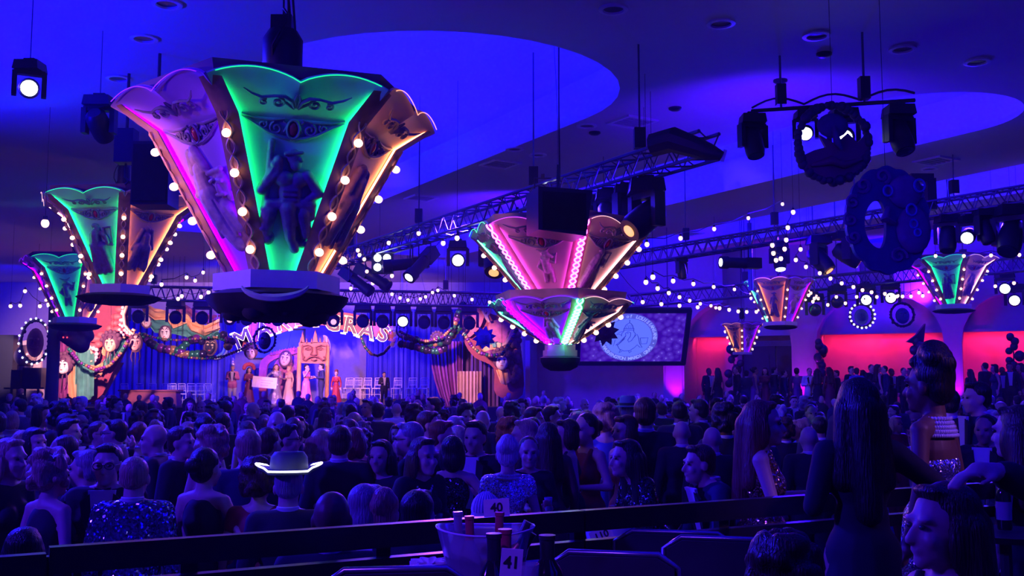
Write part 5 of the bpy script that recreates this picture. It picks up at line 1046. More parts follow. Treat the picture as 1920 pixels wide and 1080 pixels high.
# ---- hanging round ornaments
def sun(label, px, py, Y, r, m, pts=10):
    q = P(px, py, Y); t = thing('sun_face_ornament', label, 'ornament', q); b = MB(); poly = []
    for k in range(pts * 2): a = PI * k / pts + .15; rr = r if k % 2 else r * 1.5; poly.append((rr * math.cos(a), rr * math.sin(a)))
    b.prism(poly, -.04, .04, Matrix.Rotation(PI / 2, 4, 'X')); b.obj('rays', m, t, 0); b = MB(); b.ball((0, -.05, 0), (r * .85, .09, r * .85), 20, 12); b.tube([(0, -.14, r * .3), (0, -.17, -.05 * r), (r * .1, -.14, -.1 * r)], .015, 5)
    for s in (-1, 1): b.tube([(s * r * .15, -.14, r * .2), (s * r * .35, -.13, r * .28), (s * r * .5, -.11, r * .18)], .014, 5)
    b.tube([(-r * .3, -.13, -r * .35), (0, -.14, -r * .42), (r * .3, -.13, -r * .35)], .016, 5); b.obj('face', m, t, 60); b = MB(); b.tube([(0, 0, r), (0, 0, CZ(q) - q.z)], .006, 4); b.obj('hanging_cable', m_wire, t)
    dots(t, [(px + 1, py)], Y, q, 2, .001) if False else None
    return t
sun('dark purple sun face ornament hanging before the seal screen', 1134, 622, 22, .21, mat('sun_maroon', (.12, .03, .12), .6, vary=.3)); sun('dark blue sun face ornament hanging before the right scenery', 908, 633, 30, .24, mat('sun_blue', (.04, .04, .3), .6, vary=.3))
def wreath(label, px, py, Y, r, m, lit, inner, el=1.0):
    q = P(px, py, Y); t = thing('wreath_ornament', label, 'ornament', q); rnd = random.Random(px); b = MB()
    for k in range(26): a = 2 * PI * k / 26; b.ball((r * math.cos(a) + .03 * rnd.uniform(-1, 1), .05 * rnd.uniform(-1, 1), el * r * math.sin(a)), r * (.1 + .05 * rnd.random()), 7, 5)
    b.tube([(r * math.cos(a), 0, el * r * math.sin(a)) for a in [2 * PI * i / 24 for i in range(24)]], r * .1, 6, None, True); b.obj('ring', m, t, 60)
    b = MB(); b.ball((0, .0, -.1 * r), (r * .62, .1, r * .7 * el), 14, 9); b.ball((-.2 * r, -.08, .15 * r), (.16 * r, .06, .1 * r), 8, 6); b.ball((.2 * r, -.08, .15 * r), (.16 * r, .06, .1 * r), 8, 6); b.tube([(0, -.1, .1 * r), (0, -.15, -.2 * r)], .05 * r, 6); b.tube([(-.3 * r, -.09, -.4 * r), (0, -.1, -.5 * r), (.3 * r, -.09, -.4 * r)], .04 * r, 6); b.obj('mask_face', inner, t, 60)
    if lit:
        b = MB()
        for k in range(18): a = 2 * PI * k / 18 + .1; b.ball((r * 1.08 * math.cos(a), -.1, el * r * 1.08 * math.sin(a)), .035 * (Y / 30), 6, 4)
        o = b.obj('fairy_lights', m_fairy, t); o['kind'] = 'stuff'
    b = MB(); b.tube([(0, 0, r * el), (0, 0, CZ(q) - q.z)], .006, 4); b.obj('hanging_cable', m_wire, t); return t
m_wd = mat('wreath_dark', (.05, .03, .1), .6, vary=.4); m_wb = mat('wreath_blue', (.06, .06, .4), .5, vary=.4)
wreath('mask wreath ringed with fairy lights on the bulkhead above the red wall', 1615, 592, 31.5, .36, m_wd, True, m_wb); wreath('unlit blue mask wreath right of the fairy light wreath', 1692, 590, 31.5, .36, m_wd, False, m_wb); wreath('oval purple mask wreath with fairy lights at the far left', 66, 640, 36, .5, m_wd, True, mat('wreath_plum', (.3, .06, .2), .5, vary=.4), 1.5)
wreath('dark wreath mask hanging before the letter A of the sign', 496, 637, 26, .27, m_wd, False, mat('wreath_blackish', (.03, .02, .07), .6), 1.2)  # mask face darker than its ring
# big round mask prop and crescent face at the upper right
q = P(1562, 268, 12.5); t = thing('round_mask_prop', 'round dark mask prop in a garland ring hanging at the upper right', 'ornament', q); m_rm = mat('mask_maroon', (.14, .03, .12), .6, vary=.5, scale=2); m_rp = mat('mask_plum', (.06, .03, .2), .6, vary=.3)
r = .44; b = MB(); rnd = random.Random(3)
for k in range(44): a = PI * (.0 + 2 * k / 44); b.ball((r * math.cos(a), .04 * rnd.uniform(-1, 1), r * 1.1 * math.sin(a)), .045 + .03 * rnd.random(), 7, 5)
b.obj('garland_ring', m_wd, t, 60); b = MB(); b.prism([(-.42, -.18)] + arc((0, 0), .46, PI * 1.12, PI * 1.9, 10) + [(.4, .1), (.3, .0), (.18, .12), (.02, -.02), (-.18, .1), (-.1, -.06), (-.25, -.1)], -.03, .03, Matrix.Rotation(PI / 2, 4, 'X')); b.obj('lower_face', m_rm, t, 0)
b = MB(); b.ball((0, 0, .22), (.2, .06, .16), 12, 8); b.tube([(0, -.05, .2), (.02, -.1, .0), (.08, -.08, -.1)], [.03, .05, .02], 7); b.obj('brow_and_nose', m_rp, t, 60); b = MB(); b.tube([(-.3, -.05, -.3), (-.05, -.08, -.24), (.1, -.08, -.3), (.34, -.05, -.22)], [.02, .06, .05, .02], 7); b.obj('lips', m_rm, t, 60)
b = MB(); b.tube([(0, 0, r), (0, 0, CZ(q) - q.z)], .004, 4); b.obj('hanging_cable', m_wire, t)
q = P(1663, 413, 11.5); t = thing('crescent_face_prop', 'big scalloped oval crescent face prop in dark blue and purple, upper right', 'ornament', q); m_cb = mat('crescent_navy', (.03, .03, .2), .6, vary=.2); m_cp = mat('crescent_purple', (.12, .03, .24), .6, vary=.3)
rx, rz = .46, .6; rim = []
for k in range(90): a = 2 * PI * k / 90; s = 1 + .05 * abs(math.sin(a * 7)); rim.append((rx * s * math.cos(a), rz * s * math.sin(a)))
b = MB(); out = [(x, y) for x, y in rim]; n = 90; M = Matrix.Rotation(PI / 2, 4, 'X'); hx, hz = -.1, -.05
hole = []
for k in range(90): a = 2 * PI * k / 90; hole.append((hx + .17 * math.cos(a) * (1 if math.cos(a) < 0 else .45), hz + .28 * math.sin(a)))
vs = [(x, y, z) for z in (-.04, .04) for ring in (out, hole) for x, y in ring]; fs = []
for k in range(n):
    j = (k + 1) % n; fs += [(k, j, 90 + j, 90 + k), (180 + k, 270 + k, 270 + j, 180 + j), (k, 180 + k, 180 + j, j), (90 + k, 90 + j, 270 + j, 270 + k)]
b.add(vs, fs, M); b.obj('crescent', m_cb, t, 0)
for i, (x, y, s) in enumerate([(-.4, .2, .08), (-.43, .0, .08), (-.4, -.2, .08), (-.28, .4, .09), (-.05, .5, .09), (.1, -.42, .1), (.36, .3, .09)]): 
    b = MB(); b.tube([(x + px_, -.05, y + py_) for px_, py_ in spiral((0, 0), s, s * .2, 1 + i, 1.3, 14)], .022, 5); b.obj('scroll', m_cp, t, 60)
b = MB(); b.ball((.2, -.06, .32), (.2, .06, .2), 14, 8); b.ball((.28, -.06, -.12), (.2, .06, .28), 14, 8); b.tube([(.0, -.06, .14), (-.06, -.1, .0), (.06, -.08, -.05)], [.03, .06, .03], 7); b.obj('cheek_and_brow', m_cp, t, 60)
m_cl = mat('crescent_light', (.06, .06, .5), .5)
for x, y, s in ((.24, .1, .055), (-.02, .32, .05), (.34, .38, .06), (.26, -.06, .04), (.3, -.16, .035)): b = MB(); b.tube([(x + s * math.cos(a), -.12, y + s * 1.2 * math.sin(a)) for a in [2 * PI * i / 14 for i in range(14)]], .014, 5, None, True); b.obj('painted_ring', m_cl, t, 60)
b = MB(); b.tube([(0, 0, rz), (0, 0, CZ(q) - q.z)], .004, 4); b.obj('hanging_cable', m_wire, t)
# balloon columns before the red wall
m_bal = mat('dark_balloon', (.05, .02, .1), .25, coat=.5)
for px, py0, n, lab, Rb in ((1375, 655, 7, 'dark balloon column left of the double doors', .17), (1537, 642, 10, 'dark balloon column right of the first pier', .17), (1718, 640, 9, 'dark balloon column with star shaped top before the red wall', .17), (1899, 632, 9, 'dark balloon column at the right edge of the red wall', .16)):
    a = wallp(px, 2.2, .95); t = thing('balloon_column', lab, 'balloons', a); rnd = random.Random(px); ztop = P(px, py0, a.y).z - .95
    for k in range(n):
        zz_ = ztop - (ztop - .2) * k / (n - 1); q = Vector((.16 * rnd.uniform(-1, 1), .1 * rnd.uniform(-1, 1), zz_)); link('balloon', BEAD, t, m_bal, Matrix.Translation(q) @ Matrix.Scale(Rb * rnd.uniform(.75, 1.1), 4) @ Matrix.Scale(1.12, 4, (0, 0, 1)))
        q = Vector((.22 * rnd.uniform(-1, 1), .15 * rnd.uniform(-1, 1), zz_ - .14)); link('balloon', BEAD, t, m_bal, Matrix.Translation(q) @ Matrix.Scale(Rb * rnd.uniform(.7, 1.0), 4))
    b = MB(); b.tube([(0, 0, 0), (0, 0, ztop)], .02, 5); b.lathe([(.2, 0), (.2, .04), (.03, .06)], 12); b.obj('stand', m_black, t)
    if px == 1718: b = MB(); b.prism([(-.35, -.12), (.2, -.25), (.3, .5), (-.02, .12)], -.08, .08, Matrix.Translation((0, 0, ztop + .1)) @ Matrix.Rotation(PI / 2, 4, 'X')); b.obj('foil_top', m_bal, t, 40)
# ---------------------------------------------------------------- people
SKIN = [mat('skin_light', (.62, .4, .33), .5, vary=.06), mat('skin_tan', (.42, .25, .19), .5, vary=.06), mat('skin_brown', (.17, .085, .06), .5, vary=.06)]
def hairmat(name, col):
    m = mat(name, col, .4, vary=0); nt = m.node_tree; b = nt.nodes['Principled BSDF']; tc = nt.nodes.new('ShaderNodeTexCoord'); mp = nt.nodes.new('ShaderNodeMapping'); mp.inputs['Scale'].default_value = (130, 130, 9); n = nt.nodes.new('ShaderNodeTexNoise'); n.inputs['Scale'].default_value = 1; n.inputs['Detail'].default_value = 2
    nt.links.new(tc.outputs['Object'], mp.inputs[0]); nt.links.new(mp.outputs[0], n.inputs['Vector']); r = nt.nodes.new('ShaderNodeMix'); r.data_type = 'RGBA'; r.inputs['A'].default_value = (*[c * .35 for c in col], 1); r.inputs['B'].default_value = (*[min(1, c * 1.5) for c in col], 1)
    nt.links.new(n.outputs['Fac'], r.inputs['Factor']); nt.links.new(r.outputs['Result'], b.inputs['Base Color']); bp = nt.nodes.new('ShaderNodeBump'); bp.inputs['Strength'].default_value = .9; bp.inputs['Distance'].default_value = .012; nt.links.new(n.outputs['Fac'], bp.inputs['Height']); nt.links.new(bp.outputs['Normal'], b.inputs['Normal']); return m
HAIRM = {'black': hairmat('hair_black', (.015, .011, .016)), 'brown': hairmat('hair_brown', (.07, .035, .025)), 'auburn': hairmat('hair_auburn', (.2, .06, .04)), 'blond': hairmat('hair_blond', (.5, .33, .2)), 'grey': hairmat('hair_grey', (.34, .32, .36)), 'white': hairmat('hair_white', (.66, .62, .68))}
CL = {'black': mat('tuxedo_black', (.016, .014, .034), .8, vary=.2), 'navy': mat('suit_navy', (.02, .025, .09), .8, vary=.2), 'grey': mat('suit_grey', (.1, .1, .13), .8, vary=.2), 'red': mat('gown_red', (.3, .02, .03), .6, vary=.2), 'white': mat('cloth_white', (.7, .68, .75), .7, vary=.05), 'blue': mat('gown_blue', (.05, .07, .4), .55, vary=.2),
      'purple': mat('gown_purple', (.14, .03, .22), .55, vary=.2), 'silver': sequin('sequin_silver', (.8, .78, .9)), 'sequin': sequin('sequin_blue', (.3, .33, .6), 75, .95, .14), 'blacksequin': sequin('sequin_black', (.05, .05, .08), 120), 'gold': sequin('sequin_gold', (.6, .4, .2), 120), 'pink': mat('gown_pink', (.65, .18, .4), .55), 'cream': mat('gown_cream', (.55, .45, .4), .7), 'maroon': mat('gown_maroon', (.16, .02, .06), .6)}
m_tie = CL['black']; m_pearl = mat('pearl', (.7, .66, .8), .2, coat=.5, vary=0)

HS = 1.1
def head_prims(c, fwd=0.0):
    x, y, z = c
    e = lambda dx, dy, dz, rx, ry, rz: ('e', (x + dx * HS, y + dy * HS, z + dz * HS), (rx * HS, ry * HS, rz * HS))
    return [e(0, .012, .03, .076, .094, .092), e(0, -.022, -.035, .06, .07, .082), e(0, -.062, -.088, .03, .028, .026), ('c', (x, y - .085 * HS, z + .005), .012, (x, y - .104 * HS, z - .03 * HS), .0165), e(.03, -.075, .028, .026, .018, .011), e(-.03, -.075, .028, .026, .018, .011),
            e(.076, .01, -.005, .012, .022, .033), e(-.076, .01, -.005, .012, .022, .033), e(0, -.085, -.058, .025, .012, .011), e(.032, -.06, -.03, .028, .025, .028), e(-.032, -.06, -.03, .028, .025, .028)]
ARMS = {  # right elbow, wrist, knuckle direction; left the same (x outwards)
    'down': ((.25, .03, 1.14), (.26, -.03, .9), (0, -.1, -1)), 'bent': ((.25, .04, 1.15), (.17, -.24, 1.16), (-.3, -.8, .3)), 'raised': ((.28, -.1, 1.22), (.2, -.25, 1.45), (-.1, -.3, 1)), 'hip': ((.36, .06, 1.2), (.21, -.02, 1.02), (-1, -.2, -.3)),
    'fwd': ((.24, -.06, 1.16), (.12, -.34, 1.2), (-.3, -1, .05)), 'up': ((.27, -.14, 1.5), (.2, -.2, 1.76), (0, -.1, 1)), 'wide': ((.42, .02, 1.22), (.5, -.16, 1.05), (.1, -.8, -.4)), 'point': ((.26, -.1, 1.24), (.16, -.4, 1.37), (-.1, -1, 0)), 'desk': ((.26, -.12, 1.12), (.2, -.36, 1.02), (-.1, -1, -.2))}
def hand(p, d, side, r=.0092):
    p = Vector(p); d = Vector(d).normalized(); sx = Vector((side, 0, 0)); sx = (sx - d * sx.dot(d)); sx = sx.normalized() if sx.length > .1 else Vector((0, 1, 0)); nn = d.cross(sx)
    pr = [('c', p, .026, p + d * .06, .03), ('e', p + d * .055, (.036, .036, .03))]
    for k, L in enumerate((.062, .075, .07, .052)):
        a = p + d * .075 + sx * (-.027 + .018 * k); m = a + d * L * .6 + nn * .012; t = m + d * L * .4 + nn * .03; pr += [('c', a, r, m, r * .95), ('c', m, r * .95, t, r * .85)]
    a = p + d * .02 - sx * .024; m = a - sx * .028 + d * .03 + nn * .012; pr += [('c', a, r * 1.15, m, r), ('c', m, r, m + d * .035 + nn * .015, r * .85)]
    return pr
def skel(sex, arms, lean=0.0, seated=False):
    f = sex == 'f'; sh = .155 if f else .185
    J = {'head': Vector((0, -.012, 1.605)), 'neck': Vector((0, .02, 1.455)), 'sh': [Vector((-sh, .01, 1.4)), Vector((sh, .01, 1.4))], 'el': [], 'wr': [], 'hd': []}
    for i, s in enumerate((-1, 1)):
        e_, w_, d_ = ARMS[arms[i]]; k = .92 if f else 1.0
        J['el'].append(Vector((s * (e_[0] * k), e_[1], e_[2]))); J['wr'].append(Vector((s * w_[0] * k, w_[1], w_[2]))); J['hd'].append(Vector((s * d_[0], d_[1], d_[2])))
    if seated: hip, kn, an = (.1, -.02, .9), (.12, -.46, .9), (.12, -.44, .46)
    else: hip, kn, an = (.09, .0, .92), (.1, -.015, .5), (.105, .01, .09)
    J['hip'] = [Vector((s * hip[0], hip[1], hip[2])) for s in (-1, 1)]; J['kn'] = [Vector((s * kn[0], kn[1], kn[2])) for s in (-1, 1)]; J['an'] = [Vector((s * an[0], an[1], an[2])) for s in (-1, 1)]
    if lean:
        R = Matrix.Rotation(lean, 3, 'X'); o = Vector((0, 0, .95)); g = lambda v: o + R @ (v - o)
        for k in ('sh',): J[k] = [g(v) for v in J[k]]
        J['head'] = g(J['head']) + Vector((0, -.02 * lean * 3, -.01)); J['neck'] = g(J['neck']); J['el'] = [g(v) for v in J['el']]; J['wr'] = [g(v) for v in J['wr']]
    J['lean'] = lean; return J
def torso_prims(J, sex, grow=0.0, top=9, low=0):
    f = sex == 'f'; R = Matrix.Rotation(J['lean'], 3, 'X'); o = Vector((0, 0, .95)); RM = Matrix.Rotation(J['lean'], 4, 'X')
    out = []
    def e(x, y, z, rx, ry, rz):
        if z > top or z < low: return
        c = o + R @ (Vector((x, y, z)) - o); M = Matrix.Translation(c) @ RM @ Matrix.Translation(-c); out.append(('e', tuple(c), (rx + grow, ry + grow, rz + grow), M))
    if f:
        e(0, .015, 1.28, .138, .095, .16); e(0, .01, 1.09, .118, .088, .14); e(0, .02, .94, .168, .118, .14); e(.07, -.07, 1.25, .062, .055, .062); e(-.07, -.07, 1.25, .062, .055, .062)
    else:
        e(0, .01, 1.27, .168, .112, .19); e(0, -.005, 1.08, .155, .115, .17); e(0, .01, .95, .165, .118, .13); e(0, .05, 1.34, .15, .07, .1)
    return out
def body_mesh(name, sex, arms, lean=0, seated=False, voxel=.0125, fingers=True, ratio=.4):
    J = skel(sex, arms, lean, seated); f = sex == 'f'; k = .86 if f else 1.0
    p = head_prims(J['head']) + [('c', J['neck'] - Vector((0, 0, .05)), .066 * k, J['head'] + Vector((0, .02, -.06)), .062 * k)] + torso_prims(J, sex)
    p.append(('c', J['sh'][0], .058 * k, J['sh'][1], .058 * k)); p.append(('c', J['neck'] - Vector((0, 0, .03)), .075 * k, J['sh'][0] + Vector((.05, 0, .02)), .05 * k)); p.append(('c', J['neck'] - Vector((0, 0, .03)), .075 * k, J['sh'][1] + Vector((-.05, 0, .02)), .05 * k))
    for i, s in enumerate((-1, 1)):
        p += [('c', J['sh'][i], .054 * k, J['el'][i], .04 * k), ('c', J['el'][i], .041 * k, J['wr'][i], .027 * k)]
        p += hand(J['wr'][i], J['hd'][i], s) if fingers else [('c', J['wr'][i], .028, J['wr'][i] + J['hd'][i].normalized() * .12, .024)]
        p += [('c', J['hip'][i], .088, J['kn'][i], .056), ('c', J['kn'][i], .057, J['an'][i], .038), ('c', J['an'][i] + Vector((0, .04, -.04)), .038, J['an'][i] + Vector((s * .02, -.16, -.055)), .03)]
    return blob(name, p, voxel, 2, ratio), J
def suit_mesh(name, J, sex='m', voxel=.016, ratio=.35):
    p = torso_prims(J, sex, .022); p.append(('c', J['sh'][0], .076, J['sh'][1], .076))
    p += [('c', J['neck'] + Vector((0, .035, -.04)), .075, J['sh'][0], .07), ('c', J['neck'] + Vector((0, .035, -.04)), .075, J['sh'][1], .07)]
    for i, s in enumerate((-1, 1)): p += [('c', J['sh'][i], .074, J['el'][i], .058), ('c', J['el'][i], .058, J['el'][i].lerp(J['wr'][i], .93), .044)]
    p += [('c', Vector((-.07, .0, .95)), .13, Vector((-.08, .0, .8)), .12), ('c', Vector((.07, .0, .95)), .13, Vector((.08, .0, .8)), .12)] if J['kn'][0].y > -.2 else [('c', J['hip'][0], .12, J['hip'][0].lerp(J['kn'][0], .4), .1), ('c', J['hip'][1], .12, J['hip'][1].lerp(J['kn'][1], .4), .1)]
    return blob(name, p, voxel, 2, ratio)
def trouser_mesh(name, J):
    p = []
    for i in (0, 1): p += [('c', J['hip'][i], .11, J['kn'][i], .08), ('c', J['kn'][i], .08, J['an'][i] + Vector((0, 0, .01)), .066)]
    return blob(name, p, .02, 1, .35)
def gown_mesh(name, J, style='strapless', seated=False):
    p = torso_prims(J, 'f', .012)
    if style == 'strapless': p = [q for q in p if True]; p[0] = ('e', p[0][1], (p[0][2][0], p[0][2][1], .085), p[0][3]); p[0] = ('e', (p[0][1][0], p[0][1][1], p[0][1][2] - .05), p[0][2], p[0][3])
    if style == 'straps':
        for i, s in enumerate((-1, 1)): a = J['sh'][i] + Vector((-s * .06, -.04, .045)); p += [('c', a, .022, Vector((s * .075, -.09, 1.28)), .03), ('c', a, .022, Vector((s * .06, .1, 1.27)), .03)] if not J['lean'] else []
    if style == 'sleeves':
        p.append(('c', J['sh'][0], .064, J['sh'][1], .064))
        for i in (0, 1): p += [('c', J['sh'][i], .064, J['el'][i], .05), ('c', J['el'][i], .05, J['el'][i].lerp(J['wr'][i], .85), .038)]
    if style == 'cap':
        p.append(('c', J['sh'][0], .062, J['sh'][1], .062))
        for i in (0, 1): p.append(('c', J['sh'][i], .064, J['sh'][i].lerp(J['el'][i], .3), .058))
    if seated:
        for i in (0, 1): p += [('c', J['hip'][i], .12, J['kn'][i], .1), ('c', J['kn'][i], .1, J['an'][i] + Vector((0, 0, .05)), .09)]
    else:
        p += [('c', Vector((0, .01, .95)), .165, Vector((0, .01, .55)), .2), ('c', Vector((0, .01, .55)), .2, Vector((0, .02, .16)), .27)]
        for a in range(6): p.append(('c', Vector((.1 * math.cos(a), .1 * math.sin(a), .85)), .06, Vector((.24 * math.cos(a), .02 + .24 * math.sin(a), .1)), .07))
    return blob(name, p, .018, 2, .35)
def hair_mesh(kind):
    e = lambda x, y, z, rx, ry, rz: ('e', (x, y, z), (rx, ry, rz)); c = lambda a, ra, b, rb: ('c', Vector(a), ra, Vector(b), rb)
    cap = [e(0, .03, .05, .086, .092, .086), e(0, .055, -.005, .078, .06, .075)]   # relative to the head joint
    if kind == 'short': p = cap + [e(0, -.045, .105, .06, .035, .024)]
    elif kind == 'crop': p = [e(0, .028, .043, .082, .092, .088), e(0, .05, .0, .076, .058, .06)]
    elif kind == 'bob': p = cap + [e(.07, .02, -.03, .03, .06, .1), e(-.07, .02, -.03, .03, .06, .1), e(0, .07, -.05, .08, .05, .09), e(0, -.05, .1, .06, .03, .025)]
    elif kind == 'long': p = cap + [c((.06, .05, 0), .05, (.085, .07, -.3), .05), c((-.06, .05, 0), .05, (-.085, .07, -.3), .05), c((0, .09, 0), .065, (0, .125, -.42), .06), e(.078, .01, -.04, .024, .045, .09), e(-.078, .01, -.04, .024, .045, .09), e(0, -.04, .106, .06, .03, .02)]
    elif kind == 'wavy':
        p = cap + [e(0, -.045, .105, .06, .03, .022)]
        for i in range(7):
            for s in (-1, 0, 1): p.append(e(s * (.075 + .012 * (i % 2)), .06 + .008 * i + .015 * (s == 0), .02 - .062 * i, .05, .045, .05))
    elif kind == 'updo': p = cap + [e(0, .085, .1, .06, .055, .055), e(.03, .1, .06, .045, .045, .045), e(-.035, .09, .075, .045, .045, .045), e(0, -.045, .1, .06, .03, .024)]
    elif kind == 'bun': p = cap + [e(0, .135, .03, .05, .045, .048)]
    elif kind == 'pony': p = cap + [c((0, .11, .05), .035, (0, .16, -.02), .036), c((0, .16, -.02), .036, (.01, .15, -.26), .02)]
    elif kind == 'curly':
        rnd = random.Random(5); p = cap[:]
        for i in range(46):
            a = rnd.random() * 2 * PI; z = rnd.uniform(-.09, .13); r = .1 * math.sqrt(max(.1, 1 - (z / .15) ** 2)); y = .03 + r * math.sin(a)
            if y < -.04 and z < .06: continue
            p.append(e(r * math.cos(a), y, .03 + z, .03, .03, .03))
    elif kind == 'afro': p = [e(0, .035, .07, .12, .115, .11), e(0, .07, .0, .11, .08, .09)]
    elif kind == 'highbun': p = cap + [e(.0, .03, .15, .07, .07, .06), e(.05, .05, .13, .045, .05, .045), e(-.05, .045, .135, .045, .05, .045), e(.02, .09, .1, .05, .045, .05), e(0, -.04, .11, .06, .035, .03)]
    elif kind == 'fringe': p = [e(0, .022, .035, .084, .096, .09), e(.0, .06, -.03, .07, .045, .05)]
    return blob('hair_' + kind, p, .011, 1, .4)
CACHE = {}
def cached(key, fn):
    if key not in CACHE: CACHE[key] = fn()
    return CACHE[key]
_m = MB()
for s in (-1, 1):
    _m.ball((s * .03, -.083, .008), (.013, .008, .008), 8, 5)
EYES = _m.mesh('eyes', mat('eye_dark', (.05, .04, .06), .2), 40)
_m = MB()
for s in (-1, 1): _m.tube([(s * .033 + .026 * math.cos(a), -.1, .006 + .02 * math.sin(a)) for a in [2 * PI * i / 12 for i in range(12)]], .0028, 4, None, True); _m.tube([(s * .058, -.098, .01), (s * .08, .0, .012)], .0025, 4)
_m.tube([(-.008, -.105, .01), (.008, -.105, .01)], .0025, 4); GLASS = _m.mesh('glasses', mat('glasses_black', (.02, .02, .03), .3), 40)
def beads_mesh(rad, n, drop, r=.011):
    b = MB()
    for k in range(n): a = 2 * PI * k / n; b.ball((rad * math.cos(a), rad * .85 * math.sin(a), -drop * max(0, -math.sin(a)) ** 1.3), r, 6, 4)
    return b.mesh('bead_necklace', None, 60)
def person(label, x, y, z0, H, rz, sex='m', arms=('down', 'down'), outfit='suit', cloth='black', hair='short', hairc='brown', skin=0, lean=0, seated=False, group=None, beads=0, glasses=False, near=False, trousers=None, hat=None, holds=None, shirt=True, tilt=0):
    t = thing('person', label, 'person', (x, y, z0), rz, group); s = H / 1.745; S = Matrix.Scale(s, 4)
    if seated: S = Matrix.Translation((0, 0, -.45 * s)) @ S
    key = (sex, arms, lean, seated, near)
    body, J = cached(('b',) + key, lambda: body_mesh('body', sex, arms, lean, seated, .0085 if near else .0135, True, .3 if near else .4))
    b = link('body', body, t, SKIN[skin], S)
    HD = S @ Matrix.Translation(J['head'])
    HD0 = S @ Matrix.Translation(J['head']) @ Matrix.Scale(HS * 1.01, 4)
    link('eyes', EYES, b, None, Matrix.Translation(J['head']) @ Matrix.Scale(HS, 4))
    if outfit in ('suit', 'blazer'):
        link('jacket', cached(('j',) + key, lambda: suit_mesh('jacket', J, sex)), t, CL[cloth], S); link('trousers', cached(('t', seated), lambda: trouser_mesh('trousers', J)), t, CL[trousers or ('black' if cloth in ('sequin', 'white', 'gold') else cloth)], S)
        if shirt:
            def sh():
                q = MB(); R = Matrix.Translation((0, 0, .95)) @ Matrix.Rotation(lean, 4, 'X') @ Matrix.Translation((0, 0, -.95))
                q.prism([(-.085, 1.46), (-.045, 1.05), (.045, 1.05), (.085, 1.46)][::-1], .118, .14, R @ Matrix.Rotation(PI / 2, 4, 'X')); q.lathe([(.064, -.045), (.07, .005), (.064, .01), (.058, -.03)], 14, Matrix.Translation(J['neck'] + Vector((0, .012, .035)))); return q.mesh('shirt', CL['white'], 30)
            link('shirt', cached(('s', lean), sh), t, None, S)
            def bt():
                q = MB(); R = Matrix.Translation((0, 0, .95)) @ Matrix.Rotation(lean, 4, 'X') @ Matrix.Translation((0, 0, -.95))
                for d in (-1, 1): q.loft([[(0, -.085, 1.462), (0, -.085, 1.478), (0, -.1, 1.478), (0, -.1, 1.462)], [(d * .05, -.08, 1.45), (d * .05, -.08, 1.49), (d * .05, -.1, 1.49), (d * .05, -.1, 1.45)]], R @ Matrix.Translation((0, -.012, -.015)))
                for d in (-1, 1): q.prism([(d * .072, 1.44), (d * .13, 1.39), (d * .115, 1.28), (d * .04, 1.06)] if d < 0 else [(d * .072, 1.44), (d * .04, 1.06), (d * .115, 1.28), (d * .13, 1.39)], .125, .148, R @ Matrix.Rotation(PI / 2, 4, 'X'))
                return q.mesh('bow_tie_and_lapels', None, 30)
            bm_ = cached(('w', lean), bt)
            if not bm_.materials: bm_.materials.append(m_tie)
            link('bow_tie_and_lapels', bm_, t, None, S)
    else:
        link('gown', cached(('g', outfit) + key, lambda: gown_mesh('gown', J, outfit, seated)), t, CL[cloth], S)
    if hair != 'bald':
        h = link('hair', cached(('h', hair), lambda: hair_mesh(hair)), t, HAIRM[hairc], HD0)
    if glasses: link('glasses', GLASS, t, None, HD0)
    if beads:
        for k in range(beads):
            me = cached(('n', k), lambda: beads_mesh(.088 + .008 * k, 34 + 8 * k, .12 + .1 * k))
            if not me.materials: me.materials.append(m_pearl)
            link('bead_necklace', me, t, None, S @ Matrix.Translation(J['neck'] + Vector((0, -.01, -.0 - .02 * k))))
    if hat: hat(t, HD0)
    if holds: holds(t, S, J)
    return t
def at(px, py, Y): p = P(px, py, Y); return p.x, Y, p.z
def stand(label, px, py, Y, face, *a, z0=None, **k):
    """a guest whose head top shows at the pixel; face 0 looks at the camera, 180 away, 90 to the right of the picture"""
    x, y, zt = at(px, py, Y); z0 = floor_z(x, y) if z0 is None else z0; hair = k.get('hair', 'short'); extra = {'afro': .05, 'highbun': .07, 'updo': .03, 'bald': -.0}.get(hair, .01)
    lean = k.get('lean', 0); H = (zt - z0 - extra)
    if lean: H = H / (1 - .45 * (1 - math.cos(lean)) - 0.03)
    if k.get('seated'): H = H / .745
    return person(label, x, y, z0, H, math.radians(face), *a, **k)
# --- the guests one can tell apart
R_, L_, B_, F_ = 90, -90, 180, 0
N = dict(near=True)
stand('woman with long pale blond hair and black dress at the left edge, facing right', 20, 820, 6.8, 70, 'f', ('down', 'bent'), 'sleeves', 'black', 'long', 'blond', 0, beads=2)
stand('woman with short curly blond hair and bare back beside the long haired blonde at left', 97, 851, 6.3, 150, 'f', ('bent', 'bent'), 'straps', 'black', 'curly', 'blond', 0)
stand('man in black tuxedo and glasses facing the camera, left of the sequined jacket', 203, 830, 6.6, 10, 'm', ('down', 'bent'), 'suit', 'black', 'short', 'black', 0, glasses=True, **N)
stand('man in a blue sequined jacket seen from behind by the railing', 254, 853, 6.2, 185, 'm', ('down', 'down'), 'suit', 'sequin', 'crop', 'blond', 0, **N)
stand('bald older man in black tuxedo looking left, behind the sequined jacket', 292, 792, 8.8, -80, 'm', ('bent', 'down'), 'suit', 'black', 'bald', 'grey', 0)
stand('woman with dark updo and black backless gown, arm bent, left of the blond man', 387, 837, 6.6, 160, 'f', ('hip', 'down'), 'straps', 'black', 'bun', 'black', 0)
stand('dark haired man with bead strings looking right beside the bald older man', 340, 798, 8.6, 80, 'm', ('down', 'bent'), 'suit', 'black', 'short', 'brown', 0, beads=2)
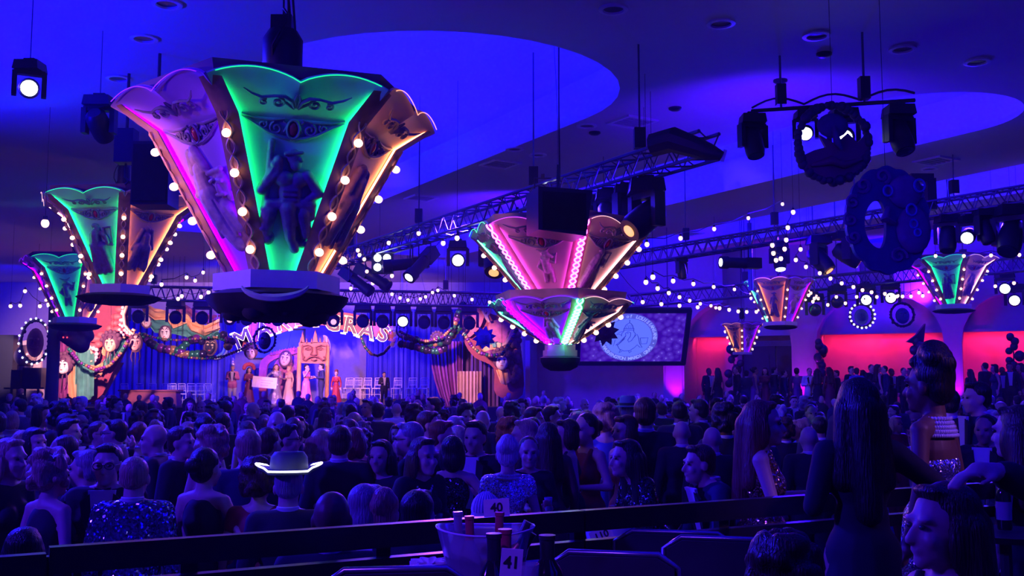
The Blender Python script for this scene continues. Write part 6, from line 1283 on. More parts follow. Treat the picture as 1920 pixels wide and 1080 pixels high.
stand('young man with dark hair looking right, at left below the green lantern', 131, 783, 10.5, 85, 'm', ('down', 'bent'), 'suit', 'black', 'short', 'black', 0)
stand('bearded man in glasses looking right at a man in navy, lower left', 187, 788, 10.4, 80, 'm', ('bent', 'raised'), 'suit', 'black', 'crop', 'brown', 0, glasses=True)
stand('dark haired man in navy with glasses looking left, talking to the bearded man', 217, 785, 10.2, -85, 'm', ('bent', 'down'), 'suit', 'navy', 'short', 'black', 0, glasses=True, beads=1)
stand('man with dark crop and blue beads looking left, behind the curly blonde', 120, 813, 8.2, -75, 'm', ('down', 'down'), 'suit', 'navy', 'crop', 'brown', 1, beads=2)
stand('grey haired man looking left, between the curly blonde and the man in glasses', 163, 842, 7.0, -100, 'm', ('down', 'down'), 'suit', 'black', 'short', 'grey', 0)
stand('short dark haired guest at the lower left corner by the railing', 46, 985, 4.6, 200, 'f', ('down', 'bent'), 'sleeves', 'black', 'bob', 'black', 0)
stand('woman raising her hand beside her face, far left of the crowd', 66, 800, 9.2, 60, 'f', ('raised', 'down'), 'cap', 'purple', 'bob', 'black', 0)
stand('blond man in a navy suit with white bead collar seen from behind', 465, 804, 7.4, 205, 'm', ('down', 'down'), 'suit', 'navy', 'short', 'blond', 0, beads=2)
stand('dark haired man behind the blond man in navy, head turned right', 505, 800, 8.6, 150, 'm', ('down', 'down'), 'suit', 'navy', 'short', 'brown', 0)
stand('man in tuxedo and glasses in right profile, above the glowing hat', 537, 793, 9.0, 100, 'm', ('down', 'bent'), 'suit', 'black', 'short', 'black', 0, glasses=True, beads=1)
stand('woman with pinned curly blond hair and bare shoulders, left of the blond man', 401, 806, 8.0, 165, 'f', ('down', 'down'), 'strapless', 'purple', 'curly', 'blond', 0)
def cowboy(t, HD):
    b = MB(); n = 28; b.lathe([(.16, .0), (.17, .02), (.1, .025), (.095, .09), (.075, .12), (.02, .1)], n, None)
    vs = [(x * 1.0 if True else x, y, z + (.03 * (abs(x) / .17) ** 2 if abs(x) > .1 else 0)) for x, y, z in b.v]; b.v = [(x * 1.08, y * .95, z) for x, y, z in vs]
    h = b.obj('hat', mat('hat_grey', (.1, .12, .16), .5), t, 50, HD @ Matrix.Translation((0, .01, .085)))
    b = MB(); b.tube([(.17 * 1.08 * math.cos(a), .17 * .95 * math.sin(a), .02 + (.03 * (abs(.17 * 1.08 * math.cos(a)) / .17) ** 2 if abs(.17 * math.cos(a)) > .1 else 0)) for a in [2 * PI * i / 40 for i in range(40)]], .0055, 5, None, True); b.obj('led_brim', mat('hat_led', (1, .9, .7), .3, emit=(.85, .8, 1), es=4, vary=0), t, 60, HD @ Matrix.Translation((0, .01, .085)))
stand('man in a hat with a glowing brim and bead collar, seen from behind', 542, 870, 6.0, 190, 'm', ('down', 'down'), 'suit', 'black', 'crop', 'grey', 0, beads=3, hat=cowboy, **N)
stand('woman with dark curly hair in a red dress left of the glowing hat', 487, 866, 6.5, 185, 'f', ('down', 'down'), 'cap', 'red', 'curly', 'brown', 0)
stand('bald man seen from behind right at the railing, centre left', 623, 914, 4.45, 180, 'm', ('down', 'down'), 'suit', 'black', 'bald', 'black', 2, beads=1, **N)
stand('tall dark haired man in black suit seen from behind, above the bald man', 638, 796, 8.0, 180, 'm', ('down', 'down'), 'suit', 'black', 'short', 'brown', 0)
stand('woman with long wavy blond hair, left of the tall man in black', 603, 803, 9.0, 175, 'f', ('down', 'down'), 'straps', 'pink', 'wavy', 'blond', 0)
stand('auburn haired woman lit pink just right of the tall man in black', 668, 800, 9.2, 140, 'f', ('down', 'bent'), 'cap', 'black', 'bob', 'auburn', 0)
def cup(col, hnd, r=.035, h=.11, name='cup'):
    def f(t, S, J):
        p = J['wr'][hnd] + J['hd'][hnd].normalized() * .075; b = MB(); b.lathe([(r * .75, -.05), (r, h - .05), (r * .93, h - .05), (r * .7, -.045)], 12, Matrix.Translation(p + Vector((0, 0, .02))))
        o = b.obj('drinking_cup', col, None, 50); o.matrix_world = t.matrix_basis @ S; bpy.context.view_layer.update() if False else None
        tag(o, CUPL.pop(0), 'cup')
    return f
m_cup = mat('frosted_cup', (.55, .6, .85), .2, trans=.5); m_drink = mat('red_drink', (.6, .05, .06), .2)
CUPL = ['red drink held by the dark haired woman facing the camera', 'frosted blue cup in the hand of the short haired woman in black', 'frosted cup held up by the bare backed woman at the right edge']
stand('dark haired woman facing the camera with a red drink, face lit warm', 714, 823, 8.0, -15, 'f', ('bent', 'down'), 'cap', 'black', 'long', 'black', 0, holds=cup(m_drink, 0))
stand('grey haired guest in white top by the railing, left of two', 688, 905, 5.3, 150, 'f', ('down', 'down'), 'sleeves', 'white', 'bob', 'grey', 0)
stand('woman with pinned pale blond hair and pearl collar at the railing, seen from behind', 718, 916, 5.3, 190, 'f', ('down', 'down'), 'sleeves', 'white', 'updo', 'blond', 0, beads=2, **N)
stand('brown haired woman in black jacket with long bead strings, looking down to the right', 782, 828, 6.2, 40, 'f', ('down', 'bent'), 'sleeves', 'black', 'long', 'brown', 0, beads=4, lean=.12, **N)
stand('dark haired child by the railing with a bead necklace, seen from behind', 784, 916, 5.1, 170, 'm', ('down', 'down'), 'suit', 'black', 'short', 'black', 0, beads=2)
stand('woman in sleeveless black sequined top with arms on hips, seen from behind', 848, 815, 6.8, 185, 'f', ('hip', 'hip'), 'straps', 'blacksequin', 'bob', 'black', 0)
stand('man in dark jacket and open white shirt facing left of the silver jacket', 891, 787, 8.6, -20, 'm', ('down', 'bent'), 'suit', 'black', 'short', 'black', 0)
stand('orange haired man in profile looking right, behind the sleeveless black top', 829, 787, 9.0, 85, 'm', ('down', 'down'), 'suit', 'black', 'short', 'auburn', 0)
stand('grey haired man in glasses looking left, behind the woman with bead strings', 768, 790, 8.4, -95, 'm', ('bent', 'down'), 'suit', 'black', 'short', 'grey', 0, glasses=True)
stand('blond woman with updo in a silver lace jacket, seen from behind', 952, 817, 6.5, 180, 'f', ('bent', 'down'), 'cap', 'silver', 'updo', 'white', 0, beads=2, **N)
stand('short haired woman in black with long necklace facing the camera, right of the silver jacket', 991, 816, 7.0, 5, 'f', ('down', 'bent'), 'sleeves', 'black', 'crop', 'black', 0, beads=2, holds=cup(m_cup, 1), **N)
stand('woman with long straight brown hair seen from behind, right of the short haired woman', 1027, 790, 7.7, 180, 'f', ('down', 'down'), 'sleeves', 'maroon', 'long', 'brown', 0)
stand('blond woman in left profile behind the short haired woman in black', 984, 785, 8.6, -85, 'f', ('down', 'down'), 'straps', 'black', 'long', 'blond', 0)
stand('short haired woman in a black sleeveless top looking left, left of the red gown', 1063, 784, 8.0, -80, 'f', ('down', 'down'), 'straps', 'black', 'bob', 'brown', 0)
stand('woman in a long red gown and big beads with hair tied back', 1098, 773, 9.0, -50, 'f', ('bent', 'bent'), 'straps', 'red', 'bun', 'black', 0, beads=3)
stand('woman with a head of red curls among taller guests, centre of the crowd', 957, 790, 9.4, 180, 'f', ('down', 'down'), 'cap', 'black', 'curly', 'auburn', 0)
stand('brown haired man looking right, above the white fabric and silver jacket', 1001, 762, 12.5, 80, 'm', ('down', 'down'), 'suit', 'black', 'short', 'brown', 0)
def scarf(t, HD):
    b = MB(); b.ball((0, .03, .02), (.11, .12, .13), 16, 10); b.lathe([(.1, .02), (.14, -.12), (.16, -.2)], 18, None, lambda a, f: .16 * math.sin(11 * a) * f)
    for k in range(9): a = -.9 + k * .225; b.tube([(.108 * math.sin(a) * math.sin(q), .03 + .118 * math.cos(a) * math.sin(q), .02 + .13 * math.cos(q)) for q in [.2 + .18 * i for i in range(9)]], .009, 5)
    b.obj('head_scarf', CL['white'], t, 60, HD)
stand('guest under a pleated white head scarf behind the table number 40', 911, 924, 5.6, 180, 'f', ('down', 'down'), 'sleeves', 'white', 'crop', 'grey', 0, hat=scarf)
def fedora(t, HD): b = MB(); b.lathe([(.17, .0), (.172, .012), (.1, .016), (.095, .1), (.08, .125), (.02, .115)], 24); b.obj('hat', mat('hat_blue', (.3, .33, .5), .6), t, 50, HD @ Matrix.Translation((0, .01, .07))); b = MB(); b.lathe([(.1, .016), (.102, .045), (.098, .046)], 24); b.obj('hat_band', m_black, t, 40, HD @ Matrix.Translation((0, .01, .07)))
stand('man in a pale brimmed hat lit blue, left of the tall man in tuxedo', 1178, 752, 13.5, 170, 'm', ('down', 'down'), 'suit', 'grey', 'crop', 'grey', 0, hat=fedora)
stand('tall man in black tuxedo seen from behind, below the two tiered lantern', 1209, 744, 9.4, 175, 'm', ('down', 'down'), 'suit', 'black', 'short', 'brown', 0)
stand('bald man in black tuxedo with a hand on his back, centre right', 1278, 786, 8.8, 180, 'm', ('down', 'down'), 'suit', 'black', 'bald', 'grey', 0)
stand('woman with long dark hair and sequined sleeves bending left over a chair', 1222, 832, 6.3, -70, 'f', ('desk', 'desk'), 'sleeves', 'blacksequin', 'long', 'black', 0, lean=.3, **N)
stand('boy in a dark suit looking down to the left, right of the bending woman', 1354, 842, 6.0, -75, 'm', ('desk', 'desk'), 'suit', 'navy', 'short', 'brown', 0, lean=.25, **N)
stand('curly dark haired man with bead collar, seen from behind beside the gowned woman', 1359, 763, 10.0, 180, 'm', ('down', 'down'), 'suit', 'black', 'curly', 'black', 2, beads=2)
stand('short haired woman in striped shawl with big beads looking left, below the brimmed hat', 1172, 777, 9.2, -60, 'f', ('bent', 'down'), 'sleeves', 'cream', 'bob', 'brown', 0, beads=3)
stand('woman with curly pale blond hair beside the striped shawl', 1136, 763, 10.5, 170, 'f', ('down', 'down'), 'cap', 'blue', 'curly', 'blond', 0)
stand('dark haired man in tuxedo with white collar, right of the tall man', 1274, 750, 12.5, 170, 'm', ('down', 'down'), 'suit', 'black', 'crop', 'black', 2)
stand('bald man partly hidden left of the curly haired man with bead collar', 1335, 797, 8.0, 180, 'm', ('down', 'down'), 'suit', 'black', 'bald', 'grey', 0)
stand('long haired woman in sequined gown looking at her hands by the railing', 1428, 748, 5.75, 75, 'f', ('fwd', 'fwd'), 'straps', 'gold', 'long', 'auburn', 0, **N)
stand('bald man with white collar seen from behind, left of the long black haired woman', 1516, 796, 8.2, 180, 'm', ('down', 'down'), 'suit', 'black', 'bald', 'grey', 0, beads=1)
stand('woman with very long straight black hair on the riser, seen from behind', 1606, 706, 4.35, 178, 'f', ('wide', 'bent'), 'sleeves', 'black', 'long', 'black', 1, z0=RISER, **N)
stand('woman with a high dark bun in silver sequined strapless gown and pearl strands, looking left', 1742, 668, 4.75, 225, 'f', ('down', 'down'), 'strapless', 'silver', 'highbun', 'black', 2, z0=RISER, beads=5, **N)
stand('seated woman with shoulder length dark hair in left profile at the lower right', 1768, 897, 3.15, -78, 'f', ('down', 'desk'), 'straps', 'black', 'long', 'brown', 0, z0=RISER, seated=True, beads=3, **N)
stand('man in dark suit with white collar facing left at the right, holding his drink', 1846, 776, 8.0, -40, 'm', ('bent', 'down'), 'suit', 'black', 'crop', 'black', 1)
stand('bare backed woman with long dark hair holding a cup at the right edge', 1905, 758, 5.9, 215, 'f', ('bent', 'down'), 'straps', 'black', 'long', 'brown', 0, holds=cup(m_cup, 0), **N)
person('pointing hand and dark sleeve of a person beyond the right edge', 1.67, 2.55, RISER, 1.68, math.radians(-90), 'm', ('point', 'down'), 'suit', 'black', 'short', 'brown', 0, **N)
stand('seated guest with dark curly hair at the bottom edge, right of the railing post', 1470, 1016, 2.9, 175, 'f', ('down', 'down'), 'cap', 'maroon', 'curly', 'brown', 1, z0=RISER, seated=True, **N)
NEARP = [(o.location.x, o.location.y) for o in C.objects if o.get('category') == 'person']
# --- performers on the stage
def crownhat(kind):
    def f(t, HD):
        if kind == 'tall': b = MB(); b.lathe([(.1, .0), (.11, .1), (.06, .28), (.01, .34)], 12); b.obj('tall_hat', CL['silver'], t, 50, HD @ Matrix.Translation((0, 0, .08)))
        else:
            b = MB()
            for k in range(9): a = PI * k / 8; b.ball((.2 * math.cos(a), .04, .1 + .16 * math.sin(a)), (.09, .07, .09), 8, 5)
            b.obj('feather_headdress', mat('feather_red', (.4, .06, .1), .8, vary=.5), t, 60, HD)
    return f
def onstage(label, px, Y, H, face, *a, **k): q = P(px, 740, Y); return person(label, q.x, Y, ST, H, math.radians(face), *a, **k)
onstage('performer in a pink jacket and tall silver hat at left of the stage', 435, 43.0, 1.7, 10, 'm', ('bent', 'bent'), 'suit', 'pink', 'crop', 'grey', 0, hat=crownhat('tall'), trousers='white')
onstage('performer in a red feather headdress holding the white board', 466, 43.2, 1.6, 30, 'f', ('fwd', 'bent'), 'sleeves', 'maroon', 'long', 'black', 0, hat=crownhat('feather'))
onstage('woman in a silvery gown with long dark hair under the throne arch', 517, 43.6, 1.75, 20, 'f', ('wide', 'bent'), 'sleeves', 'silver', 'wavy', 'brown', 0)
onstage('slender woman standing behind the silvery gown on the stage', 541, 44.0, 1.68, -30, 'f', ('bent', 'down'), 'strapless', 'cream', 'updo', 'blond', 0)
onstage('woman in a pink top under the king board, arms raised', 574, 42.4, 1.72, 60, 'f', ('raised', 'bent'), 'cap', 'pink', 'short', 'black', 0)
onstage('man in dark suit to the right under the king board', 602, 42.6, 1.75, -70, 'm', ('fwd', 'bent'), 'suit', 'navy', 'short', 'black', 0)
onstage('performer in a red pointed costume right of the king board', 630, 42.8, 1.45, 0, 'f', ('down', 'down'), 'sleeves', 'red', 'highbun', 'auburn', 0)
onstage('dark haired man with beard seated height before the right stage chairs', 720, 43.0, 1.4, 15, 'm', ('bent', 'down'), 'suit', 'black', 'short', 'black', 0)
# --- guests on the terrace along the right wall
ter = [(1328, 'm', 'black'), (1344, 'f', 'black'), (1380, 'm', 'black'), (1398, 'm', 'navy'), (1414, 'f', 'purple'), (1433, 'f', 'maroon'), (1450, 'm', 'black'), (1468, 'm', 'navy'), (1492, 'f', 'purple'), (1516, 'm', 'white'), (1531, 'f', 'black'), (1552, 'f', 'maroon'), (1566, 'm', 'black'), (1594, 'm', 'black'), (1604, 'm', 'blue'), (1615, 'f', 'black'), (1632, 'm', 'black'), (1644, 'f', 'black'), (1656, 'm', 'navy'), (1669, 'm', 'black'), (1692, 'm', 'black'), (1704, 'f', 'navy'), (1816, 'f', 'black'), (1844, 'm', 'black'), (1862, 'f', 'navy'), (1876, 'm', 'black'), (1890, 'm', 'black'), (1910, 'f', 'maroon')]
rnd = random.Random(11); hc = list(HAIRM)
for i, (px, sx, cl) in enumerate(ter):
    q = wallp(px, 2.6 + .6 * rnd.random(), .95); f = rnd.choice((160, 200, 90, -90, 20, -20)) if cl != 'white' else 0
    where = 'left of the small gold lantern' if px < 1350 else 'before the double doors' if px < 1500 else 'by the first pier' if px < 1560 else 'before the red wall between the piers' if px < 1715 else 'before the red wall at the far right'
    hr = rnd.choice(('long', 'wavy', 'bob', 'bun')) if sx == 'f' else rnd.choice(('short', 'crop', 'short'))
    k = [j for j, z in enumerate(ter) if (('left of the small gold lantern' if z[0] < 1350 else 'before the double doors' if z[0] < 1500 else 'by the first pier' if z[0] < 1560 else 'before the red wall between the piers' if z[0] < 1715 else 'before the red wall at the far right') == where)].index(i)
    person('%s in %s standing %s, %s from left' % ('woman' if sx == 'f' else 'man', {'white': 'white jacket', 'blue': 'pale blue'}.get(cl, 'dark clothes'), where, nth[k]), q.x, q.y, .95, rnd.uniform(1.62, 1.85), math.radians(f), sx, rnd.choice((('down', 'down'), ('bent', 'down'))), 'suit' if sx == 'm' else rnd.choice(('straps', 'sleeves')), cl, hr, rnd.choice(('black', 'brown', 'black')), rnd.choice((0, 0, 1, 2)), group='guests on the terrace')
# --- the packed crowd between
rnd = random.Random(21); POSE = {'m': [('down', 'down'), ('bent', 'down'), ('down', 'bent'), ('raised', 'down')], 'f': [('down', 'down'), ('bent', 'down'), ('bent', 'bent'), ('up', 'down')]}
taken = list(NEARP); Y = 8.6; row = 0; USED = {}; NG = 0; MAXG = 214; far = []
ZONE = [(110, 'left of the carved scenery foot'), (240, 'under the left carved scenery'), (360, 'below the left stage chairs'), (470, 'below the letter M'), (560, 'below the throne arch'), (660, 'below the king board'), (780, 'below the letter S'), (900, 'below the right side curtain'), (1010, 'below the right jester scenery'), (1120, 'under the two tiered lantern'), (1250, 'below the seal screen'), (1340, 'right of the seal screen'), (1440, 'below the small gold lantern'), (1540, 'below the first pier'), (1640, 'below the fairy light wreath'), (1760, 'behind the woman in pearls'), (1840, 'below the second pier'), (3000, 'at the right edge')]
while Y < 38:
    n = int(15 + row * .3); 
    for i in range(n):
        px = -20 + 1960 * (i + rnd.random() * .9 + .5 * (row % 2)) / n; yy = Y * (1 + rnd.uniform(-.03, .03)); x = (px - 960) / FP * yy
        if Vector((x, yy, 0)).dot(WN) > WC - 3.9 or any((x - a) ** 2 + (yy - b) ** 2 < .3 for a, b in taken): continue
        if yy < 9.6 and 0 < px < 1500 and rnd.random() < .55: continue
        if 1500 < px and yy < 8.5: continue
        taken.append((x, yy)); sx = rnd.choice('mmmff'); H = rnd.gauss(1.76, .06) if sx == 'm' else rnd.gauss(1.65, .06)
        far.append((x, yy, px, sx, H))
    Y *= 1.072; row += 1
far.sort(key=lambda q: q[1]); big = far[:MAXG]; small = far[MAXG:]
for x, yy, px, sx, H in big:
    f = rnd.choice((180, 180, 165, 195, 150, 210, 120, -120, 90, -90, 0, 20, -30)); ps = rnd.choice(POSE[sx][:3] if rnd.random() < .94 else POSE[sx])
    zone = next(t for m, t in ZONE if px < m); py = 720 - (H - CAMZ) * FP / yy
    dep = 'in the near crowd' if yy < 13 else 'midway back in the crowd' if yy < 20 else 'far back in the crowd'
    for tr in range(60):
        if sx == 'm': of, cl, hr = 'suit', rnd.choice(('black', 'black', 'black', 'navy', 'grey', 'white', 'sequin')) if tr else rnd.choice(('black', 'black', 'navy')), rnd.choice(('short', 'short', 'short', 'crop', 'bald', 'curly', 'short'))
        else: of, cl, hr = rnd.choice(('straps', 'strapless', 'sleeves', 'cap')), rnd.choice(('black', 'black', 'red', 'blue', 'purple', 'silver', 'blacksequin', 'gold', 'maroon', 'cream')), rnd.choice(('long', 'wavy', 'bob', 'updo', 'bun', 'curly'))
        hcx = rnd.choice(('black', 'black', 'brown', 'brown', 'brown', 'blond', 'auburn', 'black', 'blond')) if sx == 'f' else rnd.choice(('black', 'black', 'brown', 'brown', 'black', 'grey', 'brown', 'white', 'black'))
        key = (zone, dep, sx, cl, hr if hr == 'bald' else (hr, hcx))
        if key not in USED: break
    USED[key] = 1; fc = 'away' if abs(abs(f) - 180) < 50 else 'right' if 60 < f < 121 else 'left' if -121 < f < -60 else 'the camera'
    hd = 'bald' if hr == 'bald' else '%s %s' % (hcx, {'short': 'short hair', 'crop': 'cropped hair', 'curly': 'curls', 'long': 'long hair', 'wavy': 'long waves', 'bob': 'bob', 'updo': 'updo', 'bun': 'bun'}[hr])
    lab = '%s in %s, %s, facing %s, %s %s' % ({'m': 'man', 'f': 'woman'}[sx], {'blacksequin': 'black sequins', 'sequin': 'blue sequins', 'silver': 'silver sequins', 'gold': 'gold sequins'}.get(cl, cl), hd, fc, {'in the near crowd': 'nearer rows', 'midway back in the crowd': 'midway', 'far back in the crowd': 'far back'}[dep], zone)
    person(lab, x, yy, floor_z(x, yy), H, math.radians(f), sx, ps, of, cl, hr, hcx, rnd.choice((0, 0, 0, 1, 2)), group='guests in the packed crowd', beads=1 if rnd.random() < .25 else 0, shirt=yy < 22 or fc != 'away')
# the rest, past the number one builds singly: far heads by the stage, one mass in a few materials
for key_, sel, mm in (('far_crowd', lambda i: True, None),):
    b = MB(); cols = []
    for i, (x, yy, px, sx, H) in enumerate(small):
        z = H; n0 = len(b.f); b.ball((x, yy, z - .11), (.085, .1, .12), 7, 5); n1 = len(b.f); b.ball((x, yy + .03, z - .085), (.092, .1, .1), 7, 5)
        n2 = len(b.f); b.lathe([(.16, 0), (.2, z * .55), (.23, z - .42), (.2, z - .3), (.07, z - .2)], 8, Matrix.Translation((x, yy, 0)) @ Matrix.Scale(.6, 4, (0, 1, 0))); n3 = len(b.f)
        cols += [0] * (n1 - n0) + [rnd.choice((1, 1, 2, 3))] * (n2 - n1) + [rnd.choice((4, 4, 4, 5, 6))] * (n3 - n2)
    me = b.mesh('distant_crowd', None, 60)
    for m_ in (SKIN[0], HAIRM['black'], HAIRM['brown'], HAIRM['grey'], CL['black'], CL['navy'], CL['maroon']): me.materials.append(m_)
    me.polygons.foreach_set('material_index', cols); o = link('distant_crowd', me); tag(o, 'mass of distant guests packed before the stage, too small to tell apart', 'crowd', None, 'stuff')
# ---------------------------------------------------------------- railing and the table in front
m_rail = mat('rail_black', (.012, .01, .02), .35, vary=.15)
tRL = thing('balcony_railing', 'black wooden railing with two boards along the front of the riser', 'railing', (rail_o.x, rail_o.y, RISER))
RL = frame((0, 0, 0), RD, RNRM, (0, 0, 1))
for z, h in ((.998, .09), (.868, .06), (.5, .05), (.15, .05)):
    for s0, s1 in ((-3, .14), (.15, 2.28), (2.29, 5.1), (5.11, 9)):
        b = MB(); b.box(((s0 + s1) / 2, 0, z - h / 2 + (-.02 if s0 < 0 else 0)), (s1 - s0, .05, h), RL); b.obj('rail_board', m_rail, tRL, 0)
for s in (-2, .14, .62, 1.37, 2.29, 3.1, 4.0, 5.1, 6.4, 7.6): b = MB(); b.box((s, .045, .48), (.06, .04, .96), RL); b.obj('post', m_rail, tRL, 0)
# round table with black cloth
tx, ty, _ = at(935, 1090, 3.35); TT = RISER + .75
t = thing('cocktail_table', 'round table in black cloth in front of the railing', 'table', (tx, ty, RISER)); b = MB(); b.lathe([(.55, .72), (.56, .75), (.02, .75)], 32); b.obj('tabletop', m_blackcloth, t); b = MB(); b.lathe([(.03, 0), (.035, .72)], 10); b.lathe([(.28, 0), (.26, .03), (.04, .05)], 20); b.obj('pedestal', m_black, t)
b = MB(); b.lathe([(.57, .2), (.565, .5), (.56, .745), (.02, .756)], 48, None, lambda a, f: .04 * math.sin(14 * a) * (1 - f)); b.obj('tablecloth', m_blackcloth, t, 50)
m_clear = mat('clear_plastic', (.72, .74, .95), .12, trans=.75, vary=0); m_ice = mat('ice', (.8, .85, 1), .15, trans=.5, vary=0)
bx, by, bz = at(910, 1000, 3.45)
t = thing('ice_bucket', 'clear flared plastic ice bucket full of ice and bottles on the front table', 'ice bucket', (bx, by, TT)); H = bz - TT + .01
b = MB(); b.lathe([(.02, .004), (.1, .004), (.125, H * .5), (.158, H), (.166, H + .004), (.163, H - .004), (.12, H * .5), (.095, .012), (.02, .012)], 36, Matrix.Scale(.86, 4, (0, 1, 0)), lambda a, f: 0.0); b.v = [(x, y, z + (.014 * (x / .16) ** 2 if z > H * .8 else 0)) for x, y, z in b.v]; b.obj('bucket', m_clear, t, 60)
b = MB(); b.tube([(.164 * math.cos(a), .141 * math.sin(a), H + .014 * math.cos(a) ** 2) for a in [2 * PI * i / 36 for i in range(36)]], .0035, 5, None, True); b.obj('rim', mat('bucket_rim', (.7, .7, .95), .2), t, 60)
rnd = random.Random(2); b = MB()
for k in range(60): a, r = rnd.random() * 6.28, .085 * math.sqrt(rnd.random()); b.box((r * math.cos(a), r * .85 * math.sin(a), .03 + .1 * rnd.random()), (.028, .026, .026), None)
o = b.obj('ice_cubes', m_ice, t, 0); o['kind'] = 'stuff'
m_foil = mat('red_foil', (.5, .05, .1), .3, .3, vary=.05); m_dglass = mat('dark_glass', (.012, .014, .02), .08, coat=.5, vary=0); m_cglass = mat('pale_glass', (.7, .7, .9), .08, trans=.7, vary=0); m_bcap = mat('black_foil', (.02, .02, .03), .35, vary=0); m_gold2 = mat('gold_foil', (.45, .2, .1), .3, .5, vary=.1)
def bottle(label, px, py, Y, tilt=0, glass=None, cap=None, cat='bottle', base=None, r=.036, lean=0):
    x, y, z = at(px, py, Y); L = .3; t = thing('wine_bottle', label, cat); R = Matrix.Rotation(math.radians(tilt), 4, 'Y') @ Matrix.Rotation(math.radians(lean), 4, 'X'); t.matrix_basis = Matrix.Translation((x, y, z)) @ R @ Matrix.Translation((0, 0, -L))
    b = MB(); b.lathe([(r * .9, 0), (r, .01), (r, .17), (r * .8, .2), (r * .38, .235), (r * .36, .29), (r * .42, .292), (r * .42, .3)], 18); g = b.obj('bottle', glass or m_dglass, t, 50); b = MB(); b.lathe([(r * .4, .225), (r * .41, .29), (r * .46, .291), (r * .46, .303), (r * .05, .304)], 16); b.obj('foil_cap', cap or m_bcap, t, 50)
    b = MB(); b.lathe([(r * 1.01, .05), (r * 1.015, .06), (r * 1.015, .13), (r * 1.01, .14)], 18); b.obj('label', mat('bottle_label', (.35, .3, .4), .7), t, 50) if glass is None else None
    return t
bottle('clear bottle with silver cap standing at the left inside the ice bucket', 858, 961, 3.5, -3, m_cglass, mat('silver_cap', (.4, .4, .6), .25, .6, vary=0)); bottle('rose bottle with red foil neck standing inside the ice bucket', 880, 969, 3.46, -2, m_cglass, m_foil)
bottle('bottle with red foil neck directly under the number 40 card', 937, 962, 3.52, 2, m_dglass, m_foil); bottle('champagne bottle with black cap leaning right in the ice bucket, upper', 990, 980, 3.5, 28, m_gold2, m_bcap); bottle('champagne bottle with black cap leaning right in the ice bucket, lower', 997, 1000, 3.42, 30, m_gold2, m_bcap)
def tbottle(label, px, py, Y, glass, cap, r=.036): 
    x, y, z = at(px, py, Y); k = (z - TT - .008) / .3; o = bottle(label, px, py, Y, 0, glass, cap, r=r); o.matrix_basis = Matrix.Translation((x, y, TT + .008)) @ Matrix.Scale(k, 4)
tbottle('tall dark wine bottle standing in front of the ice bucket', 926, 1002, 3.12, m_dglass, m_bcap, .046); tbottle('wine bottle with red foil neck just behind the number 41 card', 947, 994, 3.2, m_dglass, m_foil, .042)
tbottle('dark champagne bottle with a glinting cap right of the ice bucket', 1026, 1005, 3.25, m_dglass, m_bcap, .055)
# number cards
m_card = mat('card_white', (.62, .55, .72), .7, vary=.04); m_ink = mat('card_ink', (.015, .012, .03), .7, vary=0)
def card(label, txt, px, py, Y, w_, h_, rot, ts, cz):
    x, y, z = at(px, py, Y); t = thing('number_card', label, 'sign', M=Matrix.Translation((x, y, z)) @ Matrix.Rotation(math.radians(rot), 4, 'Y') @ Matrix.Rotation(.12, 4, 'Z')); b = MB(); b.box((0, 0, 0), (w_, .003, h_)); c = b.obj('card', m_card, t, 0)
    link('number', text_mesh('number', txt, ts, .0006, .0012), c, m_ink, Matrix.Translation((0, -.0025, 0)) @ Matrix.Rotation(PI / 2, 4, 'X'))
    b = MB(); b.tube([(0, .008, -h_ * .1), (0, .008, -(z - cz))], .0028, 6); b.lathe([(.03, -(z - cz)), (.028, -(z - cz) + .006), (.004, -(z - cz) + .008)], 14, Matrix.Translation((0, .008, 0))); b.tube([(.012 * math.cos(a), .004, -h_ * .4 + .012 * math.sin(a)) for a in [2 * PI * i / 12 for i in range(12)]], .0014, 4, None, True); b.obj('wire_stand', m_alu, t, 60)
card('white table card with number 40 above the ice bucket', '40', 931, 952, 3.66, .092, .062, -3, .044, TT + .01); card('white table card with number 41 in front of the ice bucket', '41', 959, 1055, 2.95, .062, .078, 5, .046, TT + .01)
# glass, napkin, bag on the front table
x, y, z = at(989, 1062, 3.1); t = thing('drinking_glass', 'empty clear glass right of the number 41 card', 'glass', (x, y, TT + .008)); b = MB(); hh_ = z - TT; b.lathe([(.01, .004), (.024, .004), (.036, hh_), (.034, hh_), (.022, .01), (.01, .01)], 20); b.obj('glass', m_clear, t, 60)
x, y, z = at(805, 1058, 3.5); b = MB(); b.lathe([(.01, .0), (.03, .04), (.06, .09), (.055, .115), (.01, .09)], 56, None, lambda a, f: .34 * math.sin(9 * a + 2 * f) * f); o = b.obj('folded_napkin', mat('napkin_white', (.6, .6, .75), .7), None, 60); o.location = (x, y, z - .1); tag(o, 'pleated white napkin left of the ice bucket', 'napkin')
b = MB(); b.lathe([(.02, 0), (.2, 0), (.2, .02), (.02, .02)], 20); o = b.obj('serving_tray', m_black); o.location = (x, y, z - .12); tag(o, 'black tray under the pleated white napkin', 'tray')
x, y, z = at(1040, 1066, 3.0); t = thing('handbag', 'small black handbag with glinting folds right of the clear glass', 'bag', (x, y, TT + .008)); link('bag', blob('bag', [('e', (0, 0, .07), (.075, .04, .07)), ('e', (.02, -.01, .1), (.05, .04, .05)), ('e', (-.03, 0, .11), (.03, .03, .05))], .012, 2, .6), t, mat('patent_black', (.015, .013, .02), .12, vary=.1)); b = MB(); b.tube([(.05 * math.cos(a), 0, .13 + .07 * math.sin(a)) for a in [PI * i / 10 for i in range(11)]], .004, 5); b.obj('strap', m_alu, t)
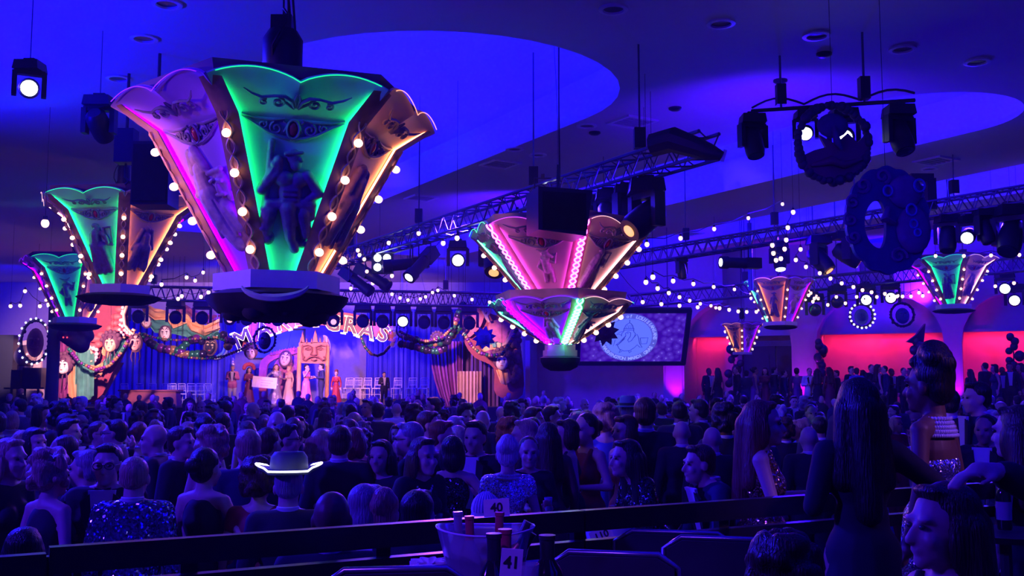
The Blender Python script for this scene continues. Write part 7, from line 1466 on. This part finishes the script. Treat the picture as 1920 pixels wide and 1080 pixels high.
# black padded banquet chairs at the bottom edge
def bchair(label, px, py, Y, rz, wid=.44):
    x, y, z = at(px, py, Y); t = thing('banquet_chair', label, 'chair', (x, y, RISER), math.radians(rz)); hb = z - RISER
    b = MB(); b.prism([(-wid / 2, .5), (wid / 2, .5), (wid / 2, hb - .04), (wid * .36, hb - .005), (-wid * .36, hb - .005), (-wid / 2, hb - .04)], -.03, .03, Matrix.Rotation(PI / 2, 4, 'X')); b.obj('backrest', m_blackcloth, t, 40)
    b = MB(); b.tube([(-wid / 2 - .012, 0, .0), (-wid / 2 - .012, 0, hb - .04), (-wid * .37, 0, hb + .004), (wid * .37, 0, hb + .004), (wid / 2 + .012, 0, hb - .04), (wid / 2 + .012, 0, 0)], .012, 8); b.obj('back_frame', mat('chair_frame', (.25, .25, .35), .25, .8, vary=.1), t, 60)
    b = MB(); b.box((0, .24, .44), (wid, .44, .08)); b.obj('seat', m_blackcloth, t, 30)
    for sx in (-1, 1): b = MB(); b.tube([(sx * (wid / 2 - .01), .42, .42), (sx * (wid / 2 + .01), .46, 0)], .012, 6); b.obj('leg', MATS['chair_frame'], t)
bchair('black padded chair at the bottom edge right of the handbag', 1150, 1040, 3.75, -12); bchair('black padded chair at the bottom edge left of the curly haired guest', 1355, 1012, 4.1, -14); bchair('black padded chair with curved top at the bottom edge left of the tray', 742, 1070, 3.3, 8)
bchair('black padded chair behind the two at the bottom edge, under the railing', 1265, 1000, 4.5, -14, .5)
# beyond the railing: chairs, a table with bucket and card 110
m_gchair = mat('gold_chair', (.2, .13, .12), .4)
for px, py, Y, rz, lab in ((1217, 924, 7.2, 150, 'dark chiavari chair held by the bending woman'), (1120, 938, 7.0, 200, 'dark chiavari chair left of the one held by the bending woman'), (1060, 962, 6.2, 185, 'dark chiavari chair behind the railing above the champagne bottle')):
    x, y, z = at(px, py, Y); chair(lab, x, y, floor_z(x, y), math.radians(rz), m_gchair)
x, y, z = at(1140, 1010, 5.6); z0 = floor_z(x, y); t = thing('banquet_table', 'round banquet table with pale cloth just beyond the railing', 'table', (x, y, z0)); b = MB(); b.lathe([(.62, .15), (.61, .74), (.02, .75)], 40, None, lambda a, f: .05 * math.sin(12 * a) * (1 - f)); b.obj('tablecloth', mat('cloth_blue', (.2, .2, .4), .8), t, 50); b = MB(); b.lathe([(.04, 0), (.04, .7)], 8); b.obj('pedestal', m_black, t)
t = thing('ice_bucket', 'pale ice bucket beyond the railing behind the number 110 card', 'ice bucket', (x + .02, y + .1, z0 + .75)); b = MB(); b.lathe([(.02, .004), (.1, .004), (.15, .26), (.155, .26), (.14, .25), (.09, .015), (.02, .014)], 28); b.obj('bucket', mat('pale_plastic', (.6, .58, .85), .25), t, 60); b = MB(); b.tube([(.153 * math.cos(a), .153 * math.sin(a), .26) for a in [2 * PI * i / 28 for i in range(28)]], .004, 5, None, True); b.obj('rim', MATS['bucket_rim'], t, 60)
card('tilted white table card with number 110 beyond the railing', '110', 1128, 1004, 5.4, .12, .075, -22, .052, z0 + .75)
for px, py, Y, lab in ((1090, 1005, 5.5, 'clear cup on the table left of the number 110 card'), (1172, 1000, 5.6, 'clear cup on the table right of the pale bucket')):
    x2, y2, z2 = at(px, py, Y); t = thing('drinking_glass', lab, 'glass', (x2, y2, z0 + .752)); b = MB(); b.lathe([(.01, .003), (.026, .003), (.036, .11), (.034, .11), (.024, .008), (.01, .008)], 16); b.obj('glass', m_clear, t, 60)
# right edge: bottle and railing table
x, y, z = at(1879, 880, 5.2); t = thing('cocktail_table', 'small dark table by the railing at the right edge', 'table', (x, y, RISER)); b = MB(); b.lathe([(.25, z - RISER - .34), (.26, z - RISER - .31), (.02, z - RISER - .31)], 24); b.obj('tabletop', m_black, t); b = MB(); b.lathe([(.03, 0), (.03, z - RISER - .33)], 8); b.obj('pedestal', m_black, t)
o = bottle('dark bottle on the small table at the right edge', 1879, 880, 5.2)
